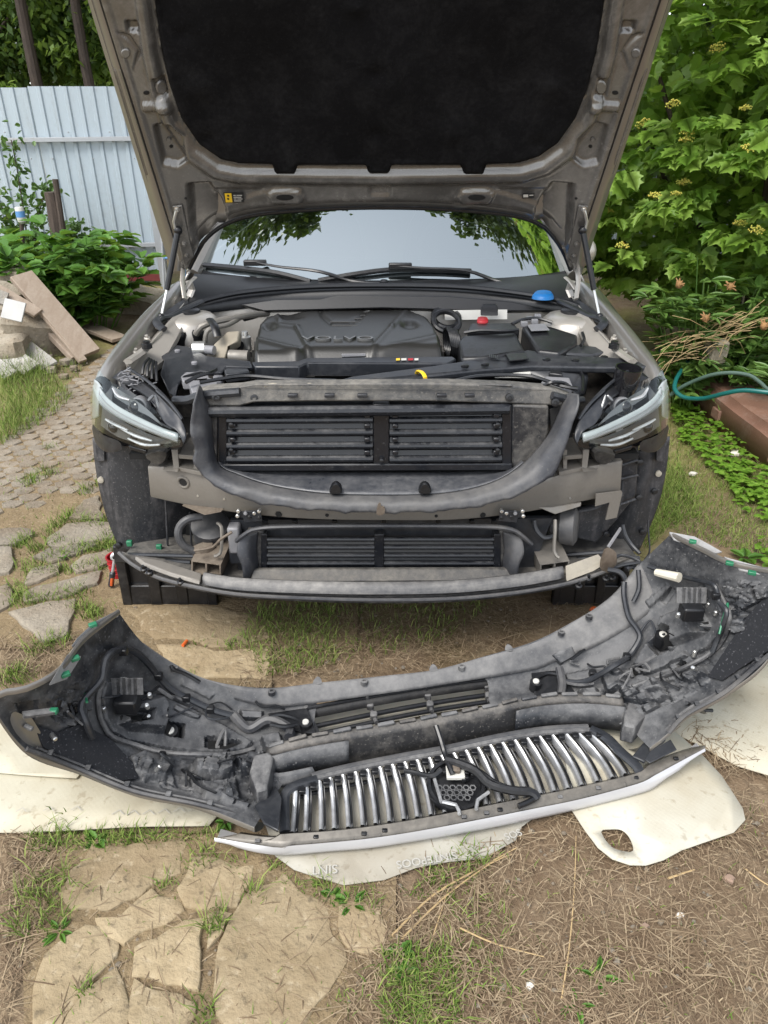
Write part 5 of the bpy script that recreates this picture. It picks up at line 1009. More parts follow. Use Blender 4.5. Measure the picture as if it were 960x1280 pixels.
# upright boxes at the grille corners
for P, hgt in (([(318, 960), (338, 955), (346, 962), (336, 1008), (322, 1012), (312, 985)], 0.05), ([(788, 880), (808, 884), (806, 912), (790, 930), (774, 926), (776, 905)], 0.05)):
    B_ = gp(P, 0.08); MB().dome(B_, V(0, 0.05, 1), [(1, 0), (0.9, hgt), (0.82, hgt+0.006)]).build('corner_box', M['bracket'], bump_, bevel=0.004)
bplate([(318, 1010), (345, 985), (352, 1000), (348, 1042), (330, 1032)], 0.0, 0.01, 'blkgrey', 'corner_panel'); 
MB().prism(gp([(806, 926), (836, 905), (832, 925), (812, 942), (806, 952), (790, 945)], 0.09), V(0, 0, -0.01)).build('corner_panel', M['blkgrey'], bump_, bevel=0.003)
# ---- the grille
gt_ = crv([V(366, 988, 0), V(395, 977, 0), V(440, 966, 0), V(500, 954, 0), V(560, 943, 0), V(620, 930, 0), V(680, 920, 0), V(735, 917, 0), V(748, 920, 0)], 60)
gb_ = crv([V(362, 1040, 0), V(400, 1037, 0), V(450, 1032, 0), V(510, 1023, 0), V(580, 1011, 0), V(650, 997, 0), V(720, 983, 0), V(790, 965, 0)], 60)
ZT, ZB = 0.085, 0.062
gr = MB().tube([gz(p.x, p.y-4, ZT) for p in gt_], 0.010, 8, flat=0.7).build('grille_frame', M['bracket'], bump_)
MB().tube([gz(p.x, p.y-9, ZT+0.004) for p in gt_[4:-2]], 0.009, 8, flat=0.6).build('frame_ledge', M['rubber'], gr)
MB().tube(crv([gz(738, 912, ZT), gz(758, 922, ZT), gz(776, 940, .08), gz(796, 958, .07), gz(800, 968, .06)], 16), 0.016, 8, flat=0.7).build('frame_end', M['blkgrey'], gr)
MB().tube(crv([gz(396, 974, ZT), gz(370, 982, ZT), gz(357, 992, .08), gz(355, 1015, .07), gz(356, 1040, .06)], 16), 0.015, 8, flat=0.7).build('frame_end', M['blkgrey'], gr)
NSL = 25
for k in range(NSL):
    t = (k+0.3)/NSL; i = min(59, int(t*59)); a, b = gt_[i], gb_[i]; a = lerp(gt_[i], gt_[min(59, i+1)], t*59-i); b = lerp(gb_[i], gb_[min(59, i+1)], t*59-i)
    bow = 0.5+4.5*t
    if 9.4 < k < 10.5: pass
    def sp3(u, zo=0.0, dx=0.0): return gz(lerp(a.x, b.x, u)+bow*sin(pi*u)*0.9+dx, lerp(a.y, b.y, u), lerp(ZT, ZB, u)-0.02*sin(pi*u)+zo)
    P = [sp3(u/9) for u in range(10)]
    sl_ = MB()
    G = [[p+V(-0.0062, 0, -0.001) for p in P], [p+V(-0.004, 0, 0.0015) for p in P], [p+V(0.001, 0, 0.0025) for p in P], [p+V(0.0062, 0, -0.003) for p in P], [p+V(0.004, 0, -0.03) for p in P], [p+V(-0.004, 0, -0.03) for p in P], [p+V(-0.0062, 0, -0.001) for p in P]]
    s_ = sl_.grid(G).build('grille_slat', M['chrome'], gr, ang=50)
    G2 = [[sp3(u/9, -0.006, 3.4) for u in range(10)], [sp3(u/9, -0.006, 6.0) for u in range(10)], [sp3(u/9, -0.035, 6.2) for u in range(10)]]
    MB().grid(G2).build('slat_backing', M['blk'], s_, solid=0.002)
    MB().box(sp3(0.03, 0.006, 9), (0.018, 0.016, 0.012)).build('slat_clip', M['blk'], s_, bevel=0.002)
# dark bar crossing behind the slats, upper third
MB().tube([gz(lerp(gt_[i].x, gb_[i].x, 0.22), lerp(gt_[i].y, gb_[i].y, 0.22), 0.04) for i in range(0, 60, 4)], 0.006, 6).build('cross_bar', M['blk'], gr)
# emblem carrier in the middle
ecn = gz(570, 980, 0.082); ax = V(0, -0.12, 1)
em = MB().lathe(ecn, ax, [(0.074, -0.03), (0.080, -0.005), (0.078, 0.004), (0.069, 0.002), (0.067, -0.012), (0.03, -0.016)], 28).build('emblem_carrier', M['blk'], gr)
for r_ in range(3):
    for c_ in range(6-r_):
        MB().torus(ecn+V(-0.046+0.018*c_+0.009*r_, -0.014-0.016*r_, 0.002), ax, 0.008, 0.002, 6, 5).build('mesh_cell', M['bracket'], em)
MB().box(ecn+V(0, 0.028, 0.012), (0.05, 0.042, 0.014)).build('sensor_plug', M['white'], em, bevel=0.003); MB().box(ecn+V(0.002, 0.034, 0.024), (0.022, 0.034, 0.016)).build('plug_latch', M['rustmetal'], em, bevel=0.004)
for k in range(9): MB().box(ecn+V(rr.uniform(-.05, .05), rr.uniform(0, .05), 0.006), (.012, .012, .012)).build('carrier_tab', M['blk'], em, bevel=0.002)
for P in ([(549, 950), (551, 957), (541, 964), (536, 968)], [(566, 951), (592, 956), (597, 966)], [(553, 1002), (570, 1006), (574, 1014), (574, 1018)], [(611, 990), (597, 1000), (595, 1012)], [(541, 966), (552, 1003)]):
    MB().tube(g3([(x, y, .082) for x, y in P]), 0.005, 6).build('emblem_brace', M['chrome'], em)
for L, r in (([(545, 907, .15), (551, 925, .13), (556, 942, .11), (562, 958, .11), (566, 968, .105)], 0.008), ([(558, 950, .11), (575, 955, .115), (595, 964, .11), (612, 980, .1), (640, 988, .1), (664, 990, .1), (672, 998, .09)], 0.012), ([(505, 963, .08), (520, 966, .08), (540, 970, .09), (552, 962, .1)], 0.007), ([(672, 996, .09), (660, 1003, .09), (648, 1008, .09)], 0.008), ([(600, 965, .1), (618, 978, .1), (632, 984, .105)], 0.008)):
    MB().tube(crv(g3(L), 20), r, 8).build('wiring_loom', M['blk'], bump_)
# painted nose strip in front of the grille
na = [(298, 1042), (340, 1047), (350, 1043), (400, 1040), (450, 1035), (510, 1026), (580, 1013), (650, 999), (720, 985), (795, 967), (812, 956), (838, 945), (868, 935), (882, 932)]
nb_ = [(268, 1048), (345, 1060), (362, 1058), (410, 1054), (460, 1049), (520, 1040), (590, 1027), (660, 1013), (728, 999), (798, 980), (818, 970), (842, 957), (870, 942), (881, 936)]
nc_ = [(270, 1051), (330, 1067), (362, 1068), (410, 1064), (460, 1060), (520, 1051), (590, 1039), (660, 1025), (728, 1010), (798, 992), (818, 984), (843, 966), (870, 947), (881, 939)]
za = [.06, .072, .075]+[.075]*7+[.075, .08, .085, .09]; zb = [.05, .062]+[.062]*8+[.065, .075, .085, .09]; zc = [.047, .035]+[.03]*8+[.035, .06, .08, .088]
A_, B_, C_ = (crv([gz(x, y, z) for (x, y), z in zip(P, Z)], 70) for P, Z in ((na, za), (nb_, zb), (nc_, zc)))
M['flange'] = dusty('nose_flange', (0.10, 0.092, 0.08, 1), (0.20, 0.18, 0.15, 1), 0.45, 5, (0.25, 0.6), 0.35, 0.2, 0.05, 0.4)
M['silver'] = plain('silver_nose_paint', (0.50, 0.50, 0.51, 1), 0.3, 0.35, 0.05)
nf = MB().grid([[p+V(0, 0.02, -0.02) for p in A_], A_, [lerp(a, b, 0.5) for a, b in zip(A_, B_)], B_]).build('nose_flange', M['flange'], bump_, ang=50, solid=0.002)
ns = MB().grid(loft([[p+V(0, 0, 0.002) for p in B_], [lerp(a, b, 0.5)+V(0, -0.006, 0) for a, b in zip(B_, C_)], C_, [p+V(0, 0.05, -0.02) for p in C_]], 70, 9)).build('painted_nose_strip', M['silver'], bump_, ang=180)
for px, py, z in ((322, 1051, .068), (395, 1046, .066), (455, 1042, .066), (481, 1038, .066), (580, 1021, .068), (608, 1016, .066), (625, 1012, .068), (700, 996, .066), (748, 985, .068), (795, 972, .066), (845, 948, .08)):
    c = gz(px, py, z+0.003); MB().box(c, (0.014, 0.01, 0.007)).build('nose_clip', M['blk'] if px % 2 else M['bracket'], nf, bevel=0.002)
bplate([(805, 950), (812, 940), (838, 925), (846, 938), (812, 955)], 0.0, 0.004, 'blkgrey', 'corner_panel')

# ------------------------------------------------------------------ pale floor mats under the bumper
def matmaterial():
    m, nt, b = newmat('worn_mat'); v = pos_scaled(nt)
    n = noise(nt, v, 5, 6, 0.65); n2 = noise(nt, v, 1.6, 4, 0.6); n3 = noise(nt, v, 38, 3)
    c = ramp(nt, n, [(0.3, (0.40, 0.375, 0.31, 1)), (0.55, (0.45, 0.435, 0.375, 1)), (0.8, (0.49, 0.48, 0.425, 1))])
    c = mixc(nt, maprange(nt, n2, 0.44, 0.70, 0, 0.8), c, (0.30, 0.25, 0.17, 1)); c = mixc(nt, maprange(nt, n3, 0.60, 0.70, 0, 0.45), c, (0.22, 0.18, 0.12, 1))
    oi = node(nt, 'ShaderNodeObjectInfo'); c = mixc(nt, 1.0, c, oi.outputs['Color'], 'MULTIPLY')
    nt.links.new(c, b.inputs['Base Color']); b.inputs['Roughness'].default_value = 0.7
    w1 = node(nt, 'ShaderNodeTexChecker'); w1.inputs['Scale'].default_value = 130; nt.links.new(v, w1.inputs['Vector'])
    bump(nt, b, math2(nt, 'ADD', math2(nt, 'MULTIPLY', w1.outputs['Fac'], 0.4), n3), 0.35, 0.002); return m
M['mat'] = matmaterial()
def floor_mat(label, P, z, hole=None, tint=(1, 1, 1, 1), smooth_=0):
    pts = [gz(x, y, 0) for x, y in P]; ctr = sum(pts, Vector())/len(pts)
    t = thing('floor_mat', label, 'mat', (ctr.x, ctr.y, 0), 'pale mats under the bumper')
    if smooth_: pts = crv(pts, smooth_, True)
    me = bpy.data.meshes.new('sheet'); bm = bmesh.new()
    def loop(L): vs = [bm.verts.new(p) for p in L]; return [bm.edges.new((vs[i], vs[(i+1) % len(vs)])) for i in range(len(vs))]
    E = loop(pts)
    if hole: E += loop(crv([gz(x, y, 0) for x, y in hole], 24, True))
    bmesh.ops.triangle_fill(bm, edges=E, use_beauty=True)
    bmesh.ops.subdivide_edges(bm, edges=[e for e in bm.edges if e.calc_length() > 0.15], cuts=3, use_grid_fill=False); bmesh.ops.triangulate(bm, faces=bm.faces)
    for vtx in bm.verts: 
        x, y = vtx.co.x, vtx.co.y; vtx.co.z = z+0.006*sin(x*7+y*5)*sin(y*9-x*3)+0.004
    if hole: 
        pass
    bmesh.ops.recalc_face_normals(bm, faces=bm.faces); bm.to_mesh(me); bm.free(); me.shade_smooth()
    o = link('sheet', me, M['mat'], t); md = o.modifiers.new('solid', 'SOLIDIFY'); md.thickness = 0.003; md.offset = 0; o.color = tint
    return t
m1 = floor_mat('cream mat at the far left under the bumper tip', [(-80, 860), (60, 880), (220, 930), (118, 962), (103, 972), (97, 979), (0, 972), (-80, 965)], 0.014, tint=(1.05, 1.02, 0.92, 1))
m2 = floor_mat('cream chevron patterned mat sticking out at the lower left', [(-80, 960), (40, 925), (300, 950), (300, 985), (279, 1014), (261, 1035), (180, 1037), (100, 1041), (40, 1043), (0, 1042), (-80, 1046)], 0.004, tint=(1.03, 1.0, 0.9, 1))
m3 = floor_mat('dirty grey mat with printed lettering under the grille centre', [(318, 905), (420, 880), (560, 862), (690, 845), (730, 900), (740, 985), (690, 1008), (652, 1036), (644, 1053), (603, 1076), (560, 1080), (520, 1088), (480, 1104), (430, 1111), (398, 1102), (368, 1092), (344, 1074), (322, 1000)], 0.006, tint=(0.80, 0.79, 0.78, 1))
pale = MB().grid([[gpos(t/24, 0.30, 0.028) for t in range(25)], [gpos(t/24, 1.12, 0.028) for t in range(25)]]).build('lit_mat_strip', M['cream'], lg)  # added strip, its cream colour stands in for light on the mat below
m4 = floor_mat('white mat with an oval hole at the lower right', [(700, 905), (800, 890), (850, 925), (878, 950), (900, 975), (914, 998), (926, 1018), (929, 1032), (915, 1047), (880, 1058), (850, 1068), (828, 1080), (806, 1087), (786, 1087), (764, 1080), (746, 1066), (730, 1045), (712, 1018)], 0.016, hole=[(750, 1046), (762, 1043), (776, 1044), (786, 1054), (790, 1069), (778, 1070), (762, 1064)], tint=(1.08, 1.08, 1.05, 1))
m5 = floor_mat('muddy white mat at the right edge under the bumper end', [(700, 860), (840, 860), (930, 825), (1040, 840), (1040, 1000), (960, 973), (920, 960), (866, 930), (835, 915), (760, 900)], 0.008, tint=(1.04, 1.02, 0.95, 1))
# mirrored lettering and chevrons printed on the mats
M['matprint'] = plain('faded_mat_print', (0.375, 0.362, 0.325, 1), 0.75); M['matshade'] = plain('mat_print_grey', (0.40, 0.38, 0.33, 1), 0.75)
def on_mat(z): return z+0.0135
for txt, px, py, rot, sz in (('SINTEPOOS', 405, 1094, 184, 0.030), ('SINTEPOOS', 533, 1082, 190, 0.030), ('SOS', 640, 1050, 200, 0.028)):
    me = text_mesh(txt if px != 405 else 'SINT', sz if px != 405 else 0.034, 0.0003); me.materials.append(M['matprint']); c = gz(px, py, 0)
    o = inst('printed_lettering', me, m3, Matrix.Translation(V(c.x, c.y, on_mat(0.006)+0.004)) @ Matrix.Rotation(radians(rot), 4, 'Z'))
for P in ([(376, 1086), (392, 1072), (432, 1092), (425, 1102), (400, 1098)], [(500, 1086), (520, 1060), (560, 1066), (548, 1080)]):
    pass
cm = MB(); L_ = []
def chev(px, py, sc): 
    c = gz(px, py, 0); L_.append((c, sc))
for k in range(6): chev(150+k*19, 1021+1.2*sin(k)-0.5*k, 0.016)
for k in range(3): chev(30+k*34, 1018-1.0*k, 0.014)
for c, sc in L_:
    a, b_, d_ = c+V(-sc, -sc*0.5, 0), c+V(0, sc*0.4, 0), c+V(sc, -sc*0.5, 0); zz = V(0, 0, on_mat(0.004)+0.003)
    for p, q in ((a, b_), (b_, d_)):
        MB().beam(p+zz, q+zz, 0.002, 0.0006).build('chevron_mark', M['matshade'], m2)

# ------------------------------------------------------------------ ramps under the front wheels, tools
def ramp_(label, xa, xb):
    x0, x1 = gz(xa, 757, 0).x, gz(xb, 757, 0).x; Y0 = gz(xa, 757, 0).y; cx = (x0+x1)/2; w = x1-x0
    t = thing('wheel_ramp', label, 'ramp', (cx, Y0+0.4, 0), 'ramps under the front wheels')
    prof = [(0, 0), (0.03, 0.235), (0.10, 0.275), (0.16, 0.245), (0.62, 0.235), (1.25, 0.01), (1.25, 0)]
    MB().prism([V(cx-w/2+0.02, Y0+0.018+a, h) for a, h in prof], V(w-0.04, 0, 0)).build('ramp_body', M['rampblk'], t, bevel=0.01)
    # front wall with openings: uprights and rails
    for a, b in ((0, 0.10), (0.30, 0.42), (0.58, 0.70), (0.90, 1.0)): MB().prism([V(x0+w*a, Y0, 0.0), V(x0+w*b, Y0, 0.0), V(x0+w*b, Y0+0.01, 0.24), V(x0+w*a, Y0+0.01, 0.24)], V(0, 0.03, 0)).build('upright', M['rampblk'], t, bevel=0.004)
    for za, zb_ in ((0.0, 0.085), (0.195, 0.262)): MB().prism([V(x0, Y0+0.003, za), V(x1, Y0+0.003, za), V(x1, Y0+0.012, zb_), V(x0, Y0+0.012, zb_)], V(0, 0.025, 0)).build('front_rail', M['rampblk'], t, bevel=0.004)
    return t
M['rampblk'] = dusty('ramp_plastic', (0.010, 0.010, 0.011, 1), (0.06, 0.055, 0.05, 1), 0.35, 9, (0.3, 0.6), 0, 0.1, 0.1, 0.3)
ramp_('black plastic wheel ramp beside the red cup, under the left front corner', 154, 272)
ramp_('black plastic wheel ramp behind the right end of the bumper', 690, 780)
c = gz(149, 719, 0.0); rcup = thing('red_cup', 'small red plastic cup on the ground beside the wheel ramp', 'cup', c)
MB().lathe(c, V(0, 0, 1), [(0.030, 0.0), (0.036, 0.085), (0.039, 0.088), (0.039, 0.095), (0.033, 0.093), (0.028, 0.01)], 20).build('cup_body', M['red'], rcup)
for k in range(3): MB().lathe(c+V(0, 0, 0.02+0.022*k), V(0, 0, 1), [(0.0325+0.0015*k, 0), (0.034+0.0015*k, 0.003), (0.0325+0.0015*k, 0.006)], 20, False).build('ridge', M['red'], rcup)
a = gz(138.5, 733, 0.01); b = V(gz(146, 697, 0.13).x, gz(146, 697, 0.13).y-0.01, 0.15)
rat = thing('ratchet_wrench', 'steel ratchet wrench with dark orange-ended handle leaning by the red cup', 'wrench', (a.x, a.y, 0)); u = (b-a)
MB().tube([a, a+u*0.05, a+u*0.22, a+u*0.42, a+u*0.46], [0.009, 0.012, 0.011, 0.012, 0.008], 12).build('grip', M['blkgrey'], rat)
M['orange'] = plain('orange_rubber', (0.55, 0.10, 0.02, 1), 0.5); MB().tube([a+u*0.06, a+u*0.3], 0.0128, 10, flat=0.75).build('grip_inlay', M['orange'], rat)
MB().tube([a+u*0.44, a+u*0.85], 0.006, 10).build('shaft', M['chrome'], rat)
hd_ = MB().lathe(a+u*0.95, V(0.2, -1, 0.2), [(0.012, -0.012), (0.017, -0.008), (0.017, 0.008), (0.012, 0.012)], 16).build('ratchet_head', M['chrome'], rat)
MB().lathe(a+u*0.95, V(0.2, -1, 0.2), [(0.007, 0.011), (0.007, 0.017)], 10).build('switch', M['blk'], hd_)
# ------------------------------------------------------------------ ground, paving, litter
from mathutils import noise as mn
def gnoise(x, y): return 0.010*mn.noise(V(x*1.7, y*1.7, 3.1))+0.006*mn.noise(V(x*6, y*6, 1.3))+0.003*mn.noise(V(x*19, y*19, 5.7))
def groundmat():
    m, nt, b = newmat('earth'); v = pos_scaled(nt)
    n1 = noise(nt, v, 1.3, 6, 0.62, 0.5); n2 = noise(nt, v, 7, 6, 0.65); n3 = noise(nt, v, 45, 4, 0.6); n4 = noise(nt, v, 0.7, 4, 0.6)
    c = ramp(nt, n2, [(0.25, (0.105, 0.07, 0.043, 1)), (0.5, (0.185, 0.132, 0.084, 1)), (0.75, (0.255, 0.195, 0.132, 1))])
    s = node(nt, 'ShaderNodeSeparateXYZ'); nt.links.new(v, s.inputs[0])
    sandy = math2(nt, 'MULTIPLY', maprange(nt, s.outputs[0], 0.05, -0.35), maprange(nt, n1, 0.3, 0.6))
    c = mixc(nt, math2(nt, 'MULTIPLY', sandy, 0.75), c, mixc(nt, n3, (0.20, 0.145, 0.085, 1), (0.34, 0.27, 0.175, 1)))
    moss = math2(nt, 'MULTIPLY', maprange(nt, s.outputs[1], 2.0, 2.9), maprange(nt, n1, 0.38, 0.58)); c = mixc(nt, math2(nt, 'MULTIPLY', moss, 0.65), c, (0.20, 0.205, 0.055, 1))
    gm = maprange(nt, n4, 0.55, 0.66, 0, 0.35); c = mixc(nt, gm, c, (0.11, 0.105, 0.035, 1))
    c = mixc(nt, maprange(nt, n3, 0.6, 0.72, 0, 0.6), c, (0.33, 0.27, 0.19, 1)); c = mixc(nt, maprange(nt, n3, 0.40, 0.28, 0, 0.6), c, (0.06, 0.042, 0.027, 1))
    nt.links.new(c, b.inputs['Base Color']); b.inputs['Roughness'].default_value = 0.95; b.inputs['Specular IOR Level'].default_value = 0.2
    bump(nt, b, math2(nt, 'ADD', math2(nt, 'MULTIPLY', n3, 0.5), n2), 0.9, 0.02); return m
def axis(lo, hi, dlo, dhi, n, far):
    return [lo-far*(k/6)**2 for k in range(6, 0, -1)]+[lerp(lo, hi, k/n) for k in range(n+1)]+[hi+far*(k/6)**2 for k in range(1, 7)]
gx, gy = axis(-4.5, 4.0, 0, 0, 190, 70), axis(-0.2, 7.0, 0, 0, 160, 120)
g0 = MB().grid([[V(x, y, -0.014+gnoise(x, y)+(0.10*smooth01((-2.5-x)/1.2)*smooth01((y-4.2)/1) if x < -2.5 else 0)) for x in gx] for y in gy])
ground = g0.build('ground', groundmat(), ang=180, recalc=False); ground['kind'] = 'structure'
def stonemat(name, a, b_, sc=9, dirt=0.5, dirtc=(0.17, 0.12, 0.072, 1)):
    m, nt, b = newmat(name); v = pos_scaled(nt); n = noise(nt, v, sc, 6, 0.65); n3 = noise(nt, v, sc*7, 4, 0.6); n1 = noise(nt, v, sc*0.35, 4, 0.6)
    oi = node(nt, 'ShaderNodeObjectInfo'); c = ramp(nt, n, [(0.28, a), (0.72, b_)])
    hv = node(nt, 'ShaderNodeHueSaturation'); nt.links.new(c, hv.inputs['Color']); nt.links.new(maprange(nt, oi.outputs['Random'], 0, 1, 0.82, 1.15), hv.inputs['Value'])
    c = mixc(nt, maprange(nt, n1, 0.42, 0.68, 0, dirt), hv.outputs[0], dirtc); c = mixc(nt, maprange(nt, n3, 0.60, 0.72, 0, 0.6), c, (0.08, 0.065, 0.045, 1)); c = mixc(nt, maprange(nt, n3, 0.42, 0.30, 0, 0.45), c, (0.44, 0.37, 0.26, 1))
    nt.links.new(c, b.inputs['Base Color']); b.inputs['Roughness'].default_value = 0.92; b.inputs['Specular IOR Level'].default_value = 0.2
    bump(nt, b, math2(nt, 'ADD', math2(nt, 'MULTIPLY', n3, 0.7), n), 1.0, 0.012); return m
M['flag'] = stonemat('sandy_flagstone', (0.235, 0.18, 0.105, 1), (0.40, 0.325, 0.21, 1), 5, 0.7, (0.21, 0.15, 0.085, 1))
M['flag2'] = stonemat('pale_flagstone', (0.20, 0.172, 0.132, 1), (0.275, 0.245, 0.198, 1), 8, 0.5)
M['paver'] = stonemat('worn_paver', (0.225, 0.19, 0.145, 1), (0.32, 0.28, 0.225, 1), 14, 0.55)
def bed(name, P, z, mt):
    o = MB().prism(gp(P, z), V(0, 0, -0.03)).build(name, mt); o['kind'] = 'structure'; return o
M['joint'] = stonemat('joint_earth', (0.15, 0.11, 0.062, 1), (0.24, 0.182, 0.106, 1), 11, 0.35)
def slab(P, parent, mat, name='flagstone', z0=-0.03, top=0.014, seed=0, seg=40, wob=0.006):
    pts = [gz(x, y, 0) for x, y in P]; m = len(pts); q = []
    per = sum((pts[(i+1) % m]-pts[i]).length for i in range(m)); r_ = random.Random(seed)
    for i in range(m):
        a, b = pts[i], pts[(i+1) % m]; k = max(2, int((b-a).length/per*seg))
        for j in range(k):
            p = lerp(a, b, j/k); p = p+V(mn.noise(V(p.x*14, p.y*14, seed*1.7)), mn.noise(V(p.x*14, p.y*14, seed*1.7+9)), 0)*wob*1.6; q.append(p)
    tl = V(r_.uniform(-.004, .004), r_.uniform(-.004, .004), 0)
    mb = MB(); c = sum(q, Vector())/len(q); n = len(q)
    for sc, h in ((1, z0), (1, top-0.012), (0.985, top-0.002), (0.95, top), (0.7, top), (0.35, top)):
        for p in q:
            w_ = c+(p-c)*sc; mb.v.append(V(w_.x, w_.y, h+(0.004*mn.noise(V(w_.x*9, w_.y*9, seed))+(w_.x-c.x)*tl.x*3+(w_.y-c.y)*tl.y*3 if h > 0 else 0)))
    mb.f = [(j*n+i, j*n+(i+1) % n, (j+1)*n+(i+1) % n, (j+1)*n+i) for j in range(5) for i in range(n)]+[tuple(range(5*n, 6*n))]
    return mb.build(name, mat, parent, ang=50)
sp = MB().grid([[gz(x, y, 0)+V(0, 0, 0.004+0.8*gnoise(gz(x, y).x, gz(x, y).y)+0.005*mn.noise(V(gz(x, y).x*13, gz(x, y).y*13, 8))) for x in range(30, 500, 5)] for y in range(1300, 1040, -4)]).build('flagstone_paving', M['joint'], ang=180); sp['kind'] = 'structure'
for k, P in enumerate(([(264, 1272), (264, 1190), (298, 1140), (318, 1108), (352, 1094), (392, 1120), (422, 1168), (434, 1206), (418, 1240), (372, 1290), (300, 1310)], [(43, 1300), (46, 1236), (56, 1190), (104, 1152), (124, 1156), (153, 1184), (148, 1206), (112, 1232), (82, 1268), (66, 1300)],
                       [(86, 1090), (112, 1058), (238, 1054), (226, 1098), (190, 1112), (148, 1144), (88, 1142), (72, 1120)], [(222, 1106), (246, 1076), (322, 1080), (318, 1100), (296, 1136), (258, 1142), (228, 1134)], [(124, 1150), (150, 1146), (192, 1116), (222, 1128), (224, 1146), (186, 1166), (158, 1180)],
                       [(168, 1190), (190, 1172), (228, 1150), (252, 1150), (249, 1192), (246, 1240), (206, 1236), (168, 1222)], [(166, 1230), (208, 1242), (246, 1246), (246, 1310), (166, 1310)], [(74, 1300), (88, 1272), (116, 1240), (150, 1214), (160, 1232), (158, 1310)], [(424, 1136), (448, 1128), (474, 1140), (480, 1180), (462, 1200), (442, 1196)], [(258, 1150), (292, 1146), (262, 1186)])):
    slab(P, sp, M['flag'], seed=k+1, top=0.009, seg=70, wob=0.017)
sp2 = MB().grid([[gz(x, y, 0)+V(0, 0, 0.003+0.5*gnoise(gz(x, y).x, gz(x, y).y)) for x in range(180, 350, 10)] for y in range(860, 745, -8)]).build('flagstone_paving', M['joint'], ang=180); sp2['kind'] = 'structure'
for k, P in enumerate(([(160, 762), (262, 758), (330, 770), (340, 800), (270, 812), (236, 800), (190, 800)], [(196, 806), (234, 806), (268, 818), (338, 808), (330, 850), (240, 850), (205, 826)])): slab(P, sp2, M['flag'], seed=k+31, top=0.009, wob=0.014)
path = MB().grid([[V(x*0.1, y*0.1, 0.002+0.5*gnoise(x*0.1, y*0.1)) for x in range(-23, 0)] for y in range(20, 90, 1)]).build('paved_path', M['joint'], ang=180); path['kind'] = 'structure'
for k, P in enumerate(([(12, 770), (48, 760), (96, 752), (92, 776), (82, 800), (60, 806), (28, 786)], [(30, 733), (40, 716), (76, 708), (74, 720), (50, 731)], [(30, 754), (34, 742), (78, 730), (128, 717), (120, 733), (92, 744), (62, 752)], [(40, 700), (60, 690), (110, 682), (124, 684), (96, 697), (64, 706)], [(62, 676), (84, 658), (120, 654), (144, 657), (142, 674), (100, 684), (66, 686)], [(88, 650), (104, 628), (124, 622), (130, 650), (112, 654)], [(0, 738), (14, 732), (18, 756), (0, 768), (-30, 770), (-30, 740)], [(88, 712), (104, 698), (142, 688), (140, 702), (124, 713), (96, 718)],
                       [(-40, 690), (14, 688), (20, 706), (10, 720), (-40, 728)], [(-20, 668), (26, 662), (46, 670), (20, 684), (-20, 684)])): slab(P, path, M['flag2'], seed=k+51, top=0.018, seg=44, wob=0.012)
pm = MB(); hx6 = [V(0.056*cos(a), 0.040*sin(a), 0) for a in [radians(d) for d in (0, 60, 120, 180, 240, 300)]]
hx6 = [V(-0.054, 0.008, 0), V(-0.03, -0.036, 0), V(0.03, -0.036, 0), V(0.054, 0.008, 0), V(0.028, 0.038, 0), V(-0.028, 0.038, 0)]
pm.dome(hx6, V(0, 0, 1), [(1.06, -0.03), (1.06, 0.003), (1.0, 0.008)]); pme = pm.mesh('paver', ang=30); pme.materials.append(M['paver'])
r_ = random.Random(5); n = 0
for j in range(46):
    for i in range(11):
        x = -2.24+i*0.114+(0.057 if j % 2 else 0); y = 2.86+j*0.078; p_ = (x/ (y*CP+1.65*SP))*FPX+480
        if y < 3.2 and x > -1.9+0.25*r_.random(): continue
        if p_ > 150 or p_ < -40 or n >= 298: continue
        n += 1; inst('paver', pme, path, Matrix.Translation(V(x+r_.uniform(-.006, .006), y+r_.uniform(-.006, .006), r_.uniform(-.003, .004))) @ Matrix.Rotation(r_.uniform(-.09, .09), 4, 'Z') @ Matrix.Rotation(r_.uniform(-.03, .03), 4, 'X') @ Matrix.Diagonal((r_.uniform(.94, 1.03), r_.uniform(.94, 1.03), 1, 1)))

# ---- dry straw, grass blades (nobody could count them)
def strip(mb, p, d, L, w, bend, lift):
    s_ = V(-d.y, d.x, 0)*w/2; a = p; b = p+d*L*0.5+V(s_.y, -s_.x, 0)*0+V(0, 0, lift)+s_*bend; c = p+d*L+s_*bend*3
    o = len(mb.v); mb.v += [a-s_, a+s_, b+s_, b-s_, c+s_*0.5, c-s_*0.5]; mb.f += [(o, o+1, o+2, o+3), (o+3, o+2, o+4, o+5)]
def scatter(polys, rnd):
    for P, n in polys:
        xs = [q[0] for q in P]; ys = [q[1] for q in P]; k = 0; tries = 0
        while k < n and tries < n*20:
            tries += 1; x, y = rnd.uniform(min(xs), max(xs)), rnd.uniform(min(ys), max(ys))
            if inpoly(x, y, P): k += 1; yield gz(x, y, 0)
def strawmat(name, cols):
    m, nt, b = newmat(name); g = node(nt, 'ShaderNodeNewGeometry'); nt.links.new(ramp(nt, g.outputs['Random Per Island'], [(k/(len(cols)-1), c) for k, c in enumerate(cols)]), b.inputs['Base Color'])
    b.inputs['Roughness'].default_value = 0.8; b.inputs['Specular IOR Level'].default_value = 0.25; return m
M['straw'] = strawmat('dry_straw', [(0.10, 0.066, 0.04, 1), (0.17, 0.12, 0.074, 1), (0.23, 0.168, 0.105, 1), (0.34, 0.265, 0.17, 1), (0.13, 0.092, 0.055, 1)])
st = MB(); r_ = random.Random(21)
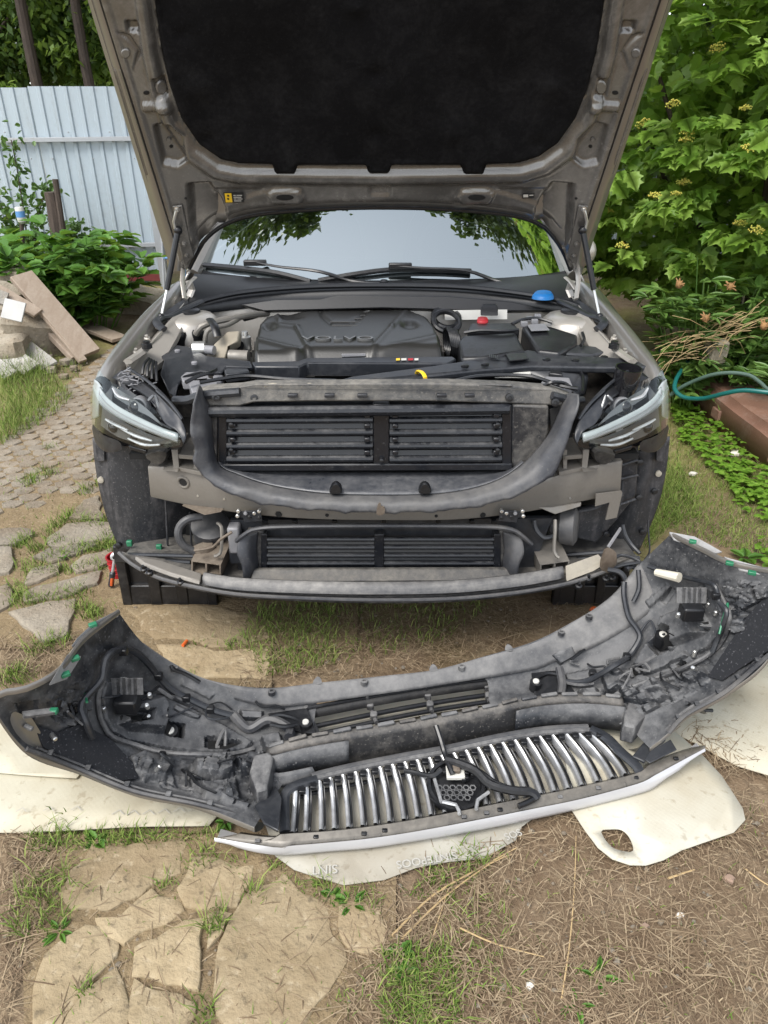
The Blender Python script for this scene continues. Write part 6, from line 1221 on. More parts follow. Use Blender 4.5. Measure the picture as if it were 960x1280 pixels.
for p in scatter([([(440, 1120), (660, 1040), (720, 1030), (960, 975), (980, 1300), (430, 1300)], 5200), ([(300, 860), (560, 835), (800, 740), (780, 750), (300, 755)], 3200), ([(0, 800), (90, 790), (140, 780), (60, 840), (0, 850)], 700), ([(0, 1045), (80, 1050), (60, 1130), (0, 1300), (40, 1300), (0, 1300)], 900),
                  ([(860, 560), (960, 560), (960, 690), (830, 660)], 900), ([(100, 1060), (480, 1080), (480, 1280), (60, 1280)], 450), ([(660, 1040), (960, 960), (960, 900), (870, 870), (840, 940)], 1500), ([(0, 560), (120, 480), (60, 470), (0, 520)], 300)], r_):
    a = r_.uniform(0, 2*pi); L = r_.uniform(0.012, 0.055) if r_.random() < 0.9 else r_.uniform(0.06, 0.13)
    strip(st, p+V(0, 0, 0.002+r_.random()*0.008), V(cos(a), sin(a), r_.uniform(-.05, .08)), L, r_.uniform(0.0010, 0.0026), r_.uniform(-2, 2), r_.uniform(0, 0.006))
o = st.build('straw_litter', M['straw'], smooth=False, recalc=False); tag(o, 'dry brown straw and mown grass lying over the bare earth', 'straw', kind='stuff')
M['grass'] = strawmat('grass_blade', [(0.07, 0.12, 0.018, 1), (0.11, 0.18, 0.03, 1), (0.17, 0.25, 0.045, 1), (0.24, 0.27, 0.08, 1), (0.09, 0.14, 0.025, 1)])
gs = MB(); r_ = random.Random(33)
def blade(p, h, w, lean):
    a = r_.uniform(0, 2*pi); s_ = V(cos(a), sin(a), 0)*w/2; d = V(r_.gauss(0, 1), r_.gauss(0, 1), 0)*lean*h
    o = len(gs.v); gs.v += [p-s_, p+s_, p+V(0, 0, h*0.6)+d*0.35+s_*0.75, p+V(0, 0, h*0.6)+d*0.35-s_*0.75, p+V(0, 0, h*0.92)+d]; gs.f += [(o, o+1, o+2, o+3), (o+3, o+2, o+4)]
def tuft(px, py, rad, n, h):
    c = gz(px, py, 0)
    for _ in range(n): blade(c+V(r_.gauss(0, rad), r_.gauss(0, rad), -0.004), h*r_.uniform(.4, 1.2), r_.uniform(.002, .0045), 0.5)
for poly, n, h in (([(0, 470), (60, 455), (92, 500), (40, 540), (0, 560)], 2200, 0.10), ([(0, 450), (50, 440), (60, 470), (0, 490)], 700, 0.16), ([(30, 440), (110, 440), (100, 480), (50, 470)], 300, 0.07),
                   ([(835, 520), (960, 580), (960, 700), (860, 670), (815, 650), (830, 600)], 4200, 0.035), ([(805, 600), (850, 580), (880, 640), (830, 665), (805, 690)], 2000, 0.05), ([(320, 760), (420, 755), (420, 830), (330, 850), (300, 800)], 1400, 0.045), ([(420, 755), (620, 752), (560, 800), (430, 830)], 500, 0.04),
                   ([(30, 1042), (270, 1040), (280, 1050), (100, 1062), (40, 1065)], 900, 0.03), ([(470, 1190), (560, 1180), (580, 1280), (480, 1300)], 1100, 0.035), ([(20, 1110), (90, 1080), (80, 1170), (20, 1180)], 260, 0.05), ([(340, 1100), (470, 1110), (480, 1150), (400, 1130)], 180, 0.04), ([(150, 1290), (420, 1285), (430, 1300), (150, 1300)], 30, 0.04), ([(560, 1060), (640, 1060), (560, 1130), (500, 1120)], 220, 0.03), ([(440, 1120), (960, 1000), (960, 1300), (440, 1300)], 420, 0.022), ([(60, 1060), (440, 1080), (440, 1290), (60, 1290)], 160, 0.025), ([(560, 1130), (640, 1110), (640, 1240), (560, 1250)], 260, 0.03), ([(0, 570), (150, 560), (150, 720), (0, 760)], 700, 0.03)):
    for p in scatter([(poly, n)], r_): blade(p+V(0, 0, -0.006), h*r_.uniform(.35, 1.3), r_.uniform(.002, .0042), 0.55)
for a, b, n in (((30, 720), (130, 712), 8), ((30, 706), (150, 680), 9), ((20, 757), (110, 742), 8), ((40, 690), (80, 676), 5), ((96, 690), (150, 684), 6), ((60, 668), (100, 640), 6), ((95, 655), (140, 652), 5), ((100, 620), (130, 600), 4), ((15, 685), (45, 672), 4), ((20, 735), (30, 760), 4), ((44, 815), (80, 800), 5), ((100, 760), (120, 772), 5), ((130, 650), (148, 700), 6), ((40, 605), (52, 600), 2), ((58, 596), (70, 592), 2), ((0, 850), (40, 842), 5), ((62, 560), (64, 562), 1), ((70, 580), (20, 610), 3)):
    for k in range(n):
        t = (k+r_.random()*0.8)/n; tuft(lerp(a[0], b[0], t), lerp(a[1], b[1], t)+r_.uniform(-2, 2), 0.022, 34, 0.055)
for px, py, rad, n, h in ((245, 1080, .02, 40, .06), (262, 1070, .015, 30, .05), (268, 1160, .016, 46, .07), (274, 1148, .015, 30, .06), (210, 1108, .014, 30, .04), (318, 1118, .012, 30, .06), (300, 1080, .02, 26, .04), (108, 1238, .012, 36, .05), (256, 1268, .015, 30, .05), (60, 1130, .04, 60, .07), (250, 806, .02, 30, .04), (290, 808, .025, 60, .05), (505, 1250, .03, 70, .05), (430, 1252, .02, 24, .04), (480, 1020, .02, 1, .03), (590, 1078, .02, 50, .06), (545, 1092, .015, 24, .03), (345, 1086, .01, 14, .04), (402, 1106, .012, 24, .06), (240, 845, .01, 20, .03), (740, 1220, .015, 14, .03), (720, 1216, .01, 10, .03), (640, 1240, .02, 14, .03), (120, 770, .03, 60, .05), (70, 1050, .03, 60, .05), (160, 1050, .03, 50, .05), (20, 530, .05, 80, .12)):
    tuft(px, py, rad, n, h)
o = gs.build('grass', M['grass'], smooth=False, recalc=False); tag(o, 'green grass blades growing in tufts between the stones and on the lawn', 'grass', kind='stuff')
# pebbles and bits
pb = MB(); r_ = random.Random(8)
for p in scatter([([(0, 1050), (960, 1000), (960, 1300), (0, 1300)], 240), ([(160, 760), (700, 760), (500, 850), (240, 840)], 120), ([(10, 440), (110, 450), (100, 500), (40, 490)], 160)], r_):
    s_ = r_.uniform(.002, .007); pb.ball(p+V(0, 0, s_*0.3), s_, 6, 4, (r_.uniform(.8, 1.5), r_.uniform(.8, 1.3), 0.7))
o = pb.build('pebbles', M['flag2'], recalc=False); tag(o, 'small pale pebbles and crumbs scattered over the earth', 'pebbles', kind='stuff')
# single dry stems and twigs
M['stem'] = plain('dry_stem', (0.42, 0.30, 0.15, 1), 0.7)
for lab, L, r in (('long yellow dry stem pointing from the grille mat towards the lower left', [(490, 1170), (540, 1120), (600, 1085), (645, 1060)], .0028), ('second long dry stem lying along the first beside the centre mat', [(502, 1174), (555, 1122), (612, 1080), (640, 1068)], .0025), ('thin upright-pointing dry stem in the middle of the brown earth', [(702, 1248), (712, 1180), (718, 1110), (720, 1045)], .0022),
                  ('short dry stem lying towards the right below the first long stem', [(575, 1160), (620, 1180), (680, 1196)], .0022), ('pale dry stem at the right edge of the earth', [(930, 1085), (950, 1100), (970, 1112)], .0025), ('thin dry stem crossing below the bundle of long stems', [(535, 1190), (548, 1150), (560, 1112)], .0018), ('short twig below the white mat with the hole', [(835, 1098), (850, 1093), (868, 1087)], .003)):
    P = crv([gz(x, y, 0.008) for x, y in L], 12); o = MB().tube(P, [r*(1-0.5*k/11) for k in range(12)], 5).build('dry_twig', M['stem']); tag(o, lab, 'twig', 'single dry stems on the earth')
for lab, px, py, mt, sc in (('orange cigarette end lying on the sandy flagstone before the wheel ramp', 231, 804, 'orange', .006), ):
    c = gz(px, py, 0.018); o = MB().tube([c+V(-.004, -.014, 0), c+V(.004, .014, 0)], sc, 10).build('cigarette_end', M[mt]); tag(o, lab, 'cigarette end')
M['bit'] = plain('reddish_stone', (0.24, 0.165, 0.12, 1), 0.9); M['chip'] = plain('pale_chip', (0.6, 0.56, 0.5, 1), 0.85)
for lab, px, py, mt, s_ in (('reddish flat pebble on the straw at the lower right', 806, 1157, 'bit', .009), ('grey flat pebble beside the reddish one on the straw', 826, 1152, 'flag2', .008), ('white paper scrap in the straw at the bottom centre', 662, 1232, 'chip', .009), ('brown dry leaf lying by the right edge of the straw', 912, 1098, 'bit', .014), ('white stone chip on the lawn right of the car', 866, 592, 'chip', .02), ('pale flat stone in the green weeds by the rusty beam', 920, 567, 'chip', .04), ('orange brick chip on the ground behind the right of the bumper', 742, 761, 'orange', .014), ('small white pebble in the straw near the right edge', 850, 1143, 'chip', .009)):
    c = gz(px, py, 0.006); rr_ = random.Random(px); P = [c+V(cos(a)*s_*rr_.uniform(.7, 1.3), sin(a)*s_*rr_.uniform(.5, 1.0), 0) for a in [2*pi*k/9 for k in range(9)]]
    o = MB().dome(P, V(0.05, 0, 1), [(1, -.006), (1.02, s_*0.15), (0.7, s_*0.4)]).build('stone_chip' if 'stone' in lab or 'pebble' in lab or 'chip' in lab else ('paper_scrap' if 'paper' in lab else 'dry_leaf'), M[mt]); tag(o, lab, 'stone' if 'stone' in lab or 'pebble' in lab or 'chip' in lab else ('paper' if 'paper' in lab else 'leaf'))
# ------------------------------------------------------------------ fence, rubble, plants, trees
M['fence'] = dusty('pale_blue_fence_paint', (0.37, 0.435, 0.48, 1), (0.27, 0.30, 0.31, 1), 0.42, 2.5, (0.42, 0.7), 0, 0.05, 0.08, 0.1, streak=(3, 3, 0.35)); M['fencegrey'] = dusty('grey_fence_steel', (0.36, 0.38, 0.40, 1), (0.27, 0.24, 0.20, 1), 0.35, 5, (0.5, 0.8), 0.2, 0.1, 0.1, 0.2)
fence = thing('metal_fence', 'pale blue corrugated metal fence with grey rails behind the rubble', 'fence', (-4.5, 8.6, 0))
def sheet(x0, y0, x1, y1, z0, z1, n):
    G = [[], []]; d = V(x1-x0, y1-y0, 0); L = d.length; d.normalize(); nn = V(d.y, -d.x, 0)
    for k in range(n):
        for f_, h in ((0, 0), (0.62, 0), (0.70, 0.016), (0.92, 0.016)):
            p = V(x0, y0, 0)+d*L*(k+f_)/n+nn*h; G[0].append(V(p.x, p.y, z0)); G[1].append(V(p.x, p.y, z1))
    e = V(x1, y1, 0); G[0].append(V(e.x, e.y, z0)); G[1].append(V(e.x, e.y, z1)); mid = [lerp(a, b, 0.5) for a, b in zip(*G)]
    return MB().grid([G[0], mid, G[1]])
for k in range(5):
    xa, xb = -8.1+k*1.1, -7.0+k*1.1
    fy = lambda x: 8.62+(x+2.6)*0.03
    s_ = sheet(xa, fy(xa), xb-0.004, fy(xb), 0.10, 2.0-0.012*(k % 2), 8).build('corrugated_sheet', M['fence'], fence, smooth=False, solid=0.002)
    for z in (1.49, 0.42):
        for j in range(5): MB().lathe(V(xa+0.12+0.22*j, fy(xa)-0.018, z+0.09*(1 if j % 2 else -1.8)), V(0, -1, 0), [(0.008, -0.004), (0.008, 0.004), (0.005, 0.007)], 8).build('screw', M['fencegrey'], s_)
for z in (1.49, 0.42): MB().beam(V(-8.1, fy(-8.1)-0.05, z-0.03), V(-2.56, fy(-2.6)-0.05, z+0.03), 0.04, 0.045).build('rail', M['fencegrey'], fence, bevel=0.004)
MB().box((-2.56, 8.58, 0.95), (0.09, 0.07, 1.94)).build('post', M['fencegrey'], fence, bevel=0.006); MB().box((-5.3, 8.55, 0.95), (0.07, 0.06, 1.9)).build('post', M['fencegrey'], fence, bevel=0.006)
M['darkred'] = plain('dark_red_board', (0.16, 0.03, 0.03, 1), 0.7); MB().box((-3.4, 8.57, 0.11), (1.6, 0.03, 0.12)).build('base_board', M['darkred'], fence, bevel=0.004)
gate = thing('metal_gate', 'pale blue sheet metal gate to the right of the grey fence post', 'gate', (1.2, 9.0, 0))
for k in range(6): sheet(-2.60+k*1.2, 9.0, -1.41+k*1.2, 9.0, 0.12, 1.95, 8).build('corrugated_sheet', M['fence'], gate, smooth=False, solid=0.002)
for z in (0.2, 1.05, 1.9): MB().beam(V(-2.44, 8.95, z), V(4.8, 8.95, z), 0.04, 0.045).build('rail', M['fencegrey'], gate, bevel=0.003)
lad = thing('leaning_frame', 'thin blue metal frame leaning by the grey fence post', 'frame', (-2.42, 8.3, 0)); M['bluemetal'] = plain('blue_painted_steel', (0.10, 0.25, 0.50, 1), 0.4)
for dx in (0, 0.24): MB().tube([V(-2.47+dx, 8.2, 0), V(-2.47+dx+0.05, 8.45, 1.25)], 0.014, 8).build('upright', M['bluemetal'] if dx else M['fencegrey'], lad)
for z in (0.35, 0.65, 0.95): MB().tube([V(-2.46+z*0.03, 8.2+z*0.2, z), V(-2.21+z*0.03, 8.2+z*0.2, z)], 0.012, 8).build('rung', M['bluemetal'], lad)
# ---- rubble heap by the path
M['wood'] = dusty('weathered_wood', (0.25, 0.19, 0.14, 1), (0.36, 0.30, 0.24, 1), 0.6, 5, (0.7, 0.95), 0, 0.1, 0.25, 0.2, streak=(6, 1.2, 1.2)); M['conc'] = stonemat('broken_concrete', (0.26, 0.22, 0.165, 1), (0.40, 0.36, 0.29, 1), 7, 0.5)
M['brick'] = stonemat('old_brick', (0.26, 0.12, 0.075, 1), (0.36, 0.21, 0.14, 1), 12, 0.4); M['slabgrey'] = stonemat('grey_board', (0.36, 0.35, 0.32, 1), (0.46, 0.45, 0.42, 1), 9, 0.3)
def plank(name, lab, a, b, w, th, mat, up=V(0, -0.5, 1), grp='boards on the rubble heap'):
    o = MB().beam(a, b, w, th, up).build(name, mat, bevel=0.004); return tag(o, lab, 'board', grp)
plank('wooden_plank', 'thick weathered plank leaning down the right side of the rubble heap', at(26, 344, 5.85), gz(112, 443, 0.05), 0.19, 0.045, M['wood'], V(0.5, -0.5, 1))
plank('wooden_plank', 'second plank under the thick leaning plank on the rubble', at(20, 366, 6.0), gz(98, 448, 0.03), 0.12, 0.05, M['wood'], V(0.6, -0.5, 1))
plank('wooden_plank', 'flat board lying on the grass at the foot of the green plant', gz(84, 398, 0.10), gz(150, 424, 0.03), 0.16, 0.03, M['wood'], V(0, 0, 1)); 
plank('wooden_plank', 'thin plank resting on top of the white tile end of the heap', at(-20, 352, 5.7), at(48, 392, 5.6), 0.10, 0.025, M['wood'], V(0.3, -0.5, 1))
plank('wooden_plank', 'narrow plank edge showing between the two leaning planks', at(30, 360, 5.8), gz(104, 452, 0.02), 0.07, 0.03, M['wood'], V(0.5, -0.5, 1))
plank('wooden_plank', 'short dark plank at the top left of the rubble heap', at(-30, 335, 6.3), at(42, 366, 6.1), 0.16, 0.05, M['wood'], V(0.3, -0.4, 1))
def lump(name, lab, c, sx, sy, sz, mat, rot=0, seed=0, cat='rubble', grp=None, tilt=(0, 0)):
    r_ = random.Random(seed); R = Matrix.Rotation(rot, 3, 'Z') @ Matrix.Rotation(tilt[0], 3, 'X') @ Matrix.Rotation(tilt[1], 3, 'Y'); bm = bmesh.new(); bmesh.ops.create_cube(bm, size=1.0)
    bmesh.ops.bevel(bm, geom=list(bm.edges), offset=0.10, segments=1, affect='EDGES'); bmesh.ops.subdivide_edges(bm, edges=list(bm.edges), cuts=3, use_grid_fill=True)
    for v_ in bm.verts:
        p = V(v_.co.x*sx, v_.co.y*sy, v_.co.z*sz); q = mn.noise(p*6+V(seed*3.3, 0, 0))*0.18+mn.noise(p*19+V(seed, 0, 0))*0.08; p *= 1+q*1.3; v_.co = R @ p+Vector(c)
    me = bpy.data.meshes.new(name); bm.to_mesh(me); bm.free(); me.shade_smooth(); me.set_sharp_from_angle(angle=radians(30)); o = link(name, me, mat); tag(o, lab, cat, grp); return o
lump('concrete_block', 'large broken concrete block in the middle of the rubble heap', at(38, 412, 5.75), .50, .36, .30, M['conc'], 0.35, 1, 'block', tilt=(0.25, 0.2)); lump('concrete_block', 'stepped concrete piece at the left edge of the rubble', at(2, 392, 5.8), .34, .4, .38, M['conc'], -0.2, 2, 'block', tilt=(.1, .3))
lump('concrete_block', 'pale concrete lump on top of the heap at the left edge', at(4, 352, 6.2), .42, .4, .26, M['conc'], 0.3, 3, 'block'); lump('brick', 'reddish brick half under the grey boards', at(12, 434, 5.5), .22, .12, .09, M['brick'], 0.7, 4, 'brick')
lump('concrete_block', 'rubble base lying under the leaning planks', gz(60, 425, 0.06), .5, .4, .2, M['conc'], 0.2, 15, 'block'); lump('concrete_block', 'low heap of old mortar under the white tile', gz(0, 436, 0.10), .5, .5, .26, M['conc'], 0.1, 16, 'block')
tag(MB().box(at(17, 388, 5.45), (0.155, 0.02, 0.15), Matrix.Rotation(0.25, 3, 'Y') @ Matrix.Rotation(-0.5, 3, 'X')).build('wall_tile', plain('white_tile', (0.40, 0.40, 0.385, 1), 0.4, bmp=0.03), bevel=0.003), 'square white wall tile leaning on the concrete block', 'tile')
tag(MB().box(at(-2, 370, 5.6), (0.13, 0.02, 0.10), Matrix.Rotation(0.4, 3, 'Y') @ Matrix.Rotation(-0.4, 3, 'X')).build('wall_tile', M['slabgrey'], bevel=0.003), 'grey tile at the left edge above the white tile', 'tile')
for lab, a, b, w in (('grey fibre board lying across the front of the rubble', (20, 425), (62, 458), .14), ('second grey board lower on the rubble front', (0, 436), (40, 462), .15), ('small grey board at the far left of the rubble front', (-20, 446), (14, 470), .12)):
    plank('fibre_board', lab, gz(*a, 0.14), gz(*b, 0.03), w, 0.022, M['slabgrey'], V(0.1, -0.5, 1), 'grey boards on the rubble front')
lump('field_stone', 'large beige boulder under the fence beside the green plant', gz(178, 378, 0.08), .62, .30, .24, M['conc'], -0.25, 7, 'boulder', tilt=(.2, .15))
r_ = random.Random(3); bits = [((70, 432), .07), ((76, 420), .09), ((84, 452), .06), ((64, 462), .05), ((92, 460), .04), ((58, 448), .06), ((80, 470), .035), ((100, 448), .045)]
for k, ((px, py), s_) in enumerate(bits):
    lump('stone_fragment', ['grey stone fragment at the foot of the leaning plank', 'rough stone wedged under the leaning plank', 'flat fragment below the leaning plank end', 'pale fragment on the path edge by the rubble', 'small fragment right of the grey boards', 'fragment between the block and the grey boards', 'small pale crumb on the path below the rubble', 'stone fragment just beyond the lower plank end'][k], gz(px, py, s_*0.3), s_*1.6, s_*1.3, s_*0.8, M['flag2'] if k % 3 else M['conc'], r_.uniform(0, 3), k+20, 'stone', 'fragments around the rubble')
# stakes
M['bark'] = dusty('old_bark', (0.05, 0.036, 0.028, 1), (0.15, 0.11, 0.085, 1), 0.45, 9, (0.8, 0.95), 0, 0.1, 0.5, 0.2, streak=(4, 4, 0.7))
o = MB().tube(crv([at(77, 322, 7.6), at(72, 285, 7.6), at(68, 260, 7.6), at(64, 240, 7.6)], 10), [.085-.002*k for k in range(10)], 10).build('tree_stump', M['bark']); tag(o, 'thick sawn reddish stump standing before the fence', 'stump')
o = MB().tube(crv([at(82, 320, 7.5), at(76, 270, 7.5), at(69, 224, 7.5)], 8), .03, 8).build('wooden_stake', M['bark']); tag(o, 'thin wooden stake beside the sawn stump', 'stake')
stake = thing('bottle_stake', 'white bottle with blue label stuck upside down on a stake', 'bottle', (at(28, 330, 7.3).x, 7.3, 0)); MB().tube([at(30, 330, 7.3), at(26, 262, 7.3)], .02, 8).build('stick', M['bark'], stake)
c = at(26, 270, 7.28); bb = MB().lathe(c, V(0, 0, 1), [(.015, -.07), (.036, -.05), (.04, -.02), (.04, .07), (.034, .08)], 14).build('bottle', M['white'], stake); MB().lathe(c, V(0, 0, 1), [(.0413, -.01), (.0413, .045)], 14, False).build('label', M['bluemetal'], bb)

# ---- leaves
def leaf_mesh(name, pts, fold=0.25, droop=0.2):
    """pts: half outline (x>=0, y from 0 to 1); mirrored, folded on the midrib, drooping to the tip"""
    mb = MB(); n = len(pts); f3 = lambda x, y, s_: V(s_*x, y, x*fold-droop*y*y)
    mid = [f3(0, y, 1) for x, y in pts]
    for s_ in (-1, 1):
        o = len(mb.v); mb.v += mid+[f3(x, y, s_) for x, y in pts]
        for k in range(n-1): mb.f.append((o+k, o+n+k, o+n+k+1, o+k+1))
    me = bpy.data.meshes.new(name); me.from_pydata([tuple(v) for v in mb.v], [], mb.f); 
    bm = bmesh.new(); bm.from_mesh(me); bmesh.ops.remove_doubles(bm, verts=bm.verts, dist=1e-4); bmesh.ops.dissolve_degenerate(bm, edges=bm.edges, dist=1e-5); bm.to_mesh(me); bm.free(); me.shade_smooth()
    return me, mb
MAPLE = [(0.0, 0.0), (0.16, 0.02), (0.42, 0.16), (0.36, 0.28), (0.50, 0.46), (0.34, 0.48), (0.30, 0.56), (0.40, 0.74), (0.22, 0.74), (0.12, 0.86), (0.0, 1.0)]
LANCE = [(0.0, 0.0), (0.08, 0.12), (0.155, 0.32), (0.17, 0.5), (0.13, 0.7), (0.06, 0.88), (0.0, 1.0)]
BROAD = [(0.0, 0.0), (0.2, 0.08), (0.34, 0.26), (0.30, 0.40), (0.38, 0.5), (0.27, 0.66), (0.25, 0.78), (0.1, 0.9), (0.0, 1.0)]
OVAL = [(0.0, 0.0), (0.22, 0.18), (0.32, 0.42), (0.26, 0.68), (0.0, 1.0)]
def add_leaf(mb, T, src):
    o = len(mb.v); mb.v += [T @ v for v in src.v]; mb.f += [tuple(i+o for i in f) for f in src.f]
def leafT(p, d, nrm, s_):
    y = d.normalized(); z = (nrm-y*nrm.dot(y)); z = z.normalized() if z.length > 1e-4 else frame(y)[1]; x = y.cross(z)
    return Matrix(((x.x*s_, y.x*s_, z.x*s_, p.x), (x.y*s_, y.y*s_, z.y*s_, p.y), (x.z*s_, y.z*s_, z.z*s_, p.z), (0, 0, 0, 1)))
def rv(r): return V(r.gauss(0, 1), r.gauss(0, 1), r.gauss(0, 1))
def leafy(root, leaves, me, src, mat, name='leaf', cap=299):
    """the leaves nearest the camera as single parts, the rest as one foliage part"""
    me.materials.append(mat) if not me.materials else None
    def score(T):
        p = T.translation-V(0, 0, CAMZ); d = p.y*CP-p.z*SP; u = p.y*SP+p.z*CP
        sx, sy = 480+FPX*p.x/max(d, .1), 640-FPX*u/max(d, .1)
        return p.length+(50 if not (-10 < sx < 970 and -10 < sy < 1290) else 0)
    leaves.sort(key=score)
    for T in leaves[:cap]: inst(name, me, root, T)
    if len(leaves) > cap:
        mb = MB()
        for T in leaves[cap:]: add_leaf(mb, T, src)
        o = mb.build('foliage', mat, root, recalc=False, ang=180); o['kind'] = 'stuff'
# large shrub on the right
M['vib'] = leafmat('shrub_leaf', (0.095, 0.20, 0.024, 1), (0.20, 0.335, 0.05, 1), (0.31, 0.46, 0.095, 1), .5); M['berry'] = strawmat('green_yellow_berries', [(0.34, 0.40, 0.07, 1), (0.50, 0.48, 0.10, 1), (0.45, 0.30, 0.06, 1)])
me, src = leaf_mesh('shrub_leaf', MAPLE, 0.16, 0.22); r_ = random.Random(14)
shrub = thing('guelder_shrub', 'tall dense shrub with lobed leaves and yellow-green berry clusters right of the car', 'shrub', (2.9, 5.6, 0)); L = []; clusters = []
C0, RA = V(2.9, 5.6, 1.6), V(1.85, 1.45, 1.85)
for k in range(640):
    while True:
        d = rv(r_).normalized()
        if d.y < 0.45 and d.z > -0.75: break
    p = C0+V(d.x*RA.x, d.y*RA.y, d.z*RA.z)*r_.uniform(0.80, 1.03)*(1-0.35*max(0, min(1, (1.0-(C0.z+d.z*RA.z))/1.0)))
    out = V(d.x/RA.x, d.y/RA.y, d.z/RA.z).normalized()
    for j in range(r_.randint(9, 15)):
        a = r_.uniform(0, 2*pi); q = p+V(cos(a), sin(a), r_.uniform(-.5, .35))*r_.uniform(.03, .15)+out*r_.uniform(-.05, .05)
        dd = (V(cos(a), sin(a), -0.35)+out*0.7+rv(r_)*0.25); nn = V(0, 0, 1)+out*0.55+rv(r_)*0.28
        L.append(leafT(q, dd, nn, r_.uniform(.075, .14)))
    if r_.random() < 0.6 and d.z > -0.35 and d.y < 0.0 and d.x < 0.6: clusters.append(p+out*0.10+V(0, 0, 0.08))
for k in range(4200):
    d = rv(r_).normalized(); p = C0+V(d.x*RA.x, d.y*RA.y, d.z*RA.z)*r_.uniform(0.35, 0.82); L.append(leafT(p, rv(r_)+V(0, 0, -.4), V(0, 0, 1)+rv(r_)*0.4, r_.uniform(.09, .15)))
leafy(shrub, L, me, src, M['vib'])
stm = MB()
for k in range(9):
    a = 2*pi*k/9; b0 = V(2.9+0.25*cos(a), 5.7+0.25*sin(a), 0); MB().tube(crv([b0, b0+V(cos(a)*.35, sin(a)*.3, .9), b0+V(cos(a)*1.0, sin(a)*.8, 2.0)], 10), [.03-.002*j for j in range(10)], 6).build('stem', M['bark'], shrub)
bs = MB()
for k in range(34):
    t = 2*pi*k*0.618; rad = 0.045*math.sqrt(k/34); p = V(cos(t)*rad, sin(t)*rad, 0.006+0.02*r_.random()-rad*0.4); bs.ball(p, 0.0052, 6, 4)
    if k % 4 == 0: bs.tube([V(0, 0, -0.02), p], 0.001, 3)
bme = bs.mesh('berry_cluster'); bme.materials.append(M['berry'])
for p in clusters[:220]: inst('berry_cluster', bme, shrub, Matrix.Translation(p) @ Matrix.Rotation(r_.uniform(-.5, .5), 4, 'X') @ Matrix.Rotation(r_.uniform(0, 6), 4, 'Z') @ Matrix.Scale(r_.uniform(.7, 1.1), 4))
# faded peonies in front of it
M['peony'] = leafmat('peony_leaf', (0.075, 0.155, 0.035, 1), (0.12, 0.225, 0.05, 1), (0.19, 0.31, 0.08, 1), 0.3, 0.35); M['seed'] = plain('withered_flower', (0.24, 0.13, 0.05, 1), 0.8, 0, 0.4, 60)
def peony(name, lab, centre, n, h, spread, seed, heads, leafname='leaf', mat='peony', outline=LANCE, size=(.10, .16), cap=150, cat='plant', grp=None, tri=5):
    r_ = random.Random(seed); t = thing(name, lab, cat, centre, grp); me, src = leaf_mesh(name+'_leaf', outline, 0.2, 0.18); L = []; c = Vector(centre); tops = []
    for k in range(n):
        a = r_.uniform(0, 2*pi); rad = math.sqrt(r_.random())*spread; hh = h*(1-0.35*(rad/spread)**2)*r_.uniform(.75, 1.08)
        top = c+V(cos(a)*rad, sin(a)*rad*0.8, hh); base = c+V(cos(a)*rad*0.35, sin(a)*rad*0.3, -0.02); P = crv([base, lerp(base, top, 0.55)+V(0, 0, hh*0.1), top], 8)
        MB().tube(P, [.006, .0055, .005, .005, .0045, .004, .0035, .003], 5).build('stem', M[mat], t); tops.append(top)
        for j in range(2, 8):
            for m_ in range(2 if j < 7 else 1):
                aa = a+r_.uniform(-1.6, 1.6)+m_*pi*0.9; bd = V(cos(aa), sin(aa), r_.uniform(-.05, .55)).normalized(); q = P[j]+bd*r_.uniform(.03, .09)
                for f_ in range(tri):
                    ang = (f_-(tri-1)/2)*0.62; dd = Matrix.Rotation(ang, 3, 'Z') @ bd; L.append(leafT(q, dd+rv(r_)*0.12, V(0, 0, 1)+bd*0.5+rv(r_)*0.2, r_.uniform(*size)*(1-abs(f_-(tri-1)/2)*0.12)))
    leafy(t, L, me, src, M[mat], leafname, cap)
    for k, p in enumerate(heads):
        mb = MB(); rh = random.Random(k)
        for j in range(16): mb.tube([p, p+V(rh.uniform(-.032, .032), rh.uniform(-.032, .032), rh.uniform(-.02, .035))], [.009, .003], 4)
        mb.ball(p, .022, 8, 5); mb.build('withered_flower', M['seed'], t)
    return t
peony('peony_plant', 'faded peony with narrow glossy leaves and brown withered flowers by the shrub', (2.06, 4.45, 0), 32, 1.0, 0.48, 4, [at(849, 356, 4.25), at(913, 358, 4.3), at(882, 398, 4.1)], cap=250)
peony('peony_plant', 'peony clump at the right picture edge behind the rusty beam', (2.62, 4.2, 0), 22, 0.66, 0.5, 6, [at(955, 408, 4.0)], cap=200)
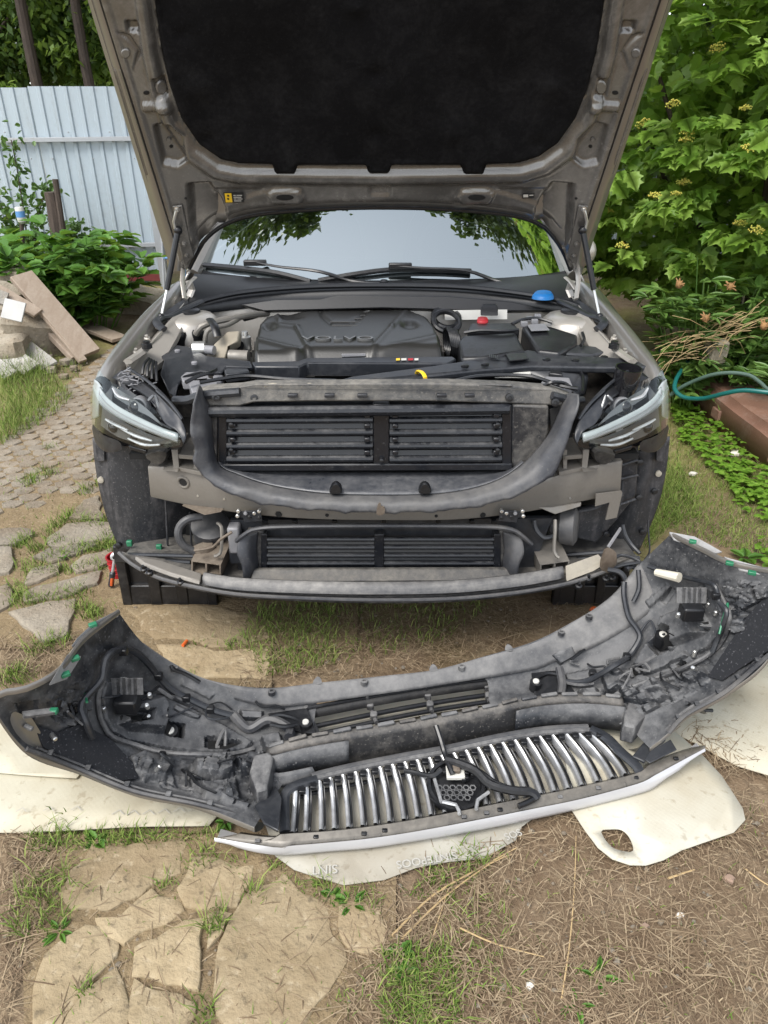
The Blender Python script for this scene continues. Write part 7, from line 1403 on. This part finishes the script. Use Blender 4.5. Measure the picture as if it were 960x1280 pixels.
# lush plant before the fence
M['lush'] = leafmat('lush_leaf', (0.055, 0.15, 0.018, 1), (0.085, 0.21, 0.028, 1), (0.13, 0.28, 0.045, 1), 0.35, 0.5)
peony('lovage_plant', 'lush bright green leafy plant between rubble and fence', (-2.72, 6.55, 0), 42, 0.86, 0.78, 9, [], mat='lush', outline=BROAD, size=(.13, .22), cap=280, tri=3)
peony('lovage_plant', 'smaller green plant spreading behind the rubble planks', (-3.6, 6.9, 0), 26, 0.70, 0.6, 19, [], mat='lush', outline=BROAD, size=(.12, .19), cap=160, tri=3)
M['vine'] = leafmat('vine_leaf', (0.05, 0.11, 0.03, 1), (0.075, 0.15, 0.04, 1), (0.11, 0.2, 0.06, 1), 0.3)
me, src = leaf_mesh('vine_leaf', OVAL, 0.15, 0.2); r_ = random.Random(41)
for lab, stems in (('climbing weed with small leaves against the left of the fence', [[(38, 330), (30, 270), (22, 215), (14, 175)], [(36, 320), (18, 290), (4, 262), (-6, 240)], [(40, 330), (44, 290), (52, 255), (60, 235)], [(34, 330), (26, 300), (12, 290)], [(20, 340), (8, 310), (-4, 300)], [(50, 335), (40, 318), (28, 312)]]), ('small leafy sucker growing beside the sawn stump', [[(84, 325), (88, 300), (94, 280)], [(86, 325), (96, 305), (104, 296)], [(80, 330), (84, 312), (100, 308)]])):
    c = at(stems[0][0][0], 345, 7.7); t = thing('climbing_weed', lab, 'weed', (c.x, 7.7, 0)); L = []
    for S_ in stems:
        P = crv([at(x, y, 7.9) for x, y in S_], 26); MB().tube(P, .006, 5).build('stem', M['bark'], t)
        for p in P:
            for j in range(7): L.append(leafT(p+rv(r_)*0.055, rv(r_)+V(0, 0, -.2), V(0, -0.6, 1)+rv(r_)*0.5, r_.uniform(.045, .09)))
    leafy(t, L, me, src, M['vine'], 'leaf', 140)
# low green weeds along the beam on the right, and by the lovage
gc = MB(); r_ = random.Random(52); me2, src2 = leaf_mesh('ground_leaf', BROAD, 0.12, 0.25)
for p in scatter([([(835, 500), (870, 510), (900, 530), (960, 578), (960, 640), (900, 600), (850, 550)], 330), ([(838, 480), (860, 490), (860, 530), (838, 520)], 130), ([(905, 600), (960, 610), (960, 660), (930, 650)], 60), ([(940, 680), (960, 690), (960, 720)], 10)], r_):
    a = r_.uniform(0, 2*pi); q = p+V(0, 0, r_.uniform(.01, .06))
    for f_ in range(3):
        add_leaf(gc, leafT(q, V(cos(a+f_*1.3-1.3), sin(a+f_*1.3-1.3), .15), V(0, 0, 1)+rv(r_)*.25, r_.uniform(.022, .042)), src2)
o = gc.build('ground_cover', leafmat('ground_cover_leaf', (0.09, 0.20, 0.02, 1), (0.15, 0.29, 0.03, 1), (0.22, 0.36, 0.05, 1), .35), recalc=False, ang=180); tag(o, 'bright green low weeds along the rusty beam right of the car', 'weeds', kind='stuff')
# single weeds in front
def weed(lab, px, py, n, size, seed, outline=BROAD):
    r_ = random.Random(seed); c = gz(px, py, 0.004); t = thing('small_weed', lab, 'weed', c, 'single weeds in the foreground'); me, src = leaf_mesh('weed_leaf', outline, .15, .25); me.materials.append(M['lush'])
    for k in range(n):
        a = 2*pi*k/n+r_.uniform(-.4, .4); inst('leaf', me, t, leafT(c+V(cos(a), sin(a), .3)*size*.15, V(cos(a), sin(a), r_.uniform(.1, .6)), V(0, 0, 1), size*r_.uniform(.6, 1.1)))
for args in (('broad leaved weed just below the tip of the centre mat', 415, 1122, 6, .032, 1), ('weed with long leaves below the mat near the bottom flagstones', 440, 1130, 6, .04, 2, LANCE), ('weed rosette left of the flagstones', 75, 1165, 7, .038, 3, LANCE), ('green weed growing at the edge of the lower left mat', 120, 1052, 6, .035, 4), ('weed beside the lower left mat corner', 282, 1028, 6, .035, 5), ('leafy weed in the grass at the bottom centre', 508, 1218, 7, .03, 6), ('small sprout in the straw right of the bottom centre', 748, 1222, 4, .05, 7, LANCE), ('tiny sprout below the right of the bottom centre', 722, 1256, 4, .045, 8, LANCE), ('dark green weed in the gap beside the left flagstones', 76, 695, 7, .06, 9), ('clover weed above the bottom edge', 500, 1195, 6, .035, 10), ('light green weed at the right edge behind the bumper', 932, 698, 5, .07, 11)): weed(*args)

# ---- rusty beam, hose, straw on it
M['rust'] = dusty('rusty_steel', (0.20, 0.105, 0.07, 1), (0.33, 0.27, 0.23, 1), 0.35, 5, (0.75, 0.9), 0.1, 0.05, 0.4, 0.3)
bm_ = thing('rusty_beam', 'long rusty steel channel edging the flower bed right of the car', 'beam', (2.2, 4.2, 0)); A0, A1 = V(2.02, 5.3, 0), V(2.10, 3.0, 0); d = (A1-A0).normalized(); nx = V(1, 0.04, 0)
prof = [(0.0, 0.0), (0.0, 0.16), (0.02, 0.175), (0.03, 0.21), (0.20, 0.235), (0.23, 0.225), (0.23, 0.0)]
MB().grid([[A0+(A1-A0)*t+nx*x+V(0, 0, z+0.006*mn.noise(V(t*9, z*4, 2))) for x, z in prof] for t in [k/24 for k in range(25)]]).build('channel', M['rust'], bm_, ang=40, solid=0.008)
for t in (0.12, 0.5, 0.8): MB().box(A0+(A1-A0)*t+nx*(-0.004)+V(0, 0, 0.08), (0.02, 0.1, 0.06)).build('weld_plate', M['rust'], bm_, bevel=0.003)
M['hose'] = plain('teal_hose', (0.008, 0.11, 0.10, 1), 0.4); M['hose2'] = plain('dark_green_hose', (0.05, 0.09, 0.07, 1), 0.5)
def hose(lab, L, r, mat):
    P = crv(a3(L), 50); o = MB().tube(P, r, 10).build('garden_hose', mat); return tag(o, lab, 'hose', 'hoses over the rusty beam')
hose('teal garden hose looping over the end of the rusty beam', [(876, 440, 4.6), (866, 446, 4.5), (854, 460, 4.3), (845, 475, 4.12), (844, 488, 4.02), (856, 497, 3.95), (880, 498, 3.85), (905, 492, 3.75), (930, 488, 3.68), (965, 491, 3.6), (1000, 492, 3.6)], .0125, M['hose'])
hose('dark green hose arching above the teal hose', [(838, 494, 4.1), (850, 485, 4.08), (866, 477, 4.05), (888, 469, 4.0), (912, 466, 3.95), (936, 469, 3.9), (950, 478, 3.85), (962, 488, 3.8), (985, 495, 3.8)], .011, M['hose2'])
hose('short grey hose end standing beside the car fender', [(826, 456, 4.4), (827, 440, 4.5), (829, 430, 4.6)], .02, M['hose2'])
sb = MB(); r_ = random.Random(61)
for k in range(150):
    p = at(r_.uniform(832, 935), 0, 4.2); x = r_.uniform(830, 940); y = lerp(445, 400, (x-830)/110)+r_.uniform(-16, 16); p = at(x, y, r_.uniform(4.1, 4.5)); p.z = max(p.z, 0.05)
    a = r_.gauss(0.55, .45)+(pi if r_.random() < .5 else 0); q = p+V(cos(a)*.25, r_.uniform(-.1, .1), sin(a)*.16)*r_.uniform(.3, 1.1); q.z = max(q.z, 0.03); sb.tube([p, lerp(p, q, .5)+V(0, 0, .015), q], .0016, 4)
o = sb.build('dry_stalks', M['stem'], recalc=False); tag(o, 'heap of dry yellow stalks lying under the peonies on the beam', 'stalks', kind='stuff')
tag(lump('field_stone', 'pale pointed stone on the rusty beam under the peony', at(893, 440, 4.25), .11, .09, .13, M['conc'], .4, 44, 'stone'), 'pale pointed stone on the rusty beam under the peony', 'stone')

# ---- trees: those behind the fence, and the tall ones whose crowns hang over the yard
def tree(name, lab, base, h, crown, trunk_r, mat, seed, n, leaf=(.10, .2), lean=V(0, 0, 0), limbs=7):
    r_ = random.Random(seed); t = thing(name, lab, 'tree', base, 'trees around the yard'); b = Vector(base); top = b+V(0, 0, h)+lean
    tr = MB().tube(crv([b, lerp(b, top, .35)+V(r_.uniform(-.15, .15), 0, 0), lerp(b, top, .7), top], 14), [trunk_r*(1-.8*k/13) for k in range(14)], 10).build('trunk', M['bark'], t)
    ends = []
    for k in range(limbs):
        c, rad = crown[k % len(crown)]; c = Vector(c); s0 = lerp(b, top, r_.uniform(.3, .8)); e = c+rv(r_).normalized()*rad*.5; MB().tube(crv([s0, lerp(s0, e, .5)+V(0, 0, .2), e], 8), [trunk_r*.4*(1-.8*j/7) for j in range(8)], 6).build('limb', M['bark'], tr)
    me, src = leaf_mesh(name+'_leaf', OVAL, .1, .2); mb = MB(); tot = sum(rad**2 for c, rad in crown)
    lsrc = MB(); lsrc.v = [V(0, 0, 0), V(.28, .45, .03), V(0, 1, -.1), V(-.28, .45, .03)]; lsrc.f = [(0, 1, 2, 3)]
    for c, rad in crown:
        c = Vector(c); m_ = int(n*rad**2/tot); ncl = max(8, m_//26)
        for q in range(ncl):
            d = rv(r_).normalized(); cc = c+d*rad*r_.uniform(.45, 1.0); cr = rad*.17
            for j in range(26): add_leaf(mb, leafT(cc+rv(r_)*cr*.6, rv(r_)+V(0, 0, -.5), V(0, 0, 1)+rv(r_)*.5+d*.3, r_.uniform(*leaf)), lsrc)
    o = mb.build('crown', mat, t, recalc=False, ang=180); o['kind'] = 'stuff'; return t
M['tree1'] = leafmat('tree_leaf', (0.05, 0.10, 0.022, 1), (0.085, 0.15, 0.035, 1), (0.13, 0.21, 0.055, 1), .35); M['tree2'] = leafmat('pine_leaf', (0.03, 0.06, 0.028, 1), (0.05, 0.085, 0.04, 1), (0.08, 0.12, 0.055, 1), .2); M['tree3'] = leafmat('light_shrub_leaf', (0.14, 0.23, 0.04, 1), (0.21, 0.33, 0.065, 1), (0.30, 0.42, 0.10, 1), .45); M['tree4'] = leafmat('shaded_tree_leaf', (0.025, 0.05, 0.016, 1), (0.04, 0.075, 0.022, 1), (0.06, 0.10, 0.03, 1), .12)
tree('pine_tree', 'tall dark conifer behind the fence at the left edge', (-4.6, 11.1, 0), 7.5, [((-7.0, 13.0, 3.6), 1.3), ((-6.2, 13.6, 5.2), 1.6), ((-8.2, 14.5, 3.4), 1.6), ((-5.4, 15, 3.6), 1.6), ((-6.8, 15, 5.4), 1.8)], .10, M['tree2'], 71, 12000)
tree('pine_tree', 'conifer with a thick bare trunk just left of the open hood', (-3.85, 11.15, 0), 7.5, [((-4.4, 12.8, 4.0), 1.2), ((-5.2, 13.2, 3.5), 1.0), ((-3.8, 12.2, 3.2), .9), ((-3.4, 14.5, 3.6), 1.6), ((-4.6, 14.5, 5.4), 1.7)], .09, M['tree2'], 72, 13000)
tree('garden_shrub', 'light green shrub showing just above the fence', (-6.2, 10.2, 0), 2.2, [((-6.6, 10.2, 2.0), .55), ((-5.6, 10.3, 2.05), .55), ((-4.9, 10.4, 1.9), .5), ((-7.4, 10.3, 2.1), .6)], .06, M['tree3'], 73, 5200, (.07, .13))
tree('garden_shrub', 'mid green bush between the conifers behind the fence', (-5.4, 11.4, 0), 3.2, [((-5.8, 11.6, 2.7), .75), ((-4.9, 11.8, 2.9), .75), ((-6.8, 11.6, 2.9), .8), ((-4.0, 11.8, 2.4), .7)], .08, M['tree1'], 74, 6000, (.08, .15))
for k_, (bx_, by_, sd, mt_, lab_) in enumerate(((-7.6, 12.0, 81, 'tree3', 'rounded pale green tree behind the left end of the fence'), (-5.6, 12.2, 82, 'tree1', 'dense green tree behind the middle of the fence'), (-3.9, 12.0, 83, 'tree3', 'pale green tree beside the hood behind the fence'), (-6.6, 16.0, 84, 'tree1', 'far green tree filling the gap between the conifers'))):
    tree('hedge_tree', lab_, (bx_, by_, 0), 3.4+k_*0.5, [((bx_, by_, 2.7), 1.1), ((bx_-.8, by_+.3, 3.3), 1.0), ((bx_+.8, by_+.4, 3.4), 1.1), ((bx_, by_+.6, 4.3), 1.3), ((bx_+.4, by_+.2, 2.2), .9)], .05, M[mt_], sd, 7000, (.09, .17))
tree('broadleaf_tree', 'tall broadleaf tree behind the fence left of the car, reflected in the windscreen', (-2.6, 10.4, 0), 9, [((-2.9, 8.0, 6.0), 1.6), ((-2.1, 7.2, 7.4), 1.3), ((-1.9, 7.6, 5.6), .9), ((-3.9, 8.8, 8.2), 1.9), ((-4.6, 9.6, 6.5), 1.6)], .2, M['tree4'], 75, 15000, (.2, .34))
tree('broadleaf_tree', 'tall broadleaf tree behind the shrub right of the car, reflected in the windscreen', (4.2, 9.2, 0), 9, [((2.8, 7.8, 6.0), 1.6), ((2.2, 7.2, 7.4), 1.2), ((2.0, 7.5, 5.4), .8), ((3.9, 8.6, 8.2), 1.9), ((4.6, 8.8, 6.0), 1.7), ((4.0, 7.6, 3.4), 1.5)], .2, M['tree4'], 76, 15000, (.2, .34))
tree('broadleaf_tree', 'dark tree filling the gap behind the large shrub', (5.4, 7.2, 0), 5, [((4.6, 6.8, 2.2), 1.4), ((3.4, 7.2, 1.8), 1.2), ((5.6, 6.2, 3), 1.5), ((2.6, 7.6, 1.6), .9), ((4.4, 6.8, 3.6), 1.5), ((3.0, 7.4, 3.0), 1.3), ((1.9, 8.2, 2.2), .9)], .14, M['tree1'], 77, 17000, (.10, .19))
